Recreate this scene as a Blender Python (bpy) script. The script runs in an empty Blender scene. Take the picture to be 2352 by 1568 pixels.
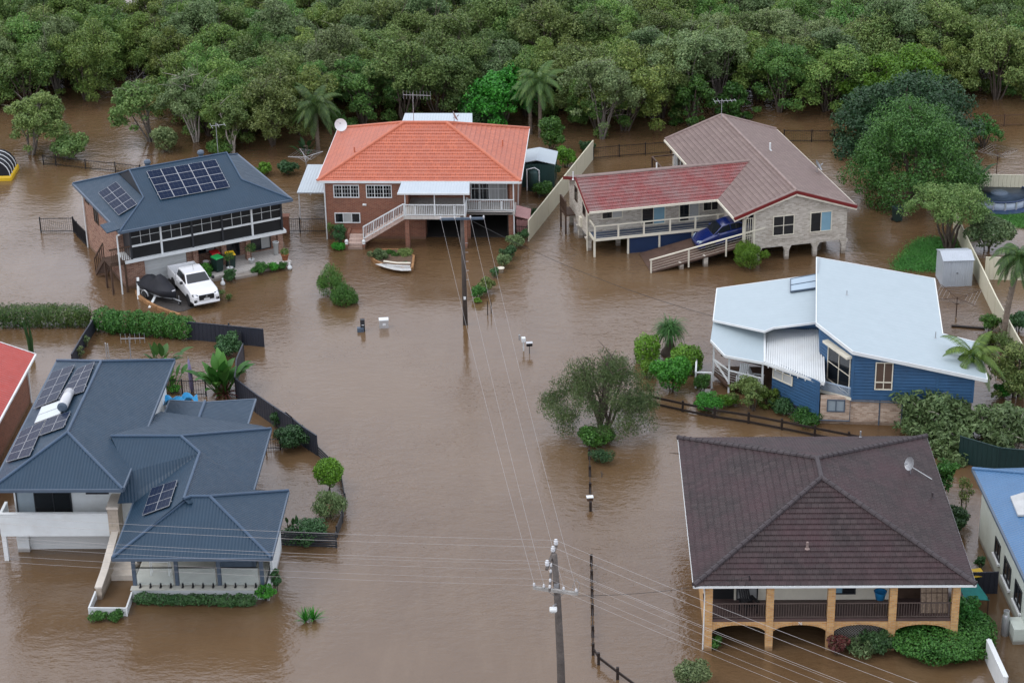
import bpy, math, random
from math import sin, cos, pi, radians, sqrt, atan2
from mathutils import Vector, Matrix, noise
V = Vector
scene = bpy.context.scene
# ------------------------------------------------------------------ camera
FOC, PITCH, ROLL, CAMH = 4944.0, radians(24.407), radians(-1.1587), 54.0   # focal length in units of a 2352 px wide frame
cd = bpy.data.cameras.new('camera'); cam = bpy.data.objects.new('camera', cd); scene.collection.objects.link(cam)
cd.sensor_width = 36.0; cd.lens = 36.0 * FOC / 2352.0; cd.clip_start = 1.0; cd.clip_end = 3000.0
CAMR = Matrix.Rotation(pi / 2 - PITCH, 4, 'X') @ Matrix.Rotation(ROLL, 4, 'Z')
cam.matrix_world = Matrix.Translation((0, 0, CAMH)) @ CAMR
scene.camera = cam
# ------------------------------------------------------------------ sky, sun, exposure
SUN_EL, SUN_AZ = radians(58), radians(250)
world = bpy.data.worlds.new('World'); scene.world = world; world.use_nodes = True
wn = world.node_tree; wn.nodes.clear()
sky = wn.nodes.new('ShaderNodeTexSky'); sky.sky_type = 'NISHITA'; sky.sun_disc = False
sky.sun_elevation = SUN_EL; sky.sun_rotation = SUN_AZ; sky.dust_density = 6.0; sky.air_density = 1.0; sky.ozone_density = 1.0
hs = wn.nodes.new('ShaderNodeHueSaturation'); hs.inputs['Saturation'].default_value = 0.5; hs.inputs['Value'].default_value = 1.0
bg = wn.nodes.new('ShaderNodeBackground'); bg.inputs['Strength'].default_value = 0.15
wo = wn.nodes.new('ShaderNodeOutputWorld')
wn.links.new(sky.outputs[0], hs.inputs['Color'])
# the overcast: a bright even cloud deck in front of most of the sky
tcw = wn.nodes.new('ShaderNodeTexCoord'); cn = wn.nodes.new('ShaderNodeTexNoise'); cn.inputs['Scale'].default_value = 2.2; cn.inputs['Detail'].default_value = 5; wn.links.new(tcw.outputs['Generated'], cn.inputs['Vector'])
cr = wn.nodes.new('ShaderNodeMapRange'); cr.inputs[1].default_value = .3; cr.inputs[2].default_value = .7; cr.inputs[3].default_value = .72; cr.inputs[4].default_value = 1.28; wn.links.new(cn.outputs['Fac'], cr.inputs[0])
cc_ = wn.nodes.new('ShaderNodeMix'); cc_.data_type = 'RGBA'; cc_.blend_type = 'MULTIPLY'; cc_.inputs[0].default_value = 1; cc_.inputs[6].default_value = (8.0, 8.35, 9.5, 1); wn.links.new(cr.outputs[0], cc_.inputs[7])
mxs = wn.nodes.new('ShaderNodeMix'); mxs.data_type = 'RGBA'; mxs.inputs[0].default_value = .86; wn.links.new(hs.outputs[0], mxs.inputs[6]); wn.links.new(cc_.outputs[2], mxs.inputs[7])
wn.links.new(mxs.outputs[2], bg.inputs['Color']); wn.links.new(bg.outputs[0], wo.inputs['Surface'])
sl = bpy.data.lights.new('sun', 'SUN'); sl.energy = 0.55; sl.angle = radians(30); sl.color = (1.0, 0.96, 0.9)
so = bpy.data.objects.new('sun', sl); scene.collection.objects.link(so)
sd = V((sin(SUN_AZ) * cos(SUN_EL), cos(SUN_AZ) * cos(SUN_EL), sin(SUN_EL)))
so.rotation_euler = sd.to_track_quat('Z', 'Y').to_euler(); so.location = (0, 80, 90)
vs = scene.view_settings; vs.view_transform = 'Standard'; vs.look = 'None'; vs.exposure = 0.22; vs.gamma = 1.0; vs.use_curve_mapping = False
scene.cycles.max_bounces = 6; scene.cycles.diffuse_bounces = 3; scene.cycles.glossy_bounces = 3; scene.cycles.transmission_bounces = 3; scene.cycles.transparent_max_bounces = 6
# ------------------------------------------------------------------ reading a place off the photograph
def crop(x0, y0, w, W):
    k = w / W / 1.702
    return lambda cx, cy: (x0 / 1.702 + k * cx, y0 / 1.702 + k * cy)
A = crop(200, 500, 1000, 2063); B = crop(1100, 380, 1060, 2308); Cc = crop(2100, 380, 1300, 2352); Dd = crop(2650, 960, 1353, 2352)
E = crop(0, 1150, 1150, 2254); F = crop(0, 1800, 1350, 2352); G = crop(2600, 1650, 1403, 2159); Hh = crop(3150, 300, 853, 1338)
T1 = crop(0, 0, 1400, 2352); T2 = crop(1300, 0, 1400, 2352); T3 = crop(2600, 0, 1403, 2352); T4 = crop(1100, 850, 1200, 2352)
T5 = crop(2000, 1200, 1000, 1960); T6 = crop(1050, 1550, 1450, 2032); T7 = crop(3300, 1100, 703, 1378); T8 = crop(3400, 1700, 603, 976)
CAMP = V((0, 0, CAMH)); CR3 = CAMR.to_3x3()
def ray(p): return CR3 @ V(((p[0] - 1176) / FOC, (784 - p[1]) / FOC, -1.0))
def at(p, z=0.0):
    d = ray(p); return CAMP + d * ((z - CAMH) / d.z)
def hit(p, o, n):
    d = ray(p); return CAMP + d * ((o - CAMP).dot(n) / d.dot(n))
def rise(P, p):
    """height above ground point P seen at image row of p"""
    n = V((P[0], P[1], 0)).normalized(); q = hit((p[0], p[1]), V((P[0], P[1], 0)), n); return q.z
# ------------------------------------------------------------------ mesh building
col = scene.collection
class MB:
    def __init__(s): s.v = []; s.f = []; s.m = []; s.cur = 0
    def add(s, vs, fs):
        n = len(s.v); s.v += [tuple(x) for x in vs]; s.f += [tuple(i + n for i in f) for f in fs]; s.m += [s.cur] * len(fs)
        return s
    def poly(s, pts): return s.add(pts, [tuple(range(len(pts)))])
    def box(s, a, b):
        x0, x1 = sorted((a[0], b[0])); y0, y1 = sorted((a[1], b[1])); z0, z1 = sorted((a[2], b[2]))
        return s.add([(x0,y0,z0),(x1,y0,z0),(x1,y1,z0),(x0,y1,z0),(x0,y0,z1),(x1,y0,z1),(x1,y1,z1),(x0,y1,z1)],
                     [(0,3,2,1),(4,5,6,7),(0,1,5,4),(1,2,6,5),(2,3,7,6),(3,0,4,7)])
    def bar(s, a, b, w, h=None, up=(0, 0, 1)):
        a = V(a); b = V(b); h = h or w; d = b - a
        if d.length < 1e-6: return s
        d.normalize(); up = V(up)
        if abs(d.dot(up)) > .97: up = V((0, 1, 0)) if abs(d.y) < .9 else V((1, 0, 0))
        x = d.cross(up).normalized() * (w / 2); y = x.cross(d).normalized() * (h / 2)
        return s.add([a-x-y,a+x-y,a+x+y,a-x+y,b-x-y,b+x-y,b+x+y,b-x+y], [(0,1,2,3),(7,6,5,4),(0,4,5,1),(1,5,6,2),(2,6,7,3),(3,7,4,0)])
    def tube(s, pts, r, n=8, cap=True):
        pts = [V(p) for p in pts]; rs = r if isinstance(r, (list, tuple)) else [r] * len(pts)
        base = len(s.v); prev = None
        for i, p in enumerate(pts):
            d = (pts[min(i + 1, len(pts) - 1)] - pts[max(i - 1, 0)]).normalized()
            if prev is None: x = d.orthogonal().normalized()
            else:
                x = prev - d * prev.dot(d); x = x.normalized() if x.length > 1e-6 else d.orthogonal().normalized()
            prev = x; y = d.cross(x)
            s.v += [tuple(p + (x * cos(2*pi*k/n) + y * sin(2*pi*k/n)) * rs[i]) for k in range(n)]
        fs = [(base+i*n+k, base+i*n+(k+1)%n, base+(i+1)*n+(k+1)%n, base+(i+1)*n+k) for i in range(len(pts)-1) for k in range(n)]
        if cap: fs += [tuple(base+k for k in reversed(range(n))), tuple(base+(len(pts)-1)*n+k for k in range(n))]
        s.f += fs; s.m += [s.cur] * len(fs); return s
    def lathe(s, prof, n=16, o=(0, 0, 0), sx=1, sy=1):
        b = len(s.v); o = V(o)
        for r, z in prof: s.v += [(o.x + r*sx*cos(2*pi*k/n), o.y + r*sy*sin(2*pi*k/n), o.z + z) for k in range(n)]
        fs = [(b+i*n+k, b+i*n+(k+1)%n, b+(i+1)*n+(k+1)%n, b+(i+1)*n+k) for i in range(len(prof)-1) for k in range(n)]
        if prof[0][0] > 1e-4: fs.append(tuple(b+k for k in reversed(range(n))))
        if prof[-1][0] > 1e-4: fs.append(tuple(b+(len(prof)-1)*n+k for k in range(n)))
        s.f += fs; s.m += [s.cur] * len(fs); return s
    def prism(s, pts, z0, z1):
        n = len(pts); P = [(p[0], p[1], z0) for p in pts] + [(p[0], p[1], z1) for p in pts]
        return s.add(P, [tuple(reversed(range(n))), tuple(range(n, 2*n))] + [(i, (i+1)%n, n+(i+1)%n, n+i) for i in range(n)])
    def ext(s, pts, d):
        """planar polygon given thickness along vector d"""
        n = len(pts); d = V(d); P = [V(p) for p in pts] + [V(p) + d for p in pts]
        return s.add(P, [tuple(reversed(range(n))), tuple(range(n, 2*n))] + [(i, (i+1)%n, n+(i+1)%n, n+i) for i in range(n)])
    def courses(s, poly, p=.34, lift=.035):
        """a sloping face laid in overlapping courses, each with a real step at its lower edge"""
        P = [V(q) for q in poly]; n = V((0, 0, 0))
        for i in range(len(P)): n += P[i].cross(P[(i+1) % len(P)])
        n.normalize(); u = V((0, 0, 1)).cross(n)
        u = u.normalized() if u.length > 1e-5 else V((1, 0, 0)); w = n.cross(u); o = P[0]
        Q = [((q - o).dot(u), (q - o).dot(w)) for q in P]; lo = min(q[1] for q in Q); hi = max(q[1] for q in Q)
        def clip(pl, c, sg):
            out = []
            for i in range(len(pl)):
                a, b = pl[i-1], pl[i]; da, db = sg*(a[1]-c), sg*(b[1]-c)
                if (da >= 0) != (db >= 0):
                    t = da / (da - db); out.append((a[0]+(b[0]-a[0])*t, c))
                if db >= 0: out.append(b)
            return out
        k = 0
        while lo + k*p < hi - 1e-4:
            a = lo + k*p; b = min(a + p, hi); st = clip(clip(Q, a, 1), b, -1); k += 1
            if len(st) < 3: continue
            s.poly([o + u*x + w*y + n*(lift*(1-(y-a)/p)) for x, y in st])
            xs = [x for x, y in st if abs(y-a) < 1e-6]
            if len(xs) >= 2:
                x0, x1 = min(xs), max(xs)
                if x1 - x0 > 1e-3: s.poly([o+u*x0+w*a, o+u*x1+w*a, o+u*x1+w*a+n*lift, o+u*x0+w*a+n*lift])
        return s
    def build(s, name, mats, parent=None, smooth=False):
        me = bpy.data.meshes.new(name); me.from_pydata(s.v, [], s.f)
        for m in (mats if isinstance(mats, (list, tuple)) else [mats]): me.materials.append(m)
        me.polygons.foreach_set('material_index', s.m)
        if smooth: me.polygons.foreach_set('use_smooth', [True] * len(me.polygons))
        uvl = me.uv_layers.new(name='UVMap'); uv = [0.0] * (2 * len(me.loops)); vs = me.vertices
        for pl in me.polygons:
            n = pl.normal; u = V((-n.y, n.x, 0))
            u = V((1, 0, 0)) if u.length < .02 else u.normalized()
            w = n.cross(u)
            for li in pl.loop_indices:
                c = vs[me.loops[li].vertex_index].co; uv[2*li] = c.dot(u); uv[2*li+1] = c.dot(w)
        uvl.data.foreach_set('uv', uv); me.update()
        o = bpy.data.objects.new(name, me); col.objects.link(o)
        if parent: o.parent = parent
        return o
def tag(o, label, cat, group=None, kind=None):
    o['label'] = label; o['category'] = cat
    if group: o['group'] = group
    if kind: o['kind'] = kind
    return o
def thing(name, label, cat, loc=(0, 0, 0), rz=0.0, group=None):
    o = bpy.data.objects.new(name, None); col.objects.link(o); o.empty_display_size = .3
    o.location = loc; o.rotation_euler = (0, 0, rz); return tag(o, label, cat, group)
def struct(o): o['kind'] = 'structure'; return o
def dup(root, loc, rz=0.0, sc=1.0, label=None):
    r = root.copy(); col.objects.link(r); r.location = loc; r.rotation_euler = (0, 0, rz); r.scale = (sc, sc, sc) if not isinstance(sc, tuple) else sc
    if label: r['label'] = label
    for ch in list(root.children):
        c = ch.copy(); col.objects.link(c); c.parent = r
        for g in list(ch.children):
            d = g.copy(); col.objects.link(d); d.parent = c
    return r
class Frame:
    """local axes of a house: u along its front, v away from it"""
    def __init__(s, x, y, deg):
        s.o = V((x, y, 0)); s.a = radians(deg); s.u = V((cos(s.a), sin(s.a), 0)); s.v = V((-sin(s.a), cos(s.a), 0))
    def l(s, P): d = V(P) - s.o; return V((d.dot(s.u), d.dot(s.v), d.z))
    def wd(s, q): return s.o + s.u*q[0] + s.v*q[1] + V((0, 0, q[2]))
    def g(s, p, z=0.0): return s.l(at(p, z))
    def w(s, p, v): return s.l(hit(p, s.o + s.v*v, s.v))
    def sd(s, p, u): return s.l(hit(p, s.o + s.u*u, s.u))
    def pl(s, p, a, b, c):
        """pixel p on the plane through local points a, b, c"""
        a, b, c = s.wd(a), s.wd(b), s.wd(c); return s.l(hit(p, a, (b-a).cross(c-a)))
class Wall:
    """a vertical wall plane in a frame: origin o, direction d (both local), outward side n"""
    def __init__(s, fr, o, d):
        s.fr = fr; s.o = V((o[0], o[1], 0)); s.d = V((d[0], d[1], 0)).normalized(); s.n = V((s.d.y, -s.d.x, 0))
    def pt(s, t, z, e=0.0): return s.o + s.d*t + s.n*e + V((0, 0, z))
    def px(s, p):
        P = s.fr.l(hit(p, s.fr.wd(s.o), s.fr.u*s.n.x + s.fr.v*s.n.y)); return (P - s.o).dot(s.d), P.z
    def rect(s, p, q):
        a, b = s.px(p); c, d = s.px(q); return min(a, c), max(a, c), min(b, d), max(b, d)
    def slab(s, mb, t0, t1, z0, z1, e0, e1):
        P = [s.pt(t, z, e) for e in (e0, e1) for t, z in ((t0, z0), (t1, z0), (t1, z1), (t0, z1))]
        return mb.add(P, [(3,2,1,0),(4,5,6,7),(0,1,5,4),(1,2,6,5),(2,3,7,6),(3,0,4,7)])
def window(parent, wl, r, cols=2, rows=1, fm=None, pm=None, fw=.06, name='window', out=.05, grid=0, label=None):
    """frame mesh with one pane child, standing just proud of the wall"""
    t0, t1, z0, z1 = r; mb = MB(); wl.slab(mb, t0, t1, z0, z0+fw, 0, out); wl.slab(mb, t0, t1, z1-fw, z1, 0, out)
    wl.slab(mb, t0, t0+fw, z0+fw, z1-fw, 0, out); wl.slab(mb, t1-fw, t1, z0+fw, z1-fw, 0, out)
    for i in range(1, cols):
        t = t0 + (t1-t0)*i/cols; wl.slab(mb, t-fw*.4, t+fw*.4, z0+fw, z1-fw, .012, out-.004)
    for j in range(1, rows):
        z = z0 + (z1-z0)*j/rows; wl.slab(mb, t0+fw, t1-fw, z-fw*.3, z+fw*.3, .012, out-.008)
    f = mb.build(name, fm, parent)
    if label: f['label'] = label
    q = MB(); pms = pm if isinstance(pm, (list, tuple)) else [pm]
    for i in range(cols):
        a = t0+fw + (t1-t0-2*fw)*i/cols; b = t0+fw + (t1-t0-2*fw)*(i+1)/cols; q.cur = i % len(pms)
        wl.slab(q, a, b, z0+fw, z1-fw, .002, .014)
    q.build('pane', pms, f); return f
# ------------------------------------------------------------------ materials
def nodes(name):
    m = bpy.data.materials.new(name); m.use_nodes = True; nt = m.node_tree; return m, nt, nt.nodes['Principled BSDF'], nt.nodes, nt.links
def rgb(c): return (c[0], c[1], c[2], 1.0)
def mixc(N, L, fac, a, b, mode='MIX'):
    x = N.new('ShaderNodeMix'); x.data_type = 'RGBA'; x.blend_type = mode
    for i, val in ((0, fac), (6, a), (7, b)):
        if hasattr(val, 'is_linked'): L.new(val, x.inputs[i])
        elif i == 0: x.inputs[0].default_value = val
        else: x.inputs[i].default_value = rgb(val)
    return x.outputs[2]
def nz(N, L, vec, scale, detail=4, rough=.55):
    t = N.new('ShaderNodeTexNoise'); t.inputs['Scale'].default_value = scale; t.inputs['Detail'].default_value = detail; t.inputs['Roughness'].default_value = rough
    if vec is not None: L.new(vec, t.inputs['Vector'])
    return t.outputs['Fac']
def ramp(N, L, fac, a, b):
    r = N.new('ShaderNodeMapRange'); r.inputs[1].default_value = a; r.inputs[2].default_value = b; L.new(fac, r.inputs[0]); return r.outputs[0]
def mth(N, L, op, a, b=None):
    x = N.new('ShaderNodeMath'); x.operation = op
    for i, val in enumerate((a, b)):
        if val is None: continue
        if hasattr(val, 'is_linked'): L.new(val, x.inputs[i])
        else: x.inputs[i].default_value = val
    return x.outputs[0]
def bumpn(N, L, h, strength, dist, bs):
    b = N.new('ShaderNodeBump'); b.inputs['Strength'].default_value = strength; b.inputs['Distance'].default_value = dist
    L.new(h, b.inputs['Height']); L.new(b.outputs[0], bs.inputs['Normal']); return b
def mat(name, c, rough=.6, var=.16, vs=1.5, bump=.15, bs_=25, spec=.35, metal=0.0, dirt=None, dirtamt=.0, silt=False):
    m, nt, P, N, L = nodes(name); tc = N.new('ShaderNodeTexCoord')
    f = nz(N, L, tc.outputs['Object'], vs, 6, .65)
    cc = mixc(N, L, ramp(N, L, f, .3, .7), [x*(1-var) for x in c], [min(1, x*(1+var)) for x in c])
    if dirt: cc = mixc(N, L, mth(N, L, 'MULTIPLY', ramp(N, L, nz(N, L, tc.outputs['Object'], vs*.37+.3, 8, .7), .48, .7), dirtamt), cc, dirt)
    if silt: cc = tide(N, L, tc, cc)
    L.new(cc, P.inputs['Base Color']); P.inputs['Roughness'].default_value = rough; P.inputs['Specular IOR Level'].default_value = spec; P.inputs['Metallic'].default_value = metal
    if bump: bumpn(N, L, nz(N, L, tc.outputs['Object'], bs_, 3), bump, .02, P)
    return m
def tide(N, L, tc, cc):
    """silt left on a wall just above the flood"""
    s = N.new('ShaderNodeSeparateXYZ'); L.new(tc.outputs['Object'], s.inputs[0])
    z = mth(N, L, 'ADD', s.outputs[2], mth(N, L, 'MULTIPLY', nz(N, L, tc.outputs['Object'], 1.1, 6), -.22)); r = N.new('ShaderNodeMapRange'); r.inputs[1].default_value = .02; r.inputs[2].default_value = .16; r.inputs[3].default_value = .62; r.inputs[4].default_value = 0; L.new(z, r.inputs[0])
    return mixc(N, L, r.outputs[0], cc, (.12, .08, .05))
def brick(name, c1, c2, mortar, w=.25, h=.086, stain=(.1, .08, .06), sa=.35, rough=.8):
    m, nt, P, N, L = nodes(name); tc = N.new('ShaderNodeTexCoord'); b = N.new('ShaderNodeTexBrick')
    L.new(tc.outputs['UV'], b.inputs['Vector']); b.inputs['Scale'].default_value = 1.0
    b.inputs['Color1'].default_value = rgb(c1); b.inputs['Color2'].default_value = rgb(c2); b.inputs['Mortar'].default_value = rgb(mortar)
    b.inputs['Mortar Size'].default_value = .008; b.inputs['Brick Width'].default_value = w; b.inputs['Row Height'].default_value = h; b.inputs['Bias'].default_value = 0
    cc = mixc(N, L, mth(N, L, 'MULTIPLY', ramp(N, L, nz(N, L, tc.outputs['UV'], .9, 8, .7), .45, .75), sa), b.outputs['Color'], stain)
    cc = tide(N, L, tc, cc)
    L.new(cc, P.inputs['Base Color']); P.inputs['Roughness'].default_value = rough; P.inputs['Specular IOR Level'].default_value = .25
    bumpn(N, L, b.outputs['Fac'], .4, -.01, P); return m
def tiles(name, c1, c2, c3, st=.5, w=.31, h=.34, rough=.5, spec=.4, sc=.35, groove=None):
    """terracotta or concrete roof tile: colour per tile, weather patches, a roll across each tile"""
    m, nt, P, N, L = nodes(name); tc = N.new('ShaderNodeTexCoord'); b = N.new('ShaderNodeTexBrick')
    L.new(tc.outputs['UV'], b.inputs['Vector']); b.inputs['Scale'].default_value = 1; b.offset = .5
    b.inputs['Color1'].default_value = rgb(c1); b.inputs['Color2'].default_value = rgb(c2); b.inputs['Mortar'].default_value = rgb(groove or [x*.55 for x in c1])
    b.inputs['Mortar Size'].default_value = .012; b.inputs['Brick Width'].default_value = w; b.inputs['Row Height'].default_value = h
    cc = mixc(N, L, mth(N, L, 'MULTIPLY', ramp(N, L, nz(N, L, tc.outputs['UV'], sc, 7, .65), .42, .66), st), b.outputs['Color'], c3)
    sp = nz(N, L, tc.outputs['UV'], 9, 3); cc = mixc(N, L, mth(N, L, 'MULTIPLY', ramp(N, L, sp, .55, .75), .35), cc, [x*.6 for x in c1])
    L.new(cc, P.inputs['Base Color']); P.inputs['Roughness'].default_value = rough; P.inputs['Specular IOR Level'].default_value = spec
    sx = N.new('ShaderNodeSeparateXYZ'); L.new(tc.outputs['UV'], sx.inputs[0])
    bumpn(N, L, mth(N, L, 'SINE', mth(N, L, 'MULTIPLY', sx.outputs[0], 2*pi/w*2)), .5, .02, P); return m
def sheet(name, c, period=.2, rough=.35, spec=.5, amp=.35, var=.08, rib=False, dirt=None, da=.2):
    """profiled metal roof or fence sheet, ribs running up the slope"""
    m, nt, P, N, L = nodes(name); tc = N.new('ShaderNodeTexCoord'); sx = N.new('ShaderNodeSeparateXYZ'); L.new(tc.outputs['UV'], sx.inputs[0])
    cc = mixc(N, L, ramp(N, L, nz(N, L, tc.outputs['UV'], .8, 7, .65), .3, .7), [x*(1-var) for x in c], [min(1, x*(1+var)) for x in c])
    if dirt: cc = mixc(N, L, mth(N, L, 'MULTIPLY', ramp(N, L, nz(N, L, tc.outputs['UV'], 1.6, 8, .7), .5, .75), da), cc, dirt)
    L.new(cc, P.inputs['Base Color']); P.inputs['Specular IOR Level'].default_value = spec
    r = ramp(N, L, nz(N, L, tc.outputs['UV'], 2.2, 5), .2, .8); rr = N.new('ShaderNodeMapRange'); rr.inputs[3].default_value = rough*.75; rr.inputs[4].default_value = rough*1.3; L.new(r, rr.inputs[0]); L.new(rr.outputs[0], P.inputs['Roughness'])
    s = mth(N, L, 'SINE', mth(N, L, 'MULTIPLY', sx.outputs[0], 2*pi/period))
    if rib: s = mth(N, L, 'POWER', mth(N, L, 'ADD', mth(N, L, 'MULTIPLY', s, .5), .5), 6.0)
    bumpn(N, L, s, amp, .03, P); return m
def glossy(name, c, rough=.08, spec=.5, var=.1, coat=0.0):
    m = mat(name, c, rough, var, .8, 0, 1, spec); m.node_tree.nodes['Principled BSDF'].inputs['Coat Weight'].default_value = coat; return m
def leafmat(name, c1, c2, c3=None, tr=.22, hue=.03):
    """leaf: colour differs leaf to leaf, branch to branch and plant to plant"""
    m, nt, P, N, L = nodes(name); tc = N.new('ShaderNodeTexCoord'); oi = N.new('ShaderNodeObjectInfo'); ge = N.new('ShaderNodeNewGeometry')
    f = nz(N, L, tc.outputs['Object'], .55, 3); cc = mixc(N, L, ramp(N, L, f, .36, .64), c1, c2)
    if c3: cc = mixc(N, L, mth(N, L, 'MULTIPLY', ramp(N, L, ge.outputs['Random Per Island'], .55, 1.0), .7), cc, c3)
    h = N.new('ShaderNodeHueSaturation'); L.new(cc, h.inputs['Color'])
    def rng(src, a, b, inp):
        r = N.new('ShaderNodeMapRange'); r.inputs[3].default_value = a; r.inputs[4].default_value = b; L.new(src, r.inputs[0]); L.new(r.outputs[0], h.inputs[inp])
    rng(oi.outputs['Random'], .5-hue, .5+hue, 'Hue')
    v = mth(N, L, 'ADD', mth(N, L, 'MULTIPLY', ge.outputs['Random Per Island'], .6), mth(N, L, 'MULTIPLY', mth(N, L, 'FRACT', mth(N, L, 'MULTIPLY', oi.outputs['Random'], 7.31)), .5))
    rng(v, .5, 1.55, 'Value')
    L.new(h.outputs[0], P.inputs['Base Color']); P.inputs['Roughness'].default_value = .5; P.inputs['Specular IOR Level'].default_value = .35
    t = N.new('ShaderNodeBsdfTranslucent'); L.new(h.outputs[0], t.inputs['Color']); mx = N.new('ShaderNodeMixShader'); mx.inputs[0].default_value = tr
    L.new(P.outputs[0], mx.inputs[1]); L.new(t.outputs[0], mx.inputs[2]); L.new(mx.outputs[0], N['Material Output'].inputs['Surface']); return m
def watermat():
    m, nt, P, N, L = nodes('flood_water'); tc = N.new('ShaderNodeTexCoord')
    mp = N.new('ShaderNodeMapping'); mp.inputs['Scale'].default_value = (1.0, 1.7, 1); mp.inputs['Rotation'].default_value = (0, 0, .25); L.new(tc.outputs['Object'], mp.inputs['Vector'])
    big = nz(N, L, tc.outputs['Object'], .06, 5, .65); cc = mixc(N, L, ramp(N, L, big, .35, .65), WATER1, WATER2)
    ms = N.new('ShaderNodeMapping'); ms.inputs['Scale'].default_value = (.5, .12, 1); ms.inputs['Rotation'].default_value = (0, 0, -.35); L.new(tc.outputs['Object'], ms.inputs['Vector']); cc = mixc(N, L, mth(N, L, 'MULTIPLY', ramp(N, L, nz(N, L, ms.outputs[0], .8, 8, .7), .5, .72), .45), cc, (.165, .112, .066))
    L.new(cc, P.inputs['Base Color']); P.inputs['Roughness'].default_value = .07; P.inputs['IOR'].default_value = 1.6; P.inputs['Specular IOR Level'].default_value = .5
    a = nz(N, L, mp.outputs[0], 1.3, 4, .6); b = nz(N, L, mp.outputs[0], 3.6, 3, .55); c = nz(N, L, mp.outputs[0], .33, 2)
    h = mth(N, L, 'ADD', mth(N, L, 'ADD', mth(N, L, 'MULTIPLY', a, .5), mth(N, L, 'MULTIPLY', b, .22)), mth(N, L, 'MULTIPLY', c, .6))
    calm = ramp(N, L, nz(N, L, tc.outputs['Object'], .07, 3), .36, .6)
    st = N.new('ShaderNodeMapRange'); st.inputs[3].default_value = .25; st.inputs[4].default_value = 1.0; L.new(calm, st.inputs[0])
    bn = bumpn(N, L, h, 1.0, .115, P); L.new(st.outputs[0], bn.inputs['Strength']); return m
WATER1, WATER2 = (.104, .06, .028), (.138, .086, .045)
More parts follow.
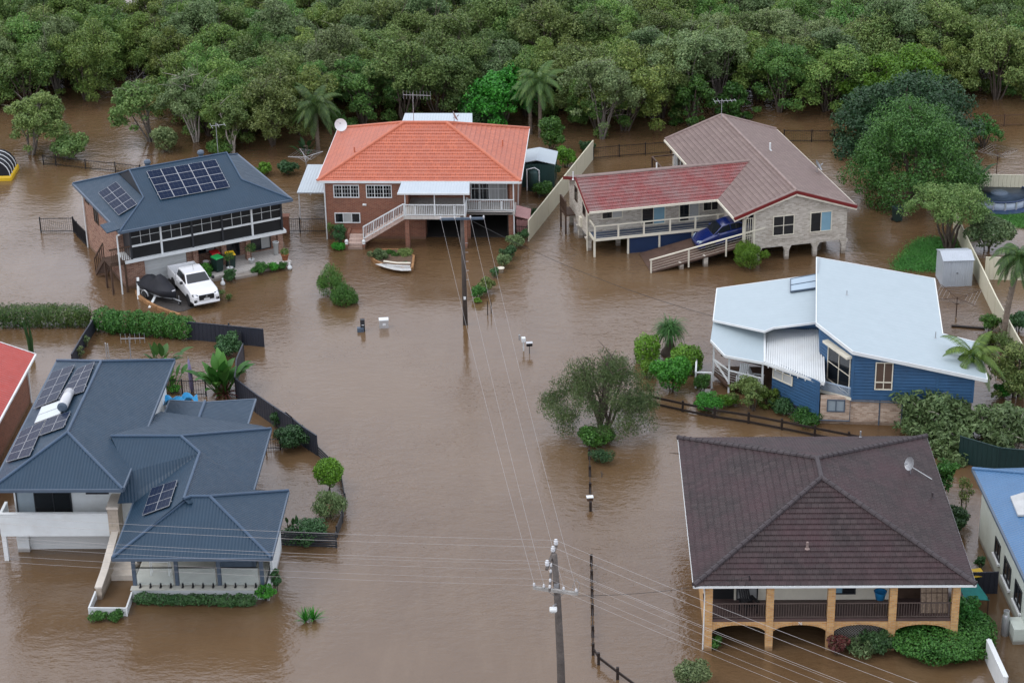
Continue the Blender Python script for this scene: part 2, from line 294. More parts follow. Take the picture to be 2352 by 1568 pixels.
M = dict(
 water=watermat(),
 lawn=leafmat('lawn_grass', (.04, .14, .02), (.06, .18, .028), None, .1),
 soil=mat('garden_soil', (.11, .07, .045), .9, .3, 4, .5, 12), gravel=mat('wet_asphalt', (.06, .054, .05), .5, .3, 6, .5, 40, .4),
 white=mat('white_paint', (.68, .71, .71), .45, .06, 1.2, .05, 30, dirt=(.5, .47, .4), dirtamt=.25), cream=mat('cream_paint', (.7, .66, .54), .5, .08, 1.2, .05, 30, dirt=(.4, .36, .28), dirtamt=.25),
 render=mat('white_render', (.66, .7, .7), .75, .06, .7, .2, 60, .25, dirt=(.45, .42, .37), dirtamt=.35, silt=True), palewall=mat('pale_green_render', (.55, .6, .55), .75, .06, .7, .2, 60, .25, dirt=(.35, .36, .32), dirtamt=.4, silt=True),
 darkpaint=mat('charcoal_paint', (.03, .033, .038), .45, .15, 2), black=mat('black_powdercoat', (.012, .012, .014), .45, .2, 2, .1), slate=mat('blue_grey_paint', (.08, .11, .15), .45, .1, 2),
 blueflash=mat('blue_grey_flashing', (.05, .085, .135), .4, .1, 2, .05, 10, .35), bluepaint=mat('blue_board_paint', (.04, .108, .215), .5, .12, 1.3, .1, 12, .35, dirt=(.04, .075, .13), dirtamt=.5, silt=True), bluedark=mat('navy_lattice', (.02, .04, .1), .5, .15, 2),
 timber=mat('dark_timber', (.075, .045, .03), .65, .3, 3, .4, 12, .3), wetpost=mat('dark_stained_rail', (.022, .015, .012), .6, .3, 3, .3, 12), pole=mat('weathered_pole', (.12, .105, .095), .8, .35, 2.5, .6, 14, .2, dirt=(.04, .035, .03), dirtamt=.7),
 darkpole=mat('dark_pole', (.075, .062, .054), .75, .3, 2.5, .5, 14, .25), deck=mat('navy_deck', (.045, .07, .12), .45, .15, 2.5, .2, 9), ramp=mat('ramp_boards', (.1, .062, .046), .55, .25, 2, .3, 10),
 concrete=mat('concrete', (.36, .35, .33), .75, .12, 1.4, .25, 30, .3, dirt=(.2, .18, .15), dirtamt=.4), tilefloor=brick('pale_floor_tile', (.5, .47, .43), (.55, .52, .48), (.3, .28, .26), .4, .4, sa=.15), pinktile=brick('pink_step_tile', (.5, .36, .3), (.55, .42, .36), (.3, .24, .2), .33, .33, sa=.3),
 glass=glossy('dark_glass', (.012, .015, .018), .04, .6), glassblue=glossy('curtained_glass', (.28, .34, .38), .12, .5), glasslite=glossy('net_curtain_glass', (.42, .43, .42), .15, .5, .2), glassbrown=glossy('brown_blind_glass', (.1, .07, .055), .1, .5), glassteal=glossy('blue_curtain_glass', (.2, .36, .45), .12, .5),
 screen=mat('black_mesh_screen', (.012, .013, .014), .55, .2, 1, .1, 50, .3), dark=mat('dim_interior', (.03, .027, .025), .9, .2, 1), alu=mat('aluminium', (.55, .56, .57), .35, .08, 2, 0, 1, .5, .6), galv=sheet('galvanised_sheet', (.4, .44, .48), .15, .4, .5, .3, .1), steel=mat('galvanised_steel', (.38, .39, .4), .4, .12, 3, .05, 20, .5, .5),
 brickred=brick('red_brown_brick', (.2, .07, .042), (.27, .105, .06), (.26, .2, .16)), brickpink=brick('mottled_pink_brick', (.19, .075, .05), (.36, .2, .135), (.4, .34, .28), sa=.3),
 bricktan=brick('pale_mottled_brick', (.36, .32, .26), (.6, .56, .49), (.55, .52, .46), stain=(.3, .24, .19), sa=.3), brickblond=brick('blond_brick', (.46, .23, .075), (.6, .36, .14), (.42, .34, .25), sa=.25), brickbuff=brick('buff_brick', (.36, .24, .17), (.62, .49, .38), (.5, .43, .36), sa=.3),
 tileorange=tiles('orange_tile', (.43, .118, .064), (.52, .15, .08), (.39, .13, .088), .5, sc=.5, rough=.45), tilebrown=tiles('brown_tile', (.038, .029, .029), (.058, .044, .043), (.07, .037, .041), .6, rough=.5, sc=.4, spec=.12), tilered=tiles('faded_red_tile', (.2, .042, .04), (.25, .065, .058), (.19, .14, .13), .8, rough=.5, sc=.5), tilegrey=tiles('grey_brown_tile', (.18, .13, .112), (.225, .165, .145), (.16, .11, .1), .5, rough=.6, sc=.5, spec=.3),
 rooftred=sheet('red_sheet_tile', (.38, .05, .036), .25, .45, .4, .3), capbrown=mat('brown_ridge_tile', (.05, .04, .042), .6, .25, 2.5, .3, 10), caporange=mat('orange_ridge_tile', (.48, .15, .085), .5, .12, 2.5, .2, 10), capgrey=mat('grey_ridge_tile', (.24, .18, .16), .6, .2, 2.5, .3, 10),
 roofblue=sheet('slate_blue_roof', (.018, .042, .07), .16, .42, .3, .3), roofwhite=sheet('white_roof', (.36, .43, .458), .4, .45, .3, .12, .03, True), roofwhite2=sheet('white_corrugated', (.44, .5, .535), .2, .4, .45, .4, .03), roofsky=sheet('mid_blue_roof', (.065, .155, .29), .19, .36, .5, .4),
 fencecream=sheet('cream_steel_fence', (.6, .57, .43), .28, .5, .35, .9, .05, True, dirt=(.35, .3, .22), da=.35), fencedark=sheet('charcoal_steel_fence', (.028, .032, .045), .28, .45, .4, .9, .1, True), fencegreen=sheet('green_steel_fence', (.012, .036, .036), .28, .45, .4, .9, .1, True), garage=sheet('garage_door', (.6, .62, .61), 50, .45, .35, 0, .04),
 pv=glossy('solar_cells', (.006, .014, .038), .3, .08), pvline=mat('cell_busbar', (.06, .07, .09), .3, .1), carwhite=glossy('white_car_paint', (.78, .79, .8), .22, .5, .03, .6), carblue=glossy('blue_car_paint', (.006, .016, .1), .2, .5, .05, .8), tyre=mat('tyre_rubber', (.015, .015, .016), .8, .2), blackplastic=mat('black_plastic', (.015, .016, .018), .5, .2), cover=mat('black_cover_cloth', (.014, .015, .02), .65, .25, 2, .5, 6),
 red=mat('red_plastic', (.4, .02, .02), .4), green=mat('green_plastic', (.02, .35, .09), .4), yellow=mat('yellow_plastic', (.65, .42, .02), .4), bluepl=mat('blue_plastic', (.02, .22, .5), .35), bindark=mat('dark_green_plastic', (.015, .035, .03), .45), terracotta=mat('terracotta', (.4, .14, .06), .7, .2), stone=brick('ashlar_sandstone', (.42, .36, .3), (.5, .43, .34), (.3, .26, .22), .45, .22), cap=mat('pale_capstone', (.58, .53, .46), .7, .12, 2),
 sleeper=mat('timber_sleeper', (.3, .16, .07), .75, .35, 2.5, .5, 9), teal=mat('teal_shadecloth', (.01, .17, .15), .7, .25, 2, .3, 20), pink=sheet('pink_sheet', (.55, .3, .28), .2, .5, .4, .6), tarp=mat('blue_tarp', (.02, .28, .55), .4, .2, 2, .4, 5), purple=mat('mauve_canvas', (.16, .14, .24), .7, .15), insul=glossy('white_porcelain', (.55, .56, .57), .15, .5, .02), wire=mat('bare_wire', (.36, .34, .33), .4, .1, 1, 0, 1, .5, .3), darkwire=mat('insulated_wire', (.02, .02, .02), .6), whitestone=mat('white_pebbles', (.46, .46, .44), .8, .35, 14, .8, 25), tank=sheet('green_tank', (.03, .07, .065), .12, .45, .4, .4), poolwall=mat('pool_wall', (.36, .42, .5), .4, .15), poolcov=mat('pool_cover', (.045, .075, .115), .35, .3, 1.5, .5, 3, .5), bark=mat('bark', (.1, .08, .065), .9, .35, 3, .6, 12, .15), palebark=mat('pale_bark', (.42, .38, .33), .85, .35, 2.5, .4, 12, .15), palmtrunk=mat('palm_trunk', (.2, .16, .125), .85, .3, 3, .5, 10, .15), cane=mat('wicker', (.27, .2, .14), .8, .35, 8, .6, 20),
)
# ------------------------------------------------------------------ plants
import numpy as np
def leafcloud(name, clumps, n, size, seed, m, parent=None, asp=1.9, depth=.45, rough=.75, lowcut=-.6, p=2.0, hang=0.0, gap=.0):
    """many small separate leaves spread through the outer volume of a set of clumps (centre, radii, weight)"""
    rg = np.random.default_rng(seed); w = np.array([c[2] for c in clumps], float); w /= w.sum(); P = []; D = []
    for (c, r, _), k in zip(clumps, rg.multinomial(n, w)):
        d = rg.normal(size=(k*3+8, 3)); d /= np.linalg.norm(d, axis=1)[:, None]; d = d[d[:, 2] > lowcut]
        if gap:
            f = np.sin(d[:, 0]*5+seed)+np.sin(d[:, 1]*6+seed*2)+np.sin(d[:, 2]*7); d = d[f > -1.6+gap]
        d = d[:k]; q = (np.abs(d)**p).sum(1)**(-1/p); rr = np.array(r if hasattr(r, '__len__') else (r, r, r), float)
        wob = 1 + .12*np.sin(d[:, 0]*7+c[0]*3)*np.sin(d[:, 2]*6+c[1]*2)
        P.append(np.array(c)+d*(q*wob*(1-depth*rg.random(len(d))**1.6))[:, None]*rr); D.append(d/rr*rr.mean())
    P = np.vstack(P); D = np.vstack(D); k = len(P); N = D+rg.normal(size=(k, 3))*rough; N[:, 2] += .35; N /= np.linalg.norm(N, axis=1)[:, None]
    T = np.cross(N, rg.normal(size=(k, 3))); T[:, 2] -= hang; T /= np.linalg.norm(T, axis=1)[:, None]; Bn = np.cross(N, T)
    L = (size*(.6+.8*rg.random(k)))[:, None]; W = L/asp
    vs = np.stack([P-T*L*.5, P+Bn*W*.5-N*L*.06, P+T*L*.5, P-Bn*W*.5-N*L*.06], 1).reshape(-1, 3)
    return rawmesh(name, vs, np.arange(k*4).reshape(-1, 4), m, parent)
def rawmesh(name, vs, fs, m, parent=None):
    me = bpy.data.meshes.new(name); nf, s = fs.shape
    me.vertices.add(len(vs)); me.vertices.foreach_set('co', vs.astype(np.float32).ravel()); me.loops.add(nf*s); me.loops.foreach_set('vertex_index', fs.astype(np.int32).ravel())
    me.polygons.add(nf); me.polygons.foreach_set('loop_start', np.arange(0, nf*s, s, dtype=np.int32)); me.update(calc_edges=True); me.materials.append(m)
    o = bpy.data.objects.new(name, me); col.objects.link(o); o.parent = parent; return o
LEAF = dict(
 mangrove=leafmat('mangrove_leaf', (.082, .165, .034), (.135, .225, .044), (.18, .23, .06), .22, .03),
 olive=leafmat('olive_leaf', (.088, .152, .038), (.13, .195, .047), (.165, .2, .066), .2, .02), greyleaf=leafmat('grey_green_leaf', (.1, .165, .06), (.14, .205, .075), (.18, .22, .1), .2, .02),
 bright=leafmat('bright_leaf', (.03, .17, .014), (.05, .23, .02), (.075, .27, .03), .25, .01), green=leafmat('green_leaf', (.036, .118, .018), (.056, .15, .024), (.08, .175, .032), .22, .015),
 deep=leafmat('deep_green_leaf', (.026, .08, .024), (.04, .1, .03), (.055, .12, .038), .15, .01), lime=leafmat('lime_leaf', (.075, .19, .012), (.11, .24, .018), (.14, .27, .025), .22, .01), palm=leafmat('palm_leaf', (.045, .11, .026), (.06, .14, .03), (.1, .15, .035), .22, .015),
 boxhedge=leafmat('box_hedge_leaf', (.028, .078, .014), (.055, .1, .018), (.08, .11, .022), .15, .01), yellowgreen=leafmat('yellow_green_leaf', (.05, .1, .014), (.085, .13, .018), (.1, .14, .022), .2, .01), frangipani=leafmat('frangipani_leaf', (.07, .125, .042), (.105, .165, .06), (.14, .19, .085), .2, .015), reddish=leafmat('red_leaf', (.12, .03, .03), (.16, .05, .04), (.05, .08, .03), .2, .01), white=leafmat('white_petal', (.7, .7, .66), (.75, .74, .7), None, .2, .01), willow=leafmat('willow_leaf', (.08, .13, .042), (.115, .165, .052), (.15, .185, .08), .22, .01), bigtree=leafmat('big_tree_leaf', (.032, .1, .018), (.05, .128, .024), (.075, .155, .032), .2, .01), fig=leafmat('fig_leaf', (.018, .058, .022), (.028, .074, .027), (.04, .09, .034), .15, .01), creeper=leafmat('creeper_leaf', (.028, .125, .02), (.045, .165, .026), (.07, .19, .034), .2, .01),
 mango=leafmat('mango_leaf', (.05, .14, .011), (.078, .178, .015), (.1, .18, .02), .2, .01))
def stems(name, tips, r0, m, parent, base=(0, 0, 0), seed=0, n=6, wob=.12, segs=5, twig=0):
    rn = random.Random(seed); mb = MB()
    for t in tips:
        t = V(t); b = V(base)+V((rn.uniform(-1, 1), rn.uniform(-1, 1), 0))*r0*1.5; b.z -= .4
        pts = []
        for i in range(segs+1):
            q = i/segs; pp = b.lerp(t, q); pp += V((rn.uniform(-1, 1), rn.uniform(-1, 1), rn.uniform(-.5, .5)))*wob*(t-b).length*.25*(1 if 0 < i < segs else 0); pp.z += .1*sin(pi*q)*(t-b).length*.3; pts.append(pp)
        mb.tube(pts, [r0*(1-.8*i/segs) for i in range(segs+1)], n, False)
        for k in range(twig):
            i = rn.randrange(2, segs+1); s0 = pts[i]; e = s0+V((rn.uniform(-1, 1), rn.uniform(-1, 1), rn.uniform(.1, 1)))*(t-b).length*.28
            mb.tube([s0, s0.lerp(e, .5)+V((0, 0, .06)), e], [r0*.3, r0*.2, r0*.08], 4, False)
    return mb.build(name, m, parent, True)
def strap(mb, b, az, el, L, w, droop=.8, n=5, fold=0.0):
    d = V((cos(az)*cos(el), sin(az)*cos(el), sin(el))); s = V((-sin(az), cos(az), 0)); p = V(b); rows = []
    for i in range(n+1):
        q = i/n; ww = w*(.55+.9*q*(1-q)*2)*(1-q**3)+.004
        rows += [p-s*ww/2, p+s*ww/2]; p = p+d*(L/n); d = (d+V((0, 0, -droop/n))).normalized()
    mb.add(rows, [(2*i, 2*i+1, 2*i+3, 2*i+2) for i in range(n)])
def frond(mb, b, az, el, L, droop, nl=22, ll=.55, lw=.06, hang=.6):
    """a feather palm frond: arching midrib with hanging leaflets on both sides"""
    d = V((cos(az)*cos(el), sin(az)*cos(el), sin(el))); s = V((-sin(az), cos(az), 0)); p = V(b); pts = [p.copy()]; N = 9
    for i in range(N): p = p+d*(L/N); d = (d+V((0, 0, -droop/N))).normalized(); pts.append(p.copy())
    mb.tube(pts, [.035*(1-.85*i/N) for i in range(N+1)], 4, False)
    for k in range(nl):
        q = .12+.88*k/(nl-1); x = q*N; i = min(int(x), N-1); c = pts[i].lerp(pts[i+1], x-i); t = (pts[i+1]-pts[i]).normalized(); l = ll*(sin(pi*min(1, q*.8+.2))*.85+.2)
        for sg in (-1, 1):
            e = c+(s*sg*.8+t*.55+V((0, 0, -hang))).normalized()*l; mm = c.lerp(e, .5)+V((0, 0, .07*l)); a = t*lw/2
            mb.add([c-a*.6, c+a*.6, mm+a, mm-a, e], [(0, 1, 2, 3), (3, 2, 4)])
def palm(label, loc, h, nf, L, seed, cat='palm tree', r=.14, lm='palm', lean=(0, 0), droop=1.7, elr=(.1, 1.25), ll=.6, parts=None, group=None):
    rn = random.Random(seed); t = thing('palm_tree', label, cat, loc, 0, group); mb = MB()
    pts = [V((lean[0]*q*q, lean[1]*q*q, h*q-.3*(1-q))) for q in (0, .25, .5, .75, 1)]; mb.tube(pts, [r*1.35, r*1.05, r, r*.95, r*.9], 10)
    for k in range(int(h/.3)): q = k*.3/h; c = V((lean[0]*q*q, lean[1]*q*q, h*q)); mb.tube([c, c+V((0, 0, .05))], [r*1.09*(1.2-.2*q), r*1.09*(1.2-.2*q)], 10, False)
    mb.build('trunk', M['palmtrunk'], t, True); top = V((lean[0], lean[1], h)); mb = MB(); mb.tube([top, top+V((0, 0, .9))], [r*1.1, r*.5], 8); mb.build('crownshaft', LEAF['palm'], t, True); mb = MB()
    for k in range(nf):
        q = k/nf; frond(mb, top+V((0, 0, .55)), k*2.4+rn.uniform(-.3, .3), elr[0]+(elr[1]-elr[0])*q+rn.uniform(-.15, .15), L*rn.uniform(.8, 1.1), droop*rn.uniform(.8, 1.2), 26, ll, .075)
    mb.build('crown', LEAF[lm], t); return t
def paddle(mb, b, az, el, stem, bl, w):
    """banana-like leaf: stalk and broad blade"""
    d = V((cos(az)*cos(el), sin(az)*cos(el), sin(el))); s = V((-sin(az), cos(az), 0)); p = V(b); q = p+d*stem; mb.tube([p, p.lerp(q, .5), q], [.045, .035, .02], 5, False); rows = []; n = 7; dd = d
    for i in range(n+1):
        x = i/n; ww = w*sin(pi*(.06+.94*x)**.8)*.5+.01; up = s.cross(dd)*-1
        rows += [q-s*ww+V((0, 0, .22*ww)), q, q+s*ww+V((0, 0, .22*ww))]; q = q+dd*(bl/n); dd = (dd+V((0, 0, -.16))).normalized()
    mb.add(rows, [(3*i, 3*i+1, 3*i+4, 3*i+3) for i in range(n)]+[(3*i+1, 3*i+2, 3*i+5, 3*i+4) for i in range(n)])
def blob(R, H, k, seed, zc=.5, rr=.45, irr=.5):
    """clumps arranged over a dome of half width R and height H"""
    rn = random.Random(seed); out = [((0, 0, H*zc), (R*.72, R*.72, H*.42), 2.0)]
    for i in range(k):
        a = i*2.4+rn.uniform(-.4, .4); e = rn.uniform(-.25, 1.2); q = rr*rn.uniform(.75, 1.2)
        j = rn.uniform(1-irr, 1+irr*.5); out.append(((R*(1-q*.6)*j*cos(a)*cos(e), R*(1-q*.6)*j*sin(a)*cos(e), H*zc+H*.42*sin(e)*(1-q*.3)*rn.uniform(1-irr*.5, 1+irr*.4)), (R*q, R*q, R*q*.85), q*q*5))
    return out
def plumes(R, H, b, seed, nt=14, br=(.17, .3), flat=.5, skirt=.4):
    """a ragged crown: separate plumes at uneven heights, each a few overlapping leaf clumps, with some hanging low"""
    rn = random.Random(seed); out = []; tips = []
    for k in range(nt):
        a = k*2.4+rn.uniform(-.5, .5); r = R*sqrt((k+.4)/nt)*rn.uniform(.72, 1.02); z = b+H*(.9-flat*(r/R)**2+rn.uniform(-.2, .1)); t = V((r*cos(a), r*sin(a), z)); tips.append(t); q = R*rn.uniform(*br)
        out.append((tuple(t), (q, q, q*.85), q*q))
        for j in range(rn.randrange(2, 5)):
            s = R*rn.uniform(br[0]*.55, br[1]*.85); o = t+V((rn.uniform(-1, 1), rn.uniform(-1, 1), rn.uniform(-1.3, .45)))*q*1.15; out.append((tuple(o), (s, s, s*.8), s*s))
    for k in range(int(nt*skirt)):
        a = rn.uniform(0, 6.28); r = R*rn.uniform(.55, .95); s = R*rn.uniform(br[0]*.7, br[1]*.9); out.append(((r*cos(a), r*sin(a), b+H*rn.uniform(.05, .4)), (s, s, s*.8), s*s))
    out.append(((0, 0, b+H*.42), (R*.5, R*.5, H*.3), R*R*.12)); return out, tips
def bush(label, p, w, h, lm='green', n=None, size=.16, cat='shrub', seed=1, name='shrub', k=9, asp=1.9, group=None, sq=2.0, depth=.4, dy=1.0, z=0.0, rough=.75, parent_stem=True, hang=0.0, rr=.42, rz=0.0):
    """a bushy plant standing in the water: foliage and stems"""
    w *= 1.13; h *= 1.12; P = at(p, z) if not isinstance(p, V) else p; t = thing(name, label, cat, P, rz, group); R = w/2; n = n or int(520*(w*w*.8+w*h*1.3)*(.16/size)**1.6)
    if sq > 2: cl = [((0, 0, h*.48), (R, R*dy, h*.52), 1)]
    else: cl = [((c[0][0], c[0][1]*dy, c[0][2]), (c[1][0], c[1][1]*dy, c[1][2]), c[2]) for c in blob(R, h, k, seed, .5, rr)]
    leafcloud('foliage', cl, n, size, seed, LEAF[lm], t, asp, depth, rough, -.85, sq, hang)
    rn = random.Random(seed); stems('stem', [(R*.5*cos(i*2.1+seed), R*.5*dy*sin(i*2.1+seed), h*.75) for i in range(4)], .025+.012*w, M['bark'], t, (0, 0, 0), seed, 5); return t
def tree(label, p, h, cr, ch, lm, seed, n=5000, size=.24, ntip=6, r=.14, bark='bark', cat='tree', k=16, name='tree', z=0.0, lean=(0, 0), gap=0.0, dy=1.0, group=None, asp=1.9, hang=0, rr=.36, lowcut=-.6, twig=0, depth=.55, br=(.17, .3), flat=.5, skirt=.4):
    P = at(p, z) if not isinstance(p, V) else p; t = thing(name, label, cat, P, 0, group); b = h-ch
    cl, tips = plumes(cr, ch, b, seed, k, br, flat, skirt); cl = [((c[0][0]+lean[0], c[0][1]*dy+lean[1], c[0][2]), c[1], c[2]) for c in cl]
    stems('trunk', [(c[0]+lean[0], c[1]*dy+lean[1], c[2]) for c in tips[:ntip]], r, M[bark], t, (0, 0, 0), seed, 6, twig=twig)
    leafcloud('crown', cl, n, size, seed, LEAF[lm], t, asp, depth, .8, lowcut, 2, hang, gap); return t
M['greybark'] = mat('grey_bark', (.17, .15, .13), .9, .35, 3, .5, 12, .15)
# ------------------------------------------------------------------ water and forest
mb = MB(); mb.poly([(-400, 20, 0), (400, 20, 0), (400, 700, 0), (-400, 700, 0)]); water = struct(mb.build('water', M['water']))
EDGE = [(-400, 265), (0, 262), (224, 250), (325, 200), (395, 200), (408, 300), (450, 335), (560, 345), (680, 330), (780, 300), (1050, 292), (1230, 325), (1300, 330), (1400, 322), (1500, 318), (1560, 300), (1650, 288), (1720, 288), (1840, 286), (1920, 280), (1960, 250), (2050, 240), (2200, 236), (2352, 232), (2800, 232)]
def edge(x):
    for (a, b), (c, d) in zip(EDGE, EDGE[1:]):
        if a <= x <= c: return b+(d-b)*(x-a)/(c-a)
    return 230
def pix(P):
    q = CR3.transposed() @ (V(P)-CAMP); return 1176+FOC*q.x/-q.z, 784-FOC*q.y/-q.z
FKIND = [('mangrove', 'bark', 'mid green mangrove tree with a rounded crown in the flooded forest', 0), ('olive', 'bark', 'dull olive mangrove tree with a thin crown in the flooded forest', .25), ('greyleaf', 'greybark', 'grey green mangrove tree with bare grey twigs in the flooded forest', .35)]
protos = []
for i in range(9):
    kd = FKIND[(0, 1, 0, 2, 0, 1, 0, 1, 0)[i]]; h = 4.9+.45*(i % 4)
    t = tree(kd[2], V((0, 0, -50)), h, 2.5+.2*(i % 3), h*(.97 if i not in (3, 7, 1) else .8), kd[0], 40+i, 14500, .165, 8, .08, kd[1], k=(13, 16, 11, 14, 15, 12, 17, 13, 14)[i], br=((.2, .34) if i % 2 else (.17, .3)), flat=(.35, .6, .45)[i % 3], skirt=(.7 if i not in (3, 7, 1) else .15), name='mangrove_tree', group='mangrove trees of the flooded forest', gap=kd[3]*.9, rr=.31, twig=5 if kd[3] else 3, lowcut=-.7)
    t['category'] = 'tree'; protos.append(t)
OWN = [(at(q), r_) for q, r_ in ((T2(1130,830),4.2), (T3(185,830),3.2), (T3(435,770),2.8), (T1(1000,930),1.3), (T1(1290,930),1.5), (T1(1530,1000),1.3), (T1(2090,1000),2.8), (T2(1365,900),2.8), (T3(1560,760),5.0), (Hh(560,400),4.5), (T2(960,850),2.0))]
rn = random.Random(11); spots = []; y = 150.0; row = 0
while y < 187:
    x = -58.0+(row % 2)*1.65
    while x < 60:
        P = V((x+rn.uniform(-.9, .9), y+rn.uniform(-.9, .9), 0)); px, py = pix(P)
        if -130 < px < 2480 and py < edge(px) and all((P-q).length > rr_0 or P.y > q.y+2.2 for q, rr_0 in OWN): spots.append((P, px, py))
        x += 3.3
    y += 2.9; row += 1
spots.sort(key=lambda s: s[0].y); used = [0]*9
for P, px, py in spots[:288]:
    i = rn.randrange(9); dead = px > 1450 and rn.random() < .15
    if dead: i = rn.choice((3, 7, 1))
    s = rn.uniform(.84, 1.16); sc = (s*rn.uniform(.92, 1.1), s*rn.uniform(.92, 1.1), s*rn.uniform(.88, 1.12)); rz = rn.uniform(0, 6.28)
    if not used[i]: o = protos[i]; o.location = P; o.rotation_euler = (0, 0, rz); o.scale = sc; used[i] = 1
    else: dup(protos[i], P, rz, sc)
if len(spots) > 288:
    # the rest of the wood, past the three hundred that show largest
    vs = []; fs = []; me = [protos[i].children for i in range(9)]; nvt = 0
    for P, px, py in spots[288:]:
        cr = [c for c in protos[rn.randrange(9)].children if c.name.startswith('crown')][0].data; q = np.zeros(len(cr.vertices)*3, np.float32); cr.vertices.foreach_get('co', q); q = q.reshape(-1, 3)
        a = rn.uniform(0, 6.28); R = np.array([[cos(a), -sin(a), 0], [sin(a), cos(a), 0], [0, 0, 1]]); vs.append(q @ R.T+np.array(P))
    vs = np.vstack(vs); o = rawmesh('far_forest', vs, np.arange(len(vs)).reshape(-1, 4), LEAF['mangrove']); tag(o, 'farthest mangrove crowns along the back of the flooded forest', 'forest', None, 'stuff')
# ------------------------------------------------------------------ houses
def house(name, label, fr, cat='house'): return thing(name, label, cat, fr.o, fr.a)
def edgebars(mb, pts, w, h, dz=0, closed=True):
    n = len(pts)
    for i in range(n if closed else n-1): a = V(pts[i])+V((0, 0, dz)); b = V(pts[(i+1) % n])+V((0, 0, dz)); mb.bar(a, b, w, h)
def caps(mb, segs, r=.1):
    for a, b in segs: mb.tube([V(a)+V((0, 0, .03)), V(b)+V((0, 0, .03))], r, 8)
def rail(mb, a, b, h, step=.11, bw=.018, rw=.045, foot=.08, top=True):
    """balustrade from a to b (floor points): top rail, bottom rail, uprights"""
    a = V(a); b = V(b); z = V((0, 0, 1)); L = (b-a).length; n = max(2, int(L/step))
    if top: mb.bar(a+z*h, b+z*h, rw*1.3, rw)
    mb.bar(a+z*foot, b+z*foot, rw, rw*.8)
    for i in range(1, n): p = a.lerp(b, i/n); mb.bar(p+z*(foot+rw*.4), p+z*(h-rw*.5), bw)
def posts(parent, pts, h, w, m, name='post', z0=0.0):
    for p in pts: q = MB(); q.box((p[0]-w/2, p[1]-w/2, p[2]+z0), (p[0]+w/2, p[1]+w/2, p[2]+h)); q.build(name, m, parent)
def solar(parent, q, cols, rows, gap=.012):
    """panels over the quadrilateral q (TL, TR, BR, BL), each standing off the roof on rails"""
    TL, TR, BR, BL = [V(x) for x in q]; n = (BL-TL).cross(TR-TL).normalized(); n = n if n.z > 0 else -n
    def P(s, t): return (TL.lerp(TR, s)).lerp(BL.lerp(BR, s), t)
    mb = MB()
    for t in (.2, .8):
        mb.bar(P(-.01, t)+n*.06, P(1.01, t)+n*.06, .05)
    mb.build('mounting_rail', M['alu'], parent)
    for i in range(cols):
        for j in range(rows):
            c = [P((i+a)/cols, (j+b)/rows) for a, b in ((0, 0), (1, 0), (1, 1), (0, 1))]; m = sum(c, V((0, 0, 0)))/4
            o = [x+(m-x).normalized()*gap for x in c]; k = [x+(m-x).normalized()*(gap+.02) for x in c]; f = MB()
            f.ext([x+n*.09 for x in reversed(o)], n*.035); f.cur = 1; f.poly([x+n*.127 for x in (k[::-1] if (k[1]-k[0]).cross(k[2]-k[1]).dot(n) < 0 else k)]); f.cur = 2
            for s in (1/3, 2/3): f.bar(k[0].lerp(k[1], s)+n*.128, k[3].lerp(k[2], s)+n*.128, .009, .004, n)
            f.bar(k[0].lerp(k[3], .5)+n*.128, k[1].lerp(k[2], .5)+n*.128, .009, .004, n)
            f.build('solar_panel', [M['alu'], M['pv'], M['pvline']], parent)
def dish(label, P, r, aim, mast=None, name='satellite_dish', m='white'):
    t = thing(name, label, 'satellite dish', P); a = V(aim).normalized(); x = a.orthogonal().normalized(); y = a.cross(x); mb = MB(); rings = []
    for k in range(6): q = k/5; rings.append((r*q, .32*r*q*q))
    pts = []
    for rr, h in rings: pts += [x*rr*cos(2*pi*i/20)+y*rr*sin(2*pi*i/20)+a*h for i in range(20)]
    c = V((0, 0, .55)); mb.add([p+c for p in pts], [(k*20+i, k*20+(i+1) % 20, (k+1)*20+(i+1) % 20, (k+1)*20+i) for k in range(5) for i in range(20)]); mb.build('reflector', M[m], t, True)
    q = MB(); q.tube([(0, 0, -.1), (0, 0, .45), c-a*.05], .025, 8); q.tube([c-y*r*.9+a*.28*r, c+a*r*.95-y*r*.25], .014, 6); q.build('mount', M['steel'], t)
    q = MB(); e = c+a*r*.95-y*r*.25; q.tube([e, e-a*.16], .04, 8); q.build('receiver', M['steel'], t); return t
def antenna(label, P, h, L, az=0, els=7, low=False, name='tv_antenna'):
    t = thing(name, label, 'antenna', P); mb = MB(); mb.tube([(0, 0, -.15), (0, 0, h)], .024, 6); mb.build('mast', M['steel'], t); q = MB(); d = V((cos(az), sin(az), 0)); s = V((-sin(az), cos(az), 0)); c = V((0, 0, h*.93)); q.bar(c-d*L*.35, c+d*L*.65, .025)
    for i in range(els):
        p = c+d*L*(-.35+i/(els-1)); l = (.55-.3*i/els) if not low else .3; q.bar(p-V((0, 0, l)) if low else p-s*l, p+V((0, 0, l)) if low else p+s*l, .014)
    q.build('aerial', M['alu'], t); return t
def vent(parent, p, h=.4, r=.05, m='white', name='vent_pipe'):
    q = MB(); q.tube([V(p)-V((0, 0, .05)), V(p)+V((0, 0, h))], r, 8); q.lathe([(r*2.2, 0), (r*1.1, .06)], 10, V(p)); return q.build(name, M[m], parent)
def steps(mb, p0, d, s, n, run, rise_, width):
    """solid stair going up from p0 along d, width along s"""
    p0 = V(p0); d = V(d).normalized(); s = V(s).normalized()
    for i in range(n):
        a = p0+d*run*i; P = [a, a+s*width, a+s*width+d*run, a+d*run]; mb.ext([x+V((0, 0, -.5)) for x in P], (0, 0, .5+rise_*(i+1)))
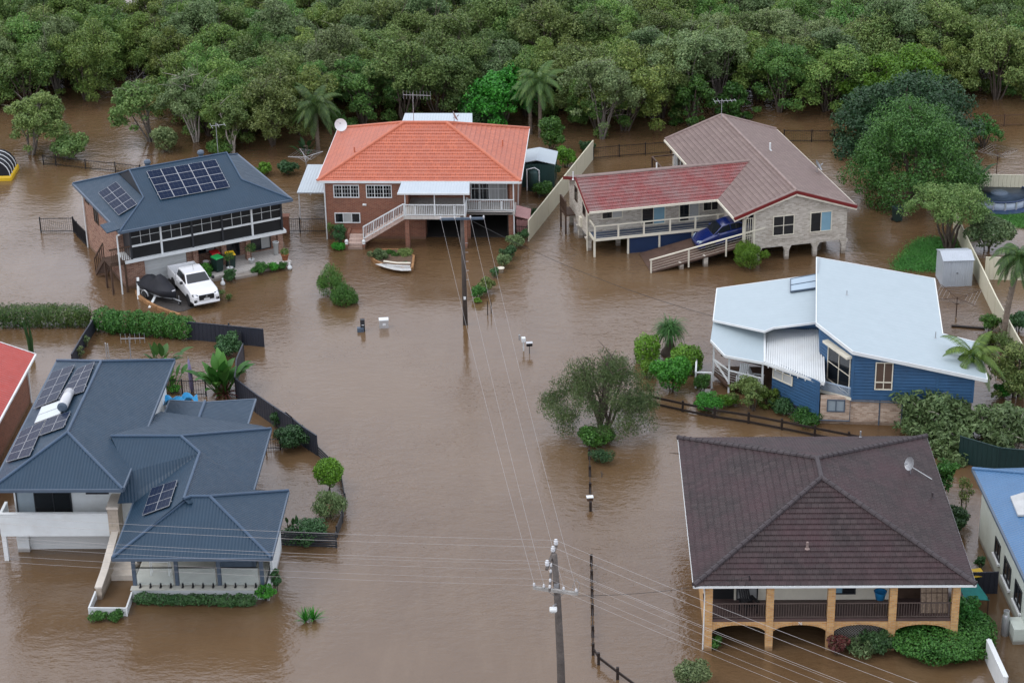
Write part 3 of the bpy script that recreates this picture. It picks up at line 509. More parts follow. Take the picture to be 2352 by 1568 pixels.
# ---- solar-panel house, left of the middle
S = Frame(-24.73, 127.29, 26.6); hs1 = house('brick_house', 'two storey pink brick house with slate blue metal roof and rooftop solar panels', S)
Wd, Dp, ze, g, zk, zr = 11.74, 10.23, 4.4, 2.5, 5.43, 6.5
mb = MB()
mb.poly([(0,0,ze),(Wd,0,ze),(Wd-g,g,zk),(Wd-g,Dp/2,zr),(g,Dp/2,zr),(g,g,zk)]); mb.poly([(Wd,Dp,ze),(0,Dp,ze),(g,Dp-g,zk),(g,Dp/2,zr),(Wd-g,Dp/2,zr),(Wd-g,Dp-g,zk)])
mb.poly([(0,Dp,ze),(0,0,ze),(g,g,zk),(g,Dp-g,zk)]); mb.poly([(Wd,0,ze),(Wd,Dp,ze),(Wd-g,Dp-g,zk),(Wd-g,g,zk)])
rf = mb.build('roof', M['roofblue'], hs1)
mb = MB()
for u, sg in ((g+.02, 1), (Wd-g-.02, -1)): p = [(u,g,zk),(u,Dp/2,zr-.02),(u,Dp-g,zk)]; mb.poly(p if sg < 0 else p[::-1])
mb.build('gablet', M['darkpaint'], rf)
mb = MB(); caps(mb, [((0,0,ze),(g,g,zk)),((g,g,zk),(g,Dp/2,zr)),((Wd,0,ze),(Wd-g,g,zk)),((Wd-g,g,zk),(Wd-g,Dp/2,zr)),((g,Dp/2,zr),(Wd-g,Dp/2,zr)),((g,Dp/2,zr),(g,Dp-g,zk)),((0,Dp,ze),(g,Dp-g,zk)),((Wd-g,Dp/2,zr),(Wd-g,Dp-g,zk)),((Wd,Dp,ze),(Wd-g,Dp-g,zk))], .05); mb.build('ridge_flashing', M['blueflash'], rf)
mb = MB(); edgebars(mb, [(0,0,ze),(Wd,0,ze),(Wd,Dp,ze),(0,Dp,ze)], .13, .16, -.06); mb.build('gutter', M['slate'], rf)
mb = MB(); mb.box((.1,.1,ze-.2),(Wd-.1,Dp-.1,ze-.16)); mb.build('soffit', M['darkpaint'], hs1)
mb = MB(); mb.box((.45,2.1,-.6),(11.25,9.6,ze-.2)); mb.box((.45,1.0,-.6),(1.72,2.1,2.0)); mb.box((4.65,1.25,-.6),(5.35,2.1,2.0)); mb.box((1.72,1.25,1.72),(4.65,2.1,2.0)); mb.build('wall', M['brickpink'], hs1)
mb = MB(); mb.box((.3,.42,1.98),(11.35,2.08,2.18)); mb.build('balcony_slab', M['white'], hs1)
bays = [.8, 2.83, 4.93, 6.99, 9.05, 11.12]; zt = ze-.22
mb = MB(); mb.box((.83,.6,2.18),(11.1,.66,zt)); mb.build('screen', M['screen'], hs1)
mb = MB(); mb.box((.78,.62,2.18),(.84,2.1,zt)); mb.box((11.1,.66,2.18),(11.14,2.1,zt)); mb.build('end_panel', M['darkpaint'], hs1)
for i, u in enumerate(bays):
    mb = MB(); mb.box((u-.06,.5,2.18),(u+.06,.62,zt)); mb.build('verandah_post', M['darkpaint' if i in (0, 2, 3, 5) else 'white'], hs1)
for i in range(5):
    a, b = bays[i]+.07, bays[i+1]-.07; fr_ = MB(); fr_.box((a,.54,2.98),(b,.62,3.1)); z1 = 3.12
    for k in (1, 2): fr_.box((a+(b-a)*k/3-.012,.575,z1),(a+(b-a)*k/3+.012,.6,zt))
    fr_.box((a,.575,(z1+zt)/2-.012),(b,.599,(z1+zt)/2+.012)); w_ = fr_.build('window', M['white'], hs1)
    q = MB(); q.box((a,.603,z1),(b,.612,zt)); q.build('pane', M['glass'], w_)
for u in (5.2, 7.15, 8.85, 11.1): q = MB(); q.box((u-.17,1.0,-.3),(u+.17,1.34,1.98)); q.build('brick_pillar', M['brickpink'], hs1)
mb = MB(); mb.box((1.74,1.3,-.4),(4.63,1.4,1.72)); gd = mb.build('garage_door', M['garage'], hs1); q = MB()
for k in range(6): q.box((1.74,1.275,.05+k*.28),(4.63,1.3,.07+k*.28))
q.build('door_rib', M['white'], gd)
w1 = Wall(S, (0, 2.1), (1, 0))
window(hs1, w1, (5.6,6.9,1.0,1.9), 2, 1, M['darkpaint'], (M['glass'], M['glasslite'])); window(hs1, w1, (7.5,8.6,.4,1.95), 2, 1, M['darkpaint'], M['glass'], name='front_door'); window(hs1, w1, (9.4,10.8,.45,1.9), 2, 1, M['darkpaint'], (M['glass'], M['glasslite']))
w2 = Wall(S, (.45, 9.6), (0, -1)); window(hs1, w2, (2.3,3.3,2.6,3.9), 2, 1, M['timber'], M['glass']); window(hs1, w2, (.5,1.3,3.4,4.0), 1, 1, M['timber'], M['glass'])
mb = MB(); mb.box((4.6,-.6,-.5),(11.2,2.1,.35)); mb.build('porch', M['tilefloor'], hs1)
mb = MB(); mb.box((7.1,-1.0,-.5),(8.65,-.6,.18)); mb.build('porch_step', M['tilefloor'], hs1)
mb = MB(); mb.tube([(.06,.02,ze-.1),(-.05,.1,ze-.25),(-.1,.35,ze-.35),(-.1,.35,-.3)], .05, 8); mb.build('downpipe', M['white'], hs1); mb = MB(); mb.tube([(.35,9.4,ze-.1),(.35,9.4,-.3)], .05, 8); mb.build('downpipe', M['white'], hs1)
# timber landing and stair at the near left corner
mb = MB(); mb.box((-.7,.5,1.95),(.78,2.0,2.08)); mb.build('landing', M['timber'], hs1); posts(hs1, [(-.62,.6,0),(-.62,1.9,0),(.3,.55,0)], 2.0, .12, M['timber'], 'landing_post', -.3)
mb = MB(); rail(mb, (-.65,.55,2.08),(.75,.55,2.08), 1.0, .12, .035, .08); mb.build('landing_rail', M['timber'], hs1)
mb = MB(); mb.bar((-.62,2.0,2.0),(-.62,4.4,0.1), .06, .25); mb.bar((.2,2.0,2.0),(.2,4.4,0.1), .06, .25)
for k in range(9): mb.box((-.6,2.05+k*.26,1.8-k*.21),(.18,2.3+k*.26,1.84-k*.21))
mb.bar((-.62,2.0,3.05),(-.62,4.4,1.15), .07, .09)
for k in range(6): mb.bar((-.62,2.0+k*.48,2.0-k*.38),(-.62,2.0+k*.48,3.05-k*.38), .06)
mb.build('stair', M['timber'], hs1)
mb = MB(); p = [S.pl(A(*q), (0,0,ze),(0,Dp,ze),(g,g,zk)) for q in ((400,805),(480,792),(548,852),(458,866))]; mb.ext([V((-.75,.25,ze-.05)),V((.2,.25,ze+.05)),V((.2,1.7,ze+.1)),V((-.75,1.7,ze+.0))], (0,0,.06)); mb.build('awning', M['roofblue'], hs1)
ph = ((0,0,ze),(Wd,0,ze),(Wd/2,Dp/2,zr)); solar(hs1, [S.pl(A(*q), *ph) for q in ((768,362),(1325,265),(1440,487),(882,588))], 5, 4)
ph = ((0,0,ze),(0,Dp,ze),(g,g,zk)); solar(hs1, [S.pl(A(*q), *ph) for q in ((385,535),(530,445),(700,625),(550,715))], 2, 4)
for uu in (3.9, 7.6):
    q = MB(); q.lathe([(.16, -.1), (.16, .18), (.2, .2), (.24, .3), (.2, .42), (.08, .48), (0, .49)], 14, (uu, Dp/2+.5, zr-.15)); q.build('roof_ventilator', M['slate'], hs1)
P = S.wd((9.0, 6.2, 6.0)); antenna('thin white mast with short bar behind the solar panel house ridge', P, 2.3, .9, .3, 3)
# ---- orange tiled house, centre
O = Frame(-12.9, 136.46, -3.79); ho = house('brick_house', 'red brick house with bright orange tiled hip roof and white balcony', O)
Wd, Dp, ze, zr, va, ua, ub = 13.74, 10.98, 4.2, 6.5, 5.45, 5.4, 8.35
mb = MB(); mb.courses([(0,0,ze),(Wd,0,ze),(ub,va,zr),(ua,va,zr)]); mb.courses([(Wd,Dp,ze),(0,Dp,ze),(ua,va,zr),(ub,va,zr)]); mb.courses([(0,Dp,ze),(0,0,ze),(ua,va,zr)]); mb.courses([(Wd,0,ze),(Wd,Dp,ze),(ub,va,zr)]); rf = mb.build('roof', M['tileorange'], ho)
mb = MB(); caps(mb, [((0,0,ze),(ua,va,zr)),((Wd,0,ze),(ub,va,zr)),((ua,va,zr),(ub,va,zr)),((0,Dp,ze),(ua,va,zr)),((Wd,Dp,ze),(ub,va,zr))], .11); mb.build('ridge_cap', M['caporange'], rf)
mb = MB(); edgebars(mb, [(0,0,ze),(Wd,0,ze),(Wd,Dp,ze),(0,Dp,ze)], .1, .16, -.05); mb.build('gutter', M['white'], rf)
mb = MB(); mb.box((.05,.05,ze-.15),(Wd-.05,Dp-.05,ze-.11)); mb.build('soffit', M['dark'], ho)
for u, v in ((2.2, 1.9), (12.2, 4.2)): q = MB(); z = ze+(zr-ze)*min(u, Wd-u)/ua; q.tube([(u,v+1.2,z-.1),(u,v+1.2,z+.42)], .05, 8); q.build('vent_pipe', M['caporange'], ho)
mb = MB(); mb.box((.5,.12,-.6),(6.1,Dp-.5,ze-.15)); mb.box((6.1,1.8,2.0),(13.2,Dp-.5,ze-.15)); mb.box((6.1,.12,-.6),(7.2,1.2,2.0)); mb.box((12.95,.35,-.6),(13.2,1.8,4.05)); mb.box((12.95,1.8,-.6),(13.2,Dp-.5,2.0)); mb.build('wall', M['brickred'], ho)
mb = MB(); mb.box((6.1,-.2,1.97),(13.15,1.8,2.0)); mb.build('ceiling', M['dark'], ho); mb = MB(); mb.box((7.0,5.2,-.6),(12.9,5.3,1.96)); mb.box((7.0,1.2,-.6),(7.15,5.2,1.96)); mb.box((12.75,.4,-.6),(12.94,5.2,1.96)); mb.box((7.15,.5,-.6),(12.75,5.2,-.02 if False else .015)); mb.build('garage_shade_lining', M['dark'], ho)  # near-black walls and floor sheet: the garage's inner shade is in their colour
for a in ((6.15,-1.65),(10.02,-1.65)): q = MB(); q.add([(a[0]-.14,a[1],-.6),(a[0]+.14,a[1],-.6),(a[0]+.14,a[1]+.75,-.6),(a[0]-.14,a[1]+.75,-.6),(a[0]-.14,a[1]+.1,2.1),(a[0]+.14,a[1]+.1,2.1),(a[0]+.14,a[1]+.4,2.1),(a[0]-.14,a[1]+.4,2.1)], [(0,3,2,1),(4,5,6,7),(0,1,5,4),(1,2,6,5),(2,3,7,6),(3,0,4,7)]); q.build('brick_pillar', M['brickred'], ho)
q = MB(); q.box((9.9,.2,-.5),(10.25,.5,1.9)); q.build('brick_pillar', M['brickred'], ho); q = MB(); q.box((12.85,.18,-.5),(13.25,.34,1.9)); q.build('brick_pillar', M['brickred'], ho)
zb = 2.14; mb = MB(); mb.box((5.95,-1.7,zb),(10.1,1.8,zb+.22)); mb.build('balcony_floor', M['tilefloor'], ho); mb = MB(); mb.box((10.1,.0,zb-.3),(13.3,1.8,zb-.08)); mb.build('balcony_floor', M['tilefloor'], ho)
mb = MB(); rail(mb, (6.05,-1.62,zb+.22),(10.05,-1.62,zb+.22), .78, .12, .028, .055); posts_ = [(6.05,-1.62),(10.05,-1.62)]
for u in (6.75, 8.05, 9.35):
    for k in range(6): z = zb+.36+k*.1; mb.lathe([(0, -.05), (.07, 0), (0, .05)], 6, (u, -1.62, z))
for u, v in posts_: mb.bar((u,v,zb+.2),(u,v,zb+1.08), .07)
mb.build('balustrade', M['white'], ho); mb = MB(); rail(mb, (10.1,.06,zb-.08),(13.22,.06,zb-.08), .82, .12, .028, .055); rail(mb, (10.08,.06,zb+.1),(10.08,-1.6,zb+.22), .78, .14, .028, .055)
for u in (10.95, 12.4):
    for k in range(6): mb.lathe([(0, -.05), (.07, 0), (0, .05)], 6, (u, .06, zb+.08+k*.1))
mb.build('balustrade', M['white'], ho)
# stair down to the left, along the front
mb = MB(); 
for k in range(11): x = 3.25+k*.25; z = .7+k*.155; mb.add([(x,-1.65,z-.3),(x+.25,-1.65,z-.15),(x+.25,-1.65,z),(x,-1.65,z),(x,-.55,z-.3),(x+.25,-.55,z-.15),(x+.25,-.55,z),(x,-.55,z)], [(0,1,2,3),(5,4,7,6),(3,2,6,7),(0,3,7,4),(1,0,4,5)])
mb.build('stair', M['pinktile'], ho)
mb = MB(); a, b = V((3.2,-1.66,.62)), V((5.98,-1.66,zb+.3)); mb.bar(a+V((0,0,.95)), b+V((0,0,.78)), .07); mb.bar(a+V((0,0,.12)), b+V((0,0,0)), .06)
for k in range(25): q_ = k/24; p = a.lerp(b, q_); mb.bar(p+V((0,0,.1*(1-q_))), p+V((0,0,.95-.17*q_)), .028 if k % 6 else .06)
mb.build('stair_rail', M['white'], ho)
mb = MB(); steps(mb, (2.15,-1.85,0), (0,1,0), (1,0,0), 4, .3, .17, .95); mb.build('front_steps', M['pinktile'], ho)
mb = MB(); mb.box((1.95,-1.85,-.5),(2.14,.1,.35)); mb.box((3.11,-1.85,-.5),(3.28,-.4,.4)); mb.box((1.95,-.6,-.5),(3.3,.1,.7)); mb.box((1.95,-.9,.35),(2.14,.1,.8)); mb.build('step_wall', M['brickred'], ho)
for u in (2.04, 3.2): q = MB(); q.lathe([(.1, 0), (.12, .06), (.07, .1), (.13, .17), (.12, .26), (.05, .33), (0, .35)], 10, (u,-1.75,.36)); q.build('post_ornament', M['white'], ho)
mb = MB(); mb.ext([V((5.72,.0,4.13)),V((10.3,.0,4.13)),V((10.42,-1.75,3.98)),V((5.62,-1.75,3.98))], (0,0,.05)); mb.build('balcony_awning', M['roofwhite2'], ho)
mb = MB(); mb.bar((5.6,-1.75,3.97),(10.42,-1.75,3.97), .07, .12)
for u in (6.08, 8.05, 10.03): mb.bar((u,-1.6,zb+.2),(u,-1.6,3.97), .06)
mb.build('awning_frame', M['white'], ho)
wO = Wall(O, (0, .12), (1, 0)); wP = Wall(O, (0, 1.8), (1, 0)); dg = (M['glass'], M['glasslite'], M['glass'])
for p_, q_, c_ in (((440,745),(665,855),3), ((718,745),(943,857),3), ((452,982),(675,1070),3)):
    f = window(ho, wO, wO.rect(B(*p_), B(*q_)), c_, 1, M['white'], M['glass'] if c_ == 3 and p_[1] < 900 else dg); r = wO.rect(B(*p_), B(*q_)); q = MB()
    for i in range(3):
        a = r[0]+(r[1]-r[0])*i/3; w_ = (r[1]-r[0])/3
        if p_[1] < 900:
            for k in (1, 2): wO.slab(q, a+w_*k/3-.008, a+w_*k/3+.008, r[2], r[3], .02, .035)
            for k in (1, 2): wO.slab(q, r[0]+i*w_, r[0]+(i+1)*w_, r[2]+(r[3]-r[2])*k/3-.008, r[2]+(r[3]-r[2])*k/3+.008, .02, .034)
    if q.v: q.build('glazing_bar', M['white'], f)
window(ho, wP, (6.7,9.5,zb+.75,3.75), 4, 1, M['white'], (M['glasslite'], M['glass'], M['glass'], M['glasslite'])); f = window(ho, wP, (10.2,12.7,zb+.05,3.9), 4, 2, M['white'], (M['glass'], M['glass'], M['glasslite'], M['glasslite']), name='balcony_door'); q = MB()
for k in range(9): wP.slab(q, 10.2+2.5*k/9-.008, 10.2+2.5*k/9+.008, zb+.1, 3.9, .02, .04)
q.build('glazing_bar', M['white'], f)
q = MB(); wO.slab(q, 3.0, 3.25, 2.45, 2.55, 0, .14); q.lathe([(.09, 0), (.09, .05), (0, .12)], 10, wO.pt(3.1, 2.5, .12)); q.build('wall_lamp', M['white'], ho)
q = MB(); wO.slab(q, 6.5, 6.85, 1.45, 1.65, 0, .06); q.build('meter_box', M['steel'], ho)
for P_ in (((.46,.02,ze-.1),(.46,.05,-.3)), ((13.22,.12,ze-.1),(13.22,.12,0)), ((13.42,3.2,ze-.1),(13.3,3.4,1.2),(13.3,3.4,-.2))): q = MB(); q.tube(P_, .045, 8); q.build('downpipe', M['white'], ho)
mb = MB(); mb.ext([V((4.4,10.6,4.1)),V((9.7,10.6,4.1)),V((9.5,13.2,4.55)),V((4.6,13.2,4.55))], (0,0,.06)); mb.build('rear_patio_roof', M['roofwhite2'], ho); posts(ho, [(4.9,13,0),(9.2,13,0),(7,13,0)], 4.5, .1, M['white'], 'patio_post')
dish('large round white dish on the left hip corner of the orange roof', O.wd((.35, 9.6, 4.35)), .46, (.35, -.85, .45)); dish('small grey dish behind the orange roof ridge', O.wd((8.8, 6.3, 6.1)), .4, (.9, .2, .4), m='steel')
antenna('tall branching aerial standing behind the orange roof ridge', O.wd((6.0, 6.2, 6.1)), 2.3, 1.9, -.15, 9, True)
cp = thing('carport', 'white flat roofed carport beside the orange roofed house', 'carport', O.o, O.a); mb = MB(); mb.ext([V((-2.02,3.5,2.0)),V((.48,3.5,2.0)),V((.48,8.8,2.15)),V((-2.02,8.8,2.15))], (0,0,.08)); mb.build('roof', M['roofwhite2'], cp); posts(cp, [(-1.92,3.7,0),(-1.92,8.6,0),(-.9,8.6,0)], 2.0, .09, M['white'], 'post', -.3)
# ---- tan brick house with the ramp, right of the middle
T = Frame(14.58, 130.17, 12.08); ht = house('brick_house', 'raised pale brick house with grey and faded red tiled roofs above a car ramp', T)
W_, D_, ze, zr, uc = 8.32, 16.06, 3.4, 4.85, 4.16
def mz(u): return ze+(zr-ze)*(u/uc if u < uc else (W_-u)/uc)
wz0, wv0, wvr, wzr, wvb = 3.4, 3.55, 7.0, 4.55, 10.45
ur = (wzr-ze)/(zr-ze)*uc
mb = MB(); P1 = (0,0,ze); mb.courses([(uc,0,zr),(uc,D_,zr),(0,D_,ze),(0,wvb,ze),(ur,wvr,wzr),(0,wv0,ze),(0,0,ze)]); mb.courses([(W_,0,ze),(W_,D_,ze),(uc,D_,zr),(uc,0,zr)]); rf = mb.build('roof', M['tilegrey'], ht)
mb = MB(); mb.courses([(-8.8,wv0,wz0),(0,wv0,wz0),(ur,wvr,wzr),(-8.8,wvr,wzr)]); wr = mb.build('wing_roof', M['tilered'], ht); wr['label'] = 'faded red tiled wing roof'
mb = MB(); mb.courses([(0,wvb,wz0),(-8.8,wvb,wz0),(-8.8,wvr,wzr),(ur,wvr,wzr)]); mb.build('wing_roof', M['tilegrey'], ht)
mb = MB(); caps(mb, [((uc,0,zr),(uc,D_,zr)),((0,0,ze),(uc,0,zr)),((W_,0,ze),(uc,0,zr)),((0,D_,ze),(uc,D_,zr)),((W_,D_,ze),(uc,D_,zr)),((-8.8,wvr,wzr),(ur,wvr,wzr))], .1); mb.build('ridge_cap', M['capgrey'], rf)
mb = MB(); mred = mat('dark_red_barge', (.16, .015, .015), .5)
for a, b in (((-.05,-.1,ze-.06),(uc,-.1,zr-.06)),((W_+.05,-.1,ze-.06),(uc,-.1,zr-.06)),((-8.86,wv0,wz0-.06),(-8.86,wvr,wzr-.06)),((-8.86,wvb,wz0-.06),(-8.86,wvr,wzr-.06))): mb = MB(); mb.bar(a, b, .06, .2); mb.build('barge_board', mred, rf)
mb = MB()
for a, b in (((-.05,-.04,ze-.22),(uc,-.04,zr-.24)),((W_+.05,-.04,ze-.22),(uc,-.04,zr-.24)),((-8.8,wv0-.04,wz0-.07),(0,wv0-.04,wz0-.07)),((-.05,0,ze-.08),(-.05,wv0,ze-.08)),((W_+.05,0,ze-.08),(W_+.05,D_,ze-.08)),((-.05,wvb,ze-.08),(-.05,D_,ze-.08)),((-8.84,wv0,wz0-.22),(-8.84,wvr,wzr-.24))): mb.bar(a, b, .08, .14)
mb.build('gutter', M['cream'], rf)
fl = .95; mb = MB(); mb.ext([V(p) for p in ((1.55,.3,fl),(7.85,.3,fl),(7.85,.3,mz(7.85)-.08),(uc,.3,zr-.12),(1.55,.3,mz(1.55)-.1))], (0,.25,0)); mb.box((7.6,.55,fl),(7.85,15.8,ze)); mb.box((.5,15.6,fl),(7.6,15.8,ze)); mb.ext([V(p) for p in ((.5,15.6,ze),(7.85,15.6,ze),(uc,15.6,zr-.1))], (0,.2,0))
mb.box((.5,10.4,fl),(.7,15.6,ze)); mb.box((.5,2.4,fl),(.7,5.2,ze-.05)); mb.box((-8.5,5.15,fl),(.5,5.35,ze+.5)); mb.ext([V(p) for p in ((-8.5,5.35,fl),(-8.5,10.2,fl),(-8.5,10.2,ze),(-8.5,7,wzr-.12),(-8.5,5.35,ze+.1))][::-1], (.2,0,0)); mb.box((-8.3,10.0,fl),(.5,10.2,ze)); mb.build('wall', M['bricktan'], ht)
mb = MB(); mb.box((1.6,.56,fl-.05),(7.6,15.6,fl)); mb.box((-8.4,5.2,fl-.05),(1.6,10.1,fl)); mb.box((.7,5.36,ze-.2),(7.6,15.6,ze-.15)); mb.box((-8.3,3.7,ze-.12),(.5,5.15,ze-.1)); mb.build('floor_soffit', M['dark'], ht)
for u, v in ((7.7,.42),(5.72,.42),(3.76,.42),(1.75,.42),(7.7,4),(7.7,8),(-8.4,5.25),(-8.4,7.6),(-8.4,10.1),(-6.3,5.6),(-3,5.6),(5.7,4),(3.7,4),(1.7,3)):
    q = MB(); q.box((u-.14,v-.14,-.5),(u+.14,v+.14,fl-.2)); q.add([(u-.14,v-.13,fl-.35),(u+.14,v-.13,fl-.35),(u+.3,v-.13,fl),(u-.3,v-.13,fl),(u-.14,v+.13,fl-.35),(u+.14,v+.13,fl-.35),(u+.3,v+.13,fl),(u-.3,v+.13,fl)], [(0,1,2,3),(5,4,7,6),(1,5,6,2),(4,0,3,7),(3,2,6,7),(0,4,5,1)]); q.build('brick_pier', M['bricktan'], ht)
wT = Wall(T, (0, .3), (1, 0)); wU = Wall(T, (0, 5.15), (1, 0)); wV = Wall(T, (-8.5, 10.2), (0, -1))
window(ht, wT, wT.rect(Cc(1668,842), Cc(1815,968)), 2, 2, M['cream'], M['glass']); window(ht, wT, wT.rect(Cc(1932,815), Cc(2080,942)), 2, 1, M['cream'], (M['glass'], M['glassteal']))
q = MB()
for a, b in (((1665,972),(1822,985)), ((1928,944),(2085,958))): r = wT.rect(Cc(*a), Cc(*b)); wT.slab(q, r[0], r[1], r[2]-.04, r[2]+.06, 0, .07)
q.build('window_sill', M['bricktan'], ht)
for a, b, c_, pm_, nm in (((455,800),(605,850),2,(M['glass'], M['glasslite']),'window'), ((738,772),(905,893),2,(M['glass'], M['glassteal']),'sliding_door'), ((1003,748),(1145,870),2,(M['glass'], M['glasslite']),'sliding_door'), ((1172,738),(1292,795),2,M['glass'],'window')):
    r = wU.rect(Cc(*a), Cc(*b)); r = (r[0], r[1], max(r[2], fl+.45) if nm != 'window' else r[2], min(r[3], 3.3)); window(ht, wU, r, c_, 1, M['cream'], pm_, name=nm)
window(ht, wV, (1.6,2.3,2.4,3.4), 1, 1, M['timber'], M['glass']); window(ht, wV, (3.8,4.5,2.2,3.2), 1, 1, M['timber'], M['glass'])
# barred gateway beside the gable
mb = MB(); mb.box((.72,.32,fl-.1),(.86,.5,3.3)); mb.box((1.42,.32,fl-.1),(1.55,.5,3.5))
for k in range(4): mb.bar((.92+k*.14,.36,.75),(.92+k*.14,.36,3.15), .035)
for z in (.8,1.9,3.1): mb.bar((.86,.36,z),(1.42,.36,z), .04)
mb.build('barred_gate', M['cream'], ht)
# verandah deck
zd = 1.3; mb = MB(); mb.box((-8.36,3.86,zd-.08),(.75,5.14,zd+.02)); mb.build('deck', M['deck'], ht); mb = MB(); mb.box((-8.4,3.78,zd-.14),(1.0,3.86,zd+.04)); mb.box((-8.44,3.86,zd-.14),(-8.36,5.14,zd+.04)); mb.build('deck_edge', M['cream'], ht)
for u in (-8.35,-6.75,-5.0,-3.2,-1.45,.1): q = MB(); q.box((u-.055,3.79,zd),(u+.055,3.9,zd+.86)); q.build('verandah_post', M['cream'], ht)
mb = MB(); mb.bar((-8.4,3.84,zd+.9),(.8,3.84,zd+.9), .11, .07); mb.bar((-8.38,3.84,zd+.9),(-8.38,5.1,zd+.9), .11, .07)
for k in range(4): mb.bar((-8.3,3.84,zd+.15+k*.18),(.75,3.84,zd+.15+k*.18), .012)
mb.build('verandah_rail', M['cream'], ht)
for u, h_ in ((-8.35,1.3),(-6.05,1.3),(-3.9,1.3),(-1.6,1.3)): q = MB(); q.box((u-.06,3.9,-.5),(u+.06,4.02,zd-.1)); q.build('deck_post', M['cream'], ht)
mb = MB(); a, b, z0, z1 = -5.95, .4, -.1, zd-.12; k = a-1.4
while k < b:
    for sg in (1, -1):
        p, q_ = (V((k,3.96,z0)), V((k+1.3,3.96,z1))) if sg > 0 else (V((k,3.98,z1)), V((k+1.3,3.98,z0)))
        t0 = max(0, (a-k)/1.3); t1 = min(1, (b-k)/1.3)
        if t1 > t0: mb.bar(p.lerp(q_, t0), p.lerp(q_, t1), .008, .06)
    k += .14
mb.build('lattice_screen', M['bluedark'], ht); mb = MB(); mb.box((-5.95,4.05,-.3),(.4,4.1,z1)); mb.build('lattice_backing', M['bluepaint'], ht)
# driveway ramp
mb = MB(); R0, R1 = [V((-5.5,.35,-.05)), V((-5.35,3.7,-.05))], [V((2.2,.35,1.42)), V((2.2,3.7,1.42))]; mb.ext([R0[0], R1[0], R1[1], R0[1]], (0,0,.1)); mb.build('driveway_ramp', M['ramp'], ht); mb = MB(); mb.box((2.2,.6,1.2),(7.5,3.7,1.5)); mb.build('carport_floor', M['ramp'], ht)
mb = MB(); z_ = V((0,0,1))
for q_ in (.0,.33,.66): p = R0[0].lerp(R1[0], q_)+V((0,-.03,0)); mb.bar(p-z_*.3, p+z_*.95, .09)
mb.bar(R0[0]+V((-.1,-.03,.95)), R1[0]+V((0,-.03,.95)), .09, .08)
for k in range(4): mb.bar(R0[0]+V((0,-.03,.2+k*.18)), R1[0]+V((0,-.03,.2+k*.18)), .012)
mb.build('ramp_rail', M['cream'], ht)
for u in (-1.75, -3.4): q = MB(); q.box((u-.14,.4,-.5),(u+.14,.7,.05+(u+5.5)*.19)); q.build('brick_pier', M['bricktan'], ht)
# rear balcony corner, vents
mb = MB(); mb.box((-1.2,12.6,1.4),(.5,15.4,1.5)); mb.build('rear_balcony', M['timber'], ht); mb = MB(); rail(mb, (-1.15,12.7,1.5),(-1.15,15.3,1.5), .95, .5, .05, .08); mb.bar((-1.15,12.7,2.45),(.5,12.7,2.45), .08); mb.bar((-1.15,15.3,2.45),(.5,15.3,2.45), .08)
for p in ((-1.15,12.7),(-1.15,15.3)): mb.bar((p[0],p[1],-.4),(p[0],p[1],2.45), .12)
mb.build('rear_balcony_rail', M['timber'], ht); wR = Wall(T, (.5, 15.6), (0, -1)); window(ht, wR, (.3,2.6,1.3,3.2), 3, 1, M['white'], (M['glasslite'], M['glass'], M['glass']), name='sliding_door')
mb = MB(); mb.box((-9.25,8.4,1.3),(-8.55,9.9,1.4)); mb.build('side_landing', M['timber'], ht); mb = MB(); rail(mb, (-9.2,8.45,1.4),(-9.2,9.85,1.4), .95, .14, .03, .07)
for v in (8.45, 9.85): mb.bar((-9.2,v,-.4),(-9.2,v,2.35), .11)
mb.build('side_landing_rail', M['timber'], ht); q = MB(); q.box((-8.66,6.6,1.15),(-8.5,7.0,1.8)); q.build('meter_box', M['cream'], ht)
vent(ht, (-3.2, 7.15, 4.5), .5, .05); vent(ht, (-9.0, 7.1, 4.4), .55, .04); vent(ht, (5.5, 9.2, mz(5.5)-.02), .55, .07)
q = MB(); q.tube([(1.4,.28,mz(1.4)-.25),(.8,.2,3.1),(.78,.25,1.2)], .045, 8); q.build('downpipe', M['cream'], ht); q = MB(); q.tube([(-8.55,5.1,3.2),(-8.55,5.1,-.3)], .045, 8); q.build('downpipe', M['cream'], ht)
dish('blue grey dish on the right eave of the grey tiled roof', T.wd((7.9, 6.3, 3.45)), .42, (.8, -.1, .5), m='steel'); antenna('aerial with short cross bars at the back of the grey roof ridge', T.wd((3.9, 15.2, 4.7)), 1.6, 1.5, .1, 6)
# ---- brown tiled house with brick arches, near right
Wf = Frame(7.99, 83.96, -1.74); hb = house('brick_house', 'house with huge dark brown tiled hip roof over blond brick arches', Wf)
W_, D_, ze, zr, c_, d_ = 12.69, 14.7, 3.6, 5.68, 6.35, 8.35
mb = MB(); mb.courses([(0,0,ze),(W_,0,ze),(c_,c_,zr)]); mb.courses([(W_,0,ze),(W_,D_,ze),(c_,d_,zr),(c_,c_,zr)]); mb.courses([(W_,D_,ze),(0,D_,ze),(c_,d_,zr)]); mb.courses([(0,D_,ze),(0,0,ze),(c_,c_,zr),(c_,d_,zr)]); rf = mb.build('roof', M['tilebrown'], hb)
mb = MB(); caps(mb, [((0,0,ze),(c_,c_,zr)),((W_,0,ze),(c_,c_,zr)),((0,D_,ze),(c_,d_,zr)),((W_,D_,ze),(c_,d_,zr)),((c_,c_,zr),(c_,d_,zr))], .12)
for a, b in (((0,0,ze),(c_,c_,zr)),((W_,0,ze),(c_,c_,zr)),((0,D_,ze),(c_,d_,zr)),((W_,D_,ze),(c_,d_,zr))):
    n = 22
    for k in range(n): p = V(a).lerp(V(b), k/n); q = V(a).lerp(V(b), (k+.16)/n); mb.tube([p+V((0,0,.035)), q+V((0,0,.035))], .14, 8)
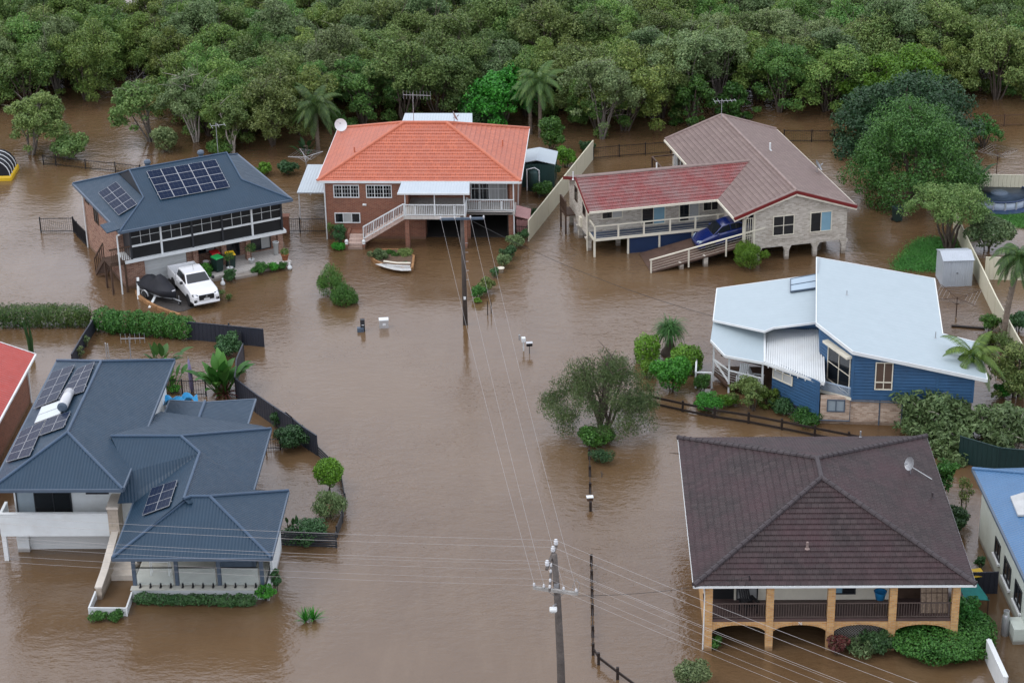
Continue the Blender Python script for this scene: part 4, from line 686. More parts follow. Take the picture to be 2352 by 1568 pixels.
mb.build('ridge_cap', M['capbrown'], rf); mb = MB(); edgebars(mb, [(0,0,ze),(W_,0,ze),(W_,D_,ze),(0,D_,ze)], .07, .1, -.07); mb.build('gutter', M['white'], rf)
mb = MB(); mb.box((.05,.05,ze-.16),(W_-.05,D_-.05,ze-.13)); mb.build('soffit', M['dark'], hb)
pu = [.72, 3.5, 6.28, 9.07, 11.9]; mb = MB()
for i in range(4):
    a, b = pu[i]+.16, pu[i+1]-.16; pts = [(a,.3,.15)]+[(a+(b-a)*(.5-.5*cos(pi*k/12)),.3,.92+.42*sin(pi*k/12)) for k in range(13)]+[(b,.3,.15),(b,.3,1.52),(a,.3,1.52)]
    n = 15
    for k in range(12): mb.ext([V(x) for x in (pts[1+k], pts[2+k], (pts[2+k][0],.3,1.52), (pts[1+k][0],.3,1.52))], (0,.24,0))
mb.build('arch_wall', M['brickblond'], hb)
for i in range(4):
    a, b = pu[i]+.16, pu[i+1]-.16; mb = MB()
    for k in range(24):
        t0, t1 = k/24, (k+.8)/24; f = lambda t, o: (a+(b-a)*(.5-.5*cos(pi*t)), .285, .92+.42*sin(pi*t)+o*(.4+.6*sin(pi*t)))
        mb.ext([V(f(t0,0)), V(f(t1,0)), V(f(t1,.13)), V(f(t0,.13))], (0,.1,0))
    mb.build('arch_trim', M['brickblond'], hb)
for u in pu: q = MB(); q.box((u-.17,.24,-.6),(u+.17,.58,3.45)); q.build('brick_pillar', M['brickblond'], hb)
mb = MB(); mb.box((.6,.29,1.52),(12.1,2.6,1.65)); mb.build('verandah_floor', mat('brown_floor', (.09,.06,.055), .5), hb)
for i in range(4): mb = MB(); rail(mb, (pu[i]+.17,.36,1.65),(pu[i+1]-.17,.36,1.65), .8, .115, .022, .045); mb.build('balustrade', mat('brown_rail', (.1,.075,.065), .5) if i == 0 else bpy.data.materials['brown_rail'], hb)
vW = max(1.2, min(2.4, Wf.g(G(800,1066), 1.65).y)); mb = MB(); mb.box((2.0,vW,1.6),(9.3,2.8,3.45)); mb.box((.7,2.7,1.42),(11.9,D_-.6,3.45)); mb.build('wall', M['cream'], hb); mb = MB(); mb.box((.6,.6,-.5),(.75,D_-.6,1.5)); mb.box((11.85,.6,-.5),(12.05,D_-.6,1.5)); mb.box((.75,D_-.8,-.5),(11.85,D_-.6,1.5)); mb.build('lower_wall', M['brickblond'], hb)
mb = MB(); mb.box((9.3,vW+.1,1.6),(11.8,2.75,3.45)); mb.build('brick_back_wall', M['timber'], hb); mb = MB(); mb.box((.75,vW+.1,1.6),(2.0,2.75,3.45)); mb.build('dark_screen', M['screen'], hb)
mb = MB(); mb.box((.76,4.6,-.5),(11.84,4.7,1.5)); mb.box((.76,.65,-.5),(.8,4.6,1.5)); mb.box((11.8,.65,-.5),(11.84,4.6,1.5)); mb.box((.8,.7,1.48),(11.8,4.6,1.505)); mb.build('undercroft_wall', M['dark'], hb)  # walls coloured near-black so the arches look shaded inside
wB = Wall(Wf, (0, vW), (1, 0)); window(hb, wB, (6.4,7.6,1.95,3.0), 2, 1, M['darkpaint'], (M['glassteal'], M['glass'])); window(hb, wB, (2.1,3.1,1.68,3.0), 1, 1, M['darkpaint'], M['glasslite'], name='sliding_door')
mb = MB(); a = 6.42; L = []
k = -1.35
lat = MB()
while k < 2.5:
    for sg in (0, 1):
        p, q = (V((6.42+k,.46,.0)), V((6.42+k+1.35,.46,1.35))) if sg else (V((6.42+k,.475,1.35)), V((6.42+k+1.35,.475,.0)))
        t0 = max(0, -k/1.35); t1 = min(1, (2.48-k)/1.35)
        if t1 > t0: lat.bar(p.lerp(q, t0), p.lerp(q, t1), .02, .02)
    k += .13
lat.build('arch_lattice', mat('grey_lattice', (.2,.19,.17), .6), hb)
for k, (dx, w_) in enumerate(((0,.1), (.12,.09))):
    pass
cu = bpy.data.curves.new('house_number', 'FONT'); cu.body = '76'; cu.size = .2; cu.extrude = .006; cu.align_x = 'CENTER'
tx = bpy.data.objects.new('house_number', cu); col.objects.link(tx); dg_ = bpy.context.evaluated_depsgraph_get(); me = bpy.data.meshes.new_from_object(tx.evaluated_get(dg_)); bpy.data.objects.remove(tx); no = bpy.data.objects.new('house_number', me); col.objects.link(no); me.materials.clear(); me.materials.append(M['white']); no.parent = hb; no.rotation_euler = (pi/2, 0, 0); no.location = (4.9, .275, 1.36)
P = Wf.pl(G(1475, 310), (W_,0,ze),(W_,D_,ze),(c_,c_,zr)); dish('oval grey dish braced on the right slope of the dark brown roof', Wf.wd(P), .34, (-.8, -.35, .35), m='steel')
q = MB(); p0 = Wf.pl(G(1605,345), (W_,0,ze),(W_,D_,ze),(c_,c_,zr)); q.tube([p0+V((0,0,.03)), P+V((0,0,.42))], .02, 6); q.build('dish_brace', M['white'], hb)
for g_, h_, mm in ((G(1607,455), .3, 'capbrown'), ): vent(hb, Wf.pl(g_, (W_,0,ze),(W_,D_,ze),(c_,c_,zr)), h_, .05, mm)
vent(hb, Wf.pl(G(855,760), (0,0,ze),(W_,0,ze),(c_,c_,zr)), .35, .06, 'capgrey'); vent(hb, Wf.pl(G(1175,90), (W_,D_,ze),(0,D_,ze),(c_,d_,zr)), .35, .04, 'steel')
q = MB(); q.tube([(2.55,.3,ze-.1),(2.55,.3,ze+.25),(2.5,.3,ze+.35)], .025, 6); q.build('power_mast', M['black'], hb)
q = MB(); q.tube([(.45,.3,ze-.1),(.55,.35,2.9),(.5,.4,-.3)], .045, 8); q.build('downpipe', M['white'], hb)
t = thing('laundry_basket', 'blue plastic laundry tub standing on the arched house verandah', 'basket', Wf.wd((8.55,.8,1.65)), Wf.a); q = MB(); q.lathe([(.2,0),(.27,.38),(.3,.4),(.25,.38),(.18,.04),(0,.04)], 18, (0,0,.75)); q.build('tub', M['bluepl'], t, True); q = MB()
for a, b in ((-.2,-.2),(.2,-.2),(.2,.2),(-.2,.2)): q.bar((a,b,0),(a*.6,b*.6,.75), .03)
q.build('stand', M['timber'], t)
t = thing('folding_screen', 'tall woven cane screen leaning at the right end of the verandah', 'screen', Wf.wd((11.05,.75,1.65)), Wf.a); q = MB(); q.add([(-.62,0,0),(.62,0,0),(.62,.7,1.8),(-.62,.7,1.8)], [(0,1,2,3)]); q.ext([V((-.62,.02,0)),V((.62,.02,0)),V((.62,.72,1.8)),V((-.62,.72,1.8))], (0,.03,.0)); q.build('woven_panel', M['cane'], t); q = MB()
for k in range(6): q.bar((-.62+k*.248,-.01,0),(-.62+k*.248,.69,1.8), .03)
for k in range(5): q.bar((-.62,.17*k-.01,.44*k),(.62,.17*k-.01,.44*k), .03)
q.build('frame', M['ramp'], t)
def chair(label, P, rz, m, name='garden_chair'):
    t = thing(name, label, 'chair', P, rz); q = MB()
    for k in range(5): q.box((-.27,-.28+k*.115,.4-k*.012),(.27,-.19+k*.115,.425-k*.012))
    q.build('seat', M[m], t); q = MB()
    for k in range(5): q.ext([V((-.27+k*.11,.24,.38)),V((-.18+k*.11,.24,.38)),V((-.18+k*.11,.55,1.05-.02*abs(k-2))),V((-.27+k*.11,.55,1.05-.02*abs(k-2)))], (0,.025,0))
    q.build('backrest', M[m], t)
    for sx in (-1, 1):
        q = MB(); q.box((sx*.28-.04,-.32,.58),(sx*.28+.06*sx+.04,.36,.61)); q.build('armrest', M[m], t)
        for y in (-.26, .3): q = MB(); q.box((sx*.3-.035,y-.035,0),(sx*.3+.035,y+.035,.58)); q.build('leg', M[m], t)
    return t
chair('dark outdoor chair behind the leftmost verandah bay of the arched house', Wf.wd((2.6,.95,1.65)), .4, 'black')
# ---- blue weatherboard house with white roofs
U = Frame(18.70, 106.92, -6.2); hw = house('weatherboard_house', 'blue weatherboard house with large white skillion roofs', U)
u0 = U.l((17.0,109.9,0)).x; k_ = .195; PB = ((u0,0,4.95),(u0,10,4.95),(u0+5,0,4.95-5*k_))
def zb_(u): return 4.95-k_*(u-u0)
bp = [U.pl(Dd(*q), *PB) for q in ((942,80),(1745,225),(1800,600),(2045,660))]; kk = U.pl(Dd(1190,720), *PB); lc = U.pl(Dd(940,525), *PB); fr_ = V((bp[3].x, kk.y-.1, zb_(bp[3].x)))
top = [lc, kk, fr_, bp[3], bp[2], bp[1], bp[0]]; mb = MB(); mb.poly(top); mb.poly([p-V((0,0,.14)) for p in reversed(top)]); rf = mb.build('roof', M['roofwhite'], hw)
mb = MB(); edgebars(mb, top, .06, .2, -.07); mb.build('barge_board', M['white'], rf)
c0 = U.g(Dd(265,290), 3.4).x; PC = ((c0,0,3.4),(c0,10,3.4),(c0+5,0,3.4+.6)); cp_ = [U.pl(Dd(*q), *PC) for q in ((240,505),(590,580),(650,555),(940,520),(985,500),(985,190),(265,290))]
mb = MB(); mb.poly(cp_); mb.poly([p-V((0,0,.1)) for p in reversed(cp_)]); mb.build('roof', M['roofwhite'], hw); mb = MB(); edgebars(mb, cp_, .06, .12, -.05); mb.build('barge_board', M['white'], rf)
cla, clb = cp_[2], cp_[3]
sk = [U.pl(Dd(*q), *PC)+V((0,0,.05)) for q in ((765,240),(938,207),(938,300),(765,325))]; mb = MB(); mb.ext(sk[::-1], (0,0,.08)); mb.build('skylight', mat('skylight_glass', (.3,.4,.48), .08, .05, 1, 0, 1, .6), hw); q = MB(); edgebars(q, sk, .05, .1, .06); q.bar(sk[0].lerp(sk[3],.5)+V((0,0,.09)), sk[1].lerp(sk[2],.5)+V((0,0,.09)), .04); q.build('skylight_frame', M['slate'], hw)
a1, a2, a3 = U.g(Dd(995,935), 2.5), U.g(Dd(590,795), 2.5), U.g(Dd(985,570), 3.25); ap_ = [a1, a3, U.pl(Dd(650,560), a1, a2, a3), U.pl(Dd(600,588), a1, a2, a3), a2]
mb = MB(); mb.poly(ap_); mb.poly([p-V((0,0,.05)) for p in reversed(ap_)]); rA = mb.build('awning_roof', M['white'], hw); q = MB()
for k in range(27): s_ = k/26; q.bar(a2.lerp(a1, s_)+V((0,0,.03)), ap_[3].lerp(a3, s_)+V((0,0,.03)), .075, .1)
q.build('awning_rib', M['white'], rA)
mb = MB(); mb.poly([ap_[2]-V((0,0,.03)), a3-V((0,0,.03)), clb-V((0,0,.06)), cla-V((0,0,.06))]); mb.build('clerestory_wall', M['bluepaint'], hw)
b1, b2, b3 = U.g(Dd(320,745), 2.5), a2, U.g(Dd(240,515), 3.15); bq = [b1, b2, U.pl(Dd(590,588), b1, b2, b3), b3, U.pl(Dd(222,640), b1, b2, b3)]
mb = MB(); mb.poly(bq); mb.poly([p-V((0,0,.05)) for p in reversed(bq)]); mb.build('verandah_roof', M['roofwhite'], hw); mb = MB(); edgebars(mb, [bq[4], b1, b2, a1], .06, .14, -.06, False); mb.bar(b2+V((0,0,.03)), bq[2]+V((0,0,.03)), .12, .06); mb.bar(bq[2]+V((0,0,.03)), bq[3]+V((0,0,.03)), .1, .08); mb.build('roof_trim', M['white'], hw)
mb = MB()
for k in range(8): p = a2.lerp(a1, (k+.5)/8); mb.box((p.x-.03,p.y-.03,p.z-.24),(p.x+.03,p.y+.05,p.z-.08))
mb.build('rafter_end', M['white'], hw)
fl = 1.68
def boards(mb, p, q, z0, zp, zq): 
    p, q = V((p[0],p[1],0)), V((q[0],q[1],0)); d = (q-p).normalized(); n = V((d.y,-d.x,0)); z = z0; Z = lambda h: V((0,0,h)); L = (q-p).length
    mb.poly([p+Z(z0), q+Z(z0), q+Z(zq), p+Z(zp)])
    while z < max(zp, zq)-.03:
        # one board with an open joint above it; boards are cut where the raking top passes
        e = z+.15; a, b = 0.0, 1.0
        if zq < zp and e > zq: b = (zp-e)/(zp-zq)
        if zp < zq and e > zp: a = (e-zp)/(zq-zp)
        if b-a > .01:
            s, t = p.lerp(q, a), p.lerp(q, b); mb.add([s+n*.045+Z(z), t+n*.045+Z(z), t+n*.035+Z(e), s+n*.035+Z(e), s+Z(z), t+Z(z), t+Z(e), s+Z(e)], [(0,1,2,3),(3,2,6,7),(1,0,4,5),(0,3,7,4),(2,1,5,6)])
        z += .19
la = U.l((17.35,110.1,0)); mb = MB(); zt_ = lambda u: zb_(u)-.16
boards(mb, (0,0), (6.56,0), fl, zt_(0), zt_(6.56)); boards(mb, (6.56,0), (6.56,3.2), fl, zt_(6.56), zt_(6.56)); boards(mb, (la.x,la.y), (0,0), fl, zt_(la.x), zt_(0)); boards(mb, (la.x,11.0), (la.x,la.y), fl, zt_(la.x), zt_(la.x)); xr = bp[1].x-.7; boards(mb, (xr,11.0), (la.x,11.0), fl, zt_(xr), zt_(la.x)); boards(mb, (xr-.9,3.2), (xr,11.0), fl, zt_(xr-.9), zt_(xr))
Pa, Pb = U.l((14.7015,109.984,0)), U.l((16.9137,107.2416,0)); boards(mb, (Pa.x,Pa.y), (Pb.x,Pb.y), .5, 2.48, 2.48); boards(mb, (Pb.x,Pb.y), (Pb.x+.15,Pb.y+4), .5, 2.48, 3.0); mb.build('board_wall', M['bluepaint'], hw)
mb = MB(); mb.box((-.07,-.06,fl-.12),(.07,.06,zt_(0))); mb.box((6.5,-.06,fl-.12),(6.62,.06,zt_(6.56))); mb.box((4.55,-.05,fl-.1),(4.68,.0,zt_(4.6))); mb.bar((0,-.02,fl-.05),(6.56,-.02,fl-.05), .06, .14); mb.box((Pb.x-.07,Pb.y-.07,-.2),(Pb.x+.07,Pb.y+.07,2.5)); mb.build('corner_board', M['bluepaint'], hw)
Q = U.g(Dd(968,985), 1.6); mb = MB(); mb.poly([(Q.x,Q.y,fl),(0,0,fl),(la.x,la.y,fl),(Pb.x+.2,la.y,fl)]); mb.build('balcony_floor', M['concrete'], hw); mb = MB(); mb.bar((Q.x,Q.y,fl-.08),(0,-.04,fl-.08), .12, .16); mb.build('balcony_edge', M['cream'], hw)
mb = MB(); dq = V((0,0,0))-V((Q.x,Q.y,0)); n = 14; base = V((Q.x,Q.y-.02,fl+.02))
for k in range(-5, n):
    for sg in (0, 1):
        p, q_ = (V((k/n,0)), V(((k+5)/n,1))) if sg else (V((k/n,1)), V(((k+5)/n,0)))
        t0 = max(0, -k/5); t1 = min(1, (n-k)/5)
        if t1 > t0: f = lambda t: base+dq*(p[0]+(q_[0]-p[0])*t)+V((0,-.012*sg,(p[1]+(q_[1]-p[1])*t)*.5)); mb.bar(f(t0), f(t1), .022)
mb.bar(base+V((0,0,.52)), base+dq+V((0,0,.52)), .07); mb.build('lattice_balustrade', mat('pale_lattice', (.33,.42,.52), .5), hw)
def woff(w_, e): w_.o = w_.o+w_.n*e; return w_
wF = woff(Wall(U, (0, 0), (1, 0)), .055); wA = woff(Wall(U, (la.x, la.y), (-la.x, -la.y)), .055); wL = woff(Wall(U, (Pa.x, Pa.y), (Pb.x-Pa.x, Pb.y-Pa.y)), .055)
r = wF.rect(Dd(1345,790), Dd(1455,980)); window(hw, wF, r, 2, 1, M['cream'], M['glassbrown']); q = MB(); z = r[2]+(r[3]-r[2])*.28; wF.slab(q, r[0], r[1], z-.03, z+.03, .02, .06); q.build('window_rail', M['cream'], hw)
LA = (V((la.x,la.y,0))).length; window(hw, wA, (LA-2.5,LA-.15,fl+.1,4.0), 2, 2, M['cream'], (M['glass'], M['glass']), name='corner_window'); q = MB(); wA.slab(q, LA-2.6, LA-.05, 4.02, 4.16, 0, .35); q.build('window_hood', M['cream'], hw)
r = wL.rect(Dd(648,830), Dd(780,955)); window(hw, wL, (r[0],r[1],r[2],min(r[3],2.3)), 2, 1, M['cream'], (M['glasslite'], M['glasslite']))
mb = MB(); mb.box((Q.x,.05,-.6),(0,.3,fl-.02)); mb.box((0,.03,-.6),(2.75,.28,fl-.02)); mb.build('brick_base', M['brickbuff'], hw); wK = Wall(U, (Q.x, .05), (1, 0)); window(hw, wK, (.35,1.35,.75,1.5), 2, 1, M['slate'], (M['glassblue'], M['glassblue']))
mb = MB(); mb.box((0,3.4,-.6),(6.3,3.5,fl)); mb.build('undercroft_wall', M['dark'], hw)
mb = MB(); mb.box((2.75,.0,-.4),(2.83,.06,1.5)); mb.box((1.53,-.0,-.4),(1.6,.05,1.6)); mb.build('gate_frame', M['slate'], hw); mb = MB(); mb.tube([(Q.x-.1,-.05,.25),(-.05,-.05,.25),(-.05,-.05,1.5),(4.6,-.06,1.42)], .04, 8); mb.build('waste_pipe', M['slate'], hw); posts(hw, [(4.0,.3,0),(6.4,.2,0)], fl, .12, M['slate'], 'stump', -.4)
mb = MB(); a, b = V((Pa.x-.2,Pa.y+.1,-.2)), V((Pb.x,Pb.y,-.2)); d = b-a; L = d.length; n = 24
for k in range(n+1):
    p = a+d*(k/n); e = a+d*min(1, (k+3)/n); mb.bar(p, e+V((0,0,.7)), .02); mb.bar(p+V((0,0,.7)), e, .02)
mb.build('lattice_skirt', M['bluedark'], hw)
# verandah at the left corner
vf = .55; pv_ = U.g(Dd(355,1010), 0); b4 = bq[4]; mb = MB(); mb.prism([(b1.x+.1,b1.y+.3),(a2.x,a2.y+.2),(Pa.x+.3,Pa.y+.3),(Pa.x+.6,Pa.y+3.5),(b4.x+.3,b4.y+1.2),(b4.x+.2,b4.y+.3)], vf-.15, vf); mb.build('verandah_floor', M['timber'], hw)
mb = MB(); mb.prism([(Pa.x+.5,Pa.y+3.0),(b4.x+.6,b4.y+2.6),(b4.x+.6,b4.y+2.7),(Pa.x+.5,Pa.y+3.1)], vf, 2.8); mb.prism([(Pa.x-.02,Pa.y+.1),(Pa.x+.4,Pa.y+2.0),(Pa.x+.5,Pa.y+2.0),(Pa.x+.1,Pa.y+.1)], vf, 2.35); mb.build('verandah_wall', M['timber'], hw)
for p in ((b1.x+.25,b1.y+.35),(b4.x+.2,b4.y+.3),(a2.x-.1,a2.y+.25)): q = MB(); q.box((p[0]-.055,p[1]-.055,-.3),(p[0]+.055,p[1]+.055,2.5)); q.build('verandah_post', M['white'], hw)
mb = MB(); A1, A2, A0 = V((b1.x+.25,b1.y+.35,vf)), V((a2.x-.1,a2.y+.25,vf)), V((b4.x+.2,b4.y+.3,vf))
for p, q_ in ((A1, A2),(A0, A1)): mb.bar(p+V((0,0,.85)), q_+V((0,0,.85)), .1, .06); [mb.bar(p+V((0,0,.2+.16*k)), q_+V((0,0,.2+.16*k)), .012) for k in range(4)]
mb.build('verandah_rail', M['white'], hw); mb = MB(); mb.bar(A0+V((0,0,.85)), A1+V((0,0,.1)), .09, .07); mb.build('stair_rail', M['white'], hw)
st = U.g(Dd(245,800), .3); mb = MB()
for k in range(7): mb.box((A0.x-.95,A0.y-.9+k*.24,.02+.0*k),(A0.x-.1,A0.y-.7+k*.24,.06))
mb.box((A0.x-.95,A0.y-.9,-.4),(A0.x-.1,A0.y+.8,.0)); mb.build('entry_deck', M['timber'], hw); mb = MB()
for p in ((A0.x-1.0,A0.y-.95),(A0.x-1.0,A0.y+.85),(A0.x-.08,A0.y-.95)): mb.box((p[0]-.05,p[1]-.05,-.4),(p[0]+.05,p[1]+.05,.95))
mb.bar((A0.x-1.0,A0.y-.95,.98),(A0.x-1.0,A0.y+.85,.98), .1, .06); mb.bar((A0.x-1.0,A0.y-.95,.98),(A0.x-.08,A0.y-.95,.98), .1, .06); mb.build('entry_rail', M['white'], hw)
chair('white slatted armchair at the back of the blue house verandah', U.wd((A2.x-1.1,A2.y+1.0,vf)), -.3, 'white'); chair('white slatted armchair turned away near the blue house verandah rail', U.wd((A2.x-.25,A2.y+.75,vf)), 1.2, 'white')
for p_, h_ in ((Dd(1148,335),.28), (Dd(1750,628),.4)): vent(hw, U.pl(p_, *PB), h_, .03, 'steel')
q = MB(); a_ = U.pl(Dd(963,95), *PB); b_ = U.pl(Dd(950,188), *PB); q.tube([a_+V((0,0,.08)), b_+V((0,0,.08))], .02, 6); q.build('roof_bracket', M['steel'], hw)
# ---- white house with charcoal roofs, near left
N = Frame(-19.1, 92.63, -2.0); hn = house('rendered_house', 'white rendered house with many slate blue hip roofs and solar panels', N)
zM, zR, wM, dM = 4.5, 5.95, 6.5, 14.9; hv = wM/2
mb = MB(); mb.poly([(-wM,0,zM),(0,0,zM),(-hv,hv,zR)]); mb.poly([(0,0,zM),(0,dM,zM),(-hv,dM-hv,zR),(-hv,hv,zR)]); mb.poly([(0,dM,zM),(-wM,dM,zM),(-hv,dM-hv,zR)]); mb.poly([(-wM,dM,zM),(-wM,0,zM),(-hv,hv,zR),(-hv,dM-hv,zR)]); rf = mb.build('roof', M['roofblue'], hn)
mb = MB(); caps(mb, [((-wM,0,zM),(-hv,hv,zR)),((0,0,zM),(-hv,hv,zR)),((-hv,hv,zR),(-hv,dM-hv,zR)),((0,dM,zM),(-hv,dM-hv,zR)),((-wM,dM,zM),(-hv,dM-hv,zR))], .075)
zE = 3.3; e0, e1, e2 = N.g(F(765,660), zE), N.g(F(1845,665), zE), N.g(F(1965,205), zE); uL, uR, v0, v1 = e0.x, (e1.x+e2.x)/2, (e0.y+e1.y)/2, e2.y; vm = (v0+v1)/2; hd = (v1-v0)/2; zf = zE+.45*hd
ka, kb = V((uL+hd,vm,zf)), V((uR-hd,vm,zf)); r0, r1 = N.g(E(2075,1030), zE), N.g(E(1950,1495), zE); ns1 = N.g(E(1530,1215), 4.85); ns0 = V((ns1.x, N.g(E(1410,1568), 4.85).y, 4.85)); ap = N.g(E(1385,1087), 5.2); mj = N.g(E(850,1087), 5.2); vb = N.g(F(905,287), zE); vb = V((uL,vb.y,zE)); sl0 = N.g(F(800,292), zE); r1 = V((r0.x, r1.y, zE))
mb2 = MB(); mb2.poly([(uL,v0,zE),(uR,v0,zE),kb,ka]); mb2.poly([(uR,v0,zE),(uR,v1,zE),kb]); mb2.poly([(uR,v1,zE),(ns0.x,v1+.2,zE+.05),ka,kb]); mb2.poly([(uL,v0,zE),ka,ns0]); mb2.poly([(uL,v0,zE),ns0,ns1,vb]); mb2.build('roof', M['roofblue'], hn)
mb3 = MB(); mb3.poly([r1,r0,ap,ns1]); mb3.poly([r1,ns1,ns0,(ns0.x+.25,ns0.y-.25,ns0.z-.12)]); xS = V((-.15,mj.y-2.4,4.42)); mb3.poly([ns1,ap,mj,xS]); mb3.poly([ns1,xS,sl0,vb]); nb = V((.2,ap.y+2.6,4.1)); mb3.poly([ap,r0,V((r0.x-.6,r0.y+.6,zE-.1)),V((.1,r0.y+.9,3.9)),mj]); mb3.build('roof', M['roofblue'], hn)
caps(mb, [((uL,v0,zE),ka),((uR,v0,zE),kb),(ka,kb),((uR,v1,zE),kb),(ka,ns0),(ns0,ns1),(ns1,ap),(ap,mj),(ap,r0)], .075)
z3, z4 = 2.85, 3.3; g0, g1, g2, g3 = N.g(E(1300,810), z3), N.g(E(1960,800), z3), N.g(E(1890,1025), z3), N.g(E(1215,1025), z3); h0, h1 = N.g(E(1570,825), z4), N.g(E(1485,1052), z4)
mb4 = MB(); mb4.poly([g3,h1,h0,g0]); mb4.poly([h1,g2,g1,h0]); mb4.build('roof', M['roofblue'], hn); caps(mb, [(h0, h1)], .09); mb.build('ridge_flashing', M['blueflash'], rf)
mb = MB(); edgebars(mb, [(-wM,0,zM),(0,0,zM),(0,dM,zM),(-wM,dM,zM)], .12, .16, -.07); edgebars(mb, [vb,(uL,v0,zE),(uR,v0,zE),(uR,v1,zE)], .12, .15, -.07, False); edgebars(mb, [r1,r0], .12, .15, -.07, False); edgebars(mb, [g3,h1,g2,g1,h0,g0], .09, .12, -.05); mb.build('gutter', M['slate'], rf)
mb = MB(); mb.box((-wM+.1,.1,zM-.22),(-.1,dM-.1,zM-.18)); mb.box((uL+.1,v0+.1,zE-.2),(uR-.1,v1-.1,zE-.17)); mb.build('soffit', M['white'], hn)
mb = MB(); mb.box((-wM+.45,2.2,-.6),(-.5,dM-.5,zM-.2)); mb.box((-.6,v1-.2,-.6),(r0.x-.5,ap.y+1.2,zE-.12)); mb.box((uL+.9,v0+5.6,-.6),(uR-.5,v1-.2,zE-.12)); mb.box((uR-.62,v0+3.2,.72),(uR-.5,v0+5.6,zE-.12)); mb.box((uR-.62,v0+1.6,-.6),(uR-.5,v0+5.6,.72)); mb.build('wall', M['render'], hn)
mb = MB(); mb.box((g3.x+.3,h1.y+.3,-.5),(g2.x-.4,g1.y-.3,z3-.12)); mb.build('wall', M['render'], hn)
wW = Wall(N, (0, 2.2), (1, 0)); window(hn, wW, (-5.95,-3.15,1.66,3.95), 3, 1, M['darkpaint'], (M['glassblue'], M['glass'], M['glass']), name='sliding_door'); window(hn, wW, (-2.4,-1.25,3.06,3.7), 2, 1, M['darkpaint'], M['glass'])
mb = MB(); mb.box((-6.4,.99,1.43),(-1.0,2.2,1.6)); mb.build('balcony_floor', M['tilefloor'], hn); mb = MB(); mb.box((-6.4,.85,1.41),(-1.08,.99,2.64)); mb.box((-6.54,.85,1.41),(-6.4,2.2,2.64)); mb.build('balcony_parapet', M['render'], hn)
mb = MB(); mb.box((-6.57,.82,2.64),(-1.08,1.02,2.68)); mb.build('parapet_cap', M['white'], hn); mb = MB(); mb.box((-5.45,2.06,-.5),(-1.1,2.16,1.41)); gd = mb.build('garage_door', M['garage'], hn); mb = MB(); mb.box((-6.05,1.75,-.5),(-5.45,2.19,1.43)); mb.build('garage_pier', M['render'], hn); q = MB(); q.box((-6.52,.86,-.5),(-6.3,1.06,1.41)); q.build('balcony_post', M['white'], hn)
mb = MB(); mb.box((-1.08,.8,-.5),(-.56,2.6,2.95)); mb.build('stone_pier', M['stone'], hn); mb = MB(); mb.box((-1.12,.75,2.95),(-.52,2.6,3.08)); mb.build('stone_cap', M['cap'], hn)
wa, wb = N.g(F(678,945), 0), V((-.8,.85,0)); mb = MB(); dd = (wb-wa).normalized(); sd_ = V((dd.y,-dd.x,0))*.14; hA, hB = .62, 1.55
mid = wa.lerp(wb, .35); prof = [(wa,.6),(mid,.82),(wb,1.62)]
for (p, h), (q, k) in zip(prof, prof[1:]): mb.add([p-sd_+V((0,0,-.5)),p+sd_+V((0,0,-.5)),q+sd_+V((0,0,-.5)),q-sd_+V((0,0,-.5)),p-sd_+V((0,0,h)),p+sd_+V((0,0,h)),q+sd_+V((0,0,k)),q-sd_+V((0,0,k))], [(4,5,6,7),(0,1,5,4),(1,2,6,5),(2,3,7,6),(3,0,4,7)])
mb.build('stone_wall', M['stone'], hn); mb = MB()
for (p, h), (q, k) in zip(prof, prof[1:]): mb.bar(p+V((0,0,h+.05)), q+V((0,0,k+.05)), .36, .09)
mb.build('stone_coping', M['cap'], hn); mb = MB(); s_ = N.g(F(825,780), .3); mb.box((s_.x-.55,s_.y,-.3),(s_.x+.6,s_.y+.5,.3)); mb.box((s_.x-.55,s_.y+.5,-.3),(s_.x+.6,s_.y+1.0,.45)); mb.box((s_.x-.55,s_.y+1.0,-.3),(s_.x+.6,s_.y+3.2,.6)); mb.build('entry_steps', M['cap'], hn)
# open front room: slab, posts, glass balustrade
f0 = N.g(F(905,945), 0); vF = f0.y; ul = f0.x; ur = N.g(F(1800,945), 0).x; fz = .55
mb = MB(); mb.box((ul,vF,-.5),(ur,v0+5.6,fz)); mb.build('terrace_base', M['white'], hn); mb = MB(); mb.box((ul-.06,vF-.08,fz),(ur+.06,vF+.3,fz+.05)); mb.box((ul,vF+.3,fz),(ur,v0+5.6,fz+.02)); mb.build('terrace_floor', mat('terrace_stone', (.5,.5,.44), .7), hn)
for k in range(4):
    q = MB(); u = ul+.1+(ur-ul-.2)*k/3; q.box((u-.09,vF+.32,fz+.02),(u+.09,vF+.5,zE-.18)); q.build('terrace_post', M['slate'], hn)
gm = nodes('clear_glass'); gm[2].inputs['Base Color'].default_value = (.75,.85,.82,1); gm[2].inputs['Roughness'].default_value = .02; gm[2].inputs['Alpha'].default_value = .16; gm[2].inputs['Specular IOR Level'].default_value = .5
for k in range(3):
    a, b = ul+.25+(ur-ul-.2)*k/3, ul-.05+(ur-ul-.2)*(k+1)/3; q = MB(); q.box((a,vF+.2,fz+.15),(b,vF+.215,fz+1.1)); gp = q.build('glass_panel', gm[0], hn)
    q = MB()
    for t_ in (.08,.36,.64,.92): u = a+(b-a)*t_; q.box((u-.035,vF+.17,fz+.05),(u+.035,vF+.25,fz+.24)); q.box((u-.05,vF+.05,fz+.05),(u+.05,vF+.25,fz+.075))
    q.build('glass_clamp', M['black'], gp); q = MB(); q.bar((a,vF+.207,fz+1.1),(b,vF+.207,fz+1.1), .045); q.build('top_rail', M['black'], gp)
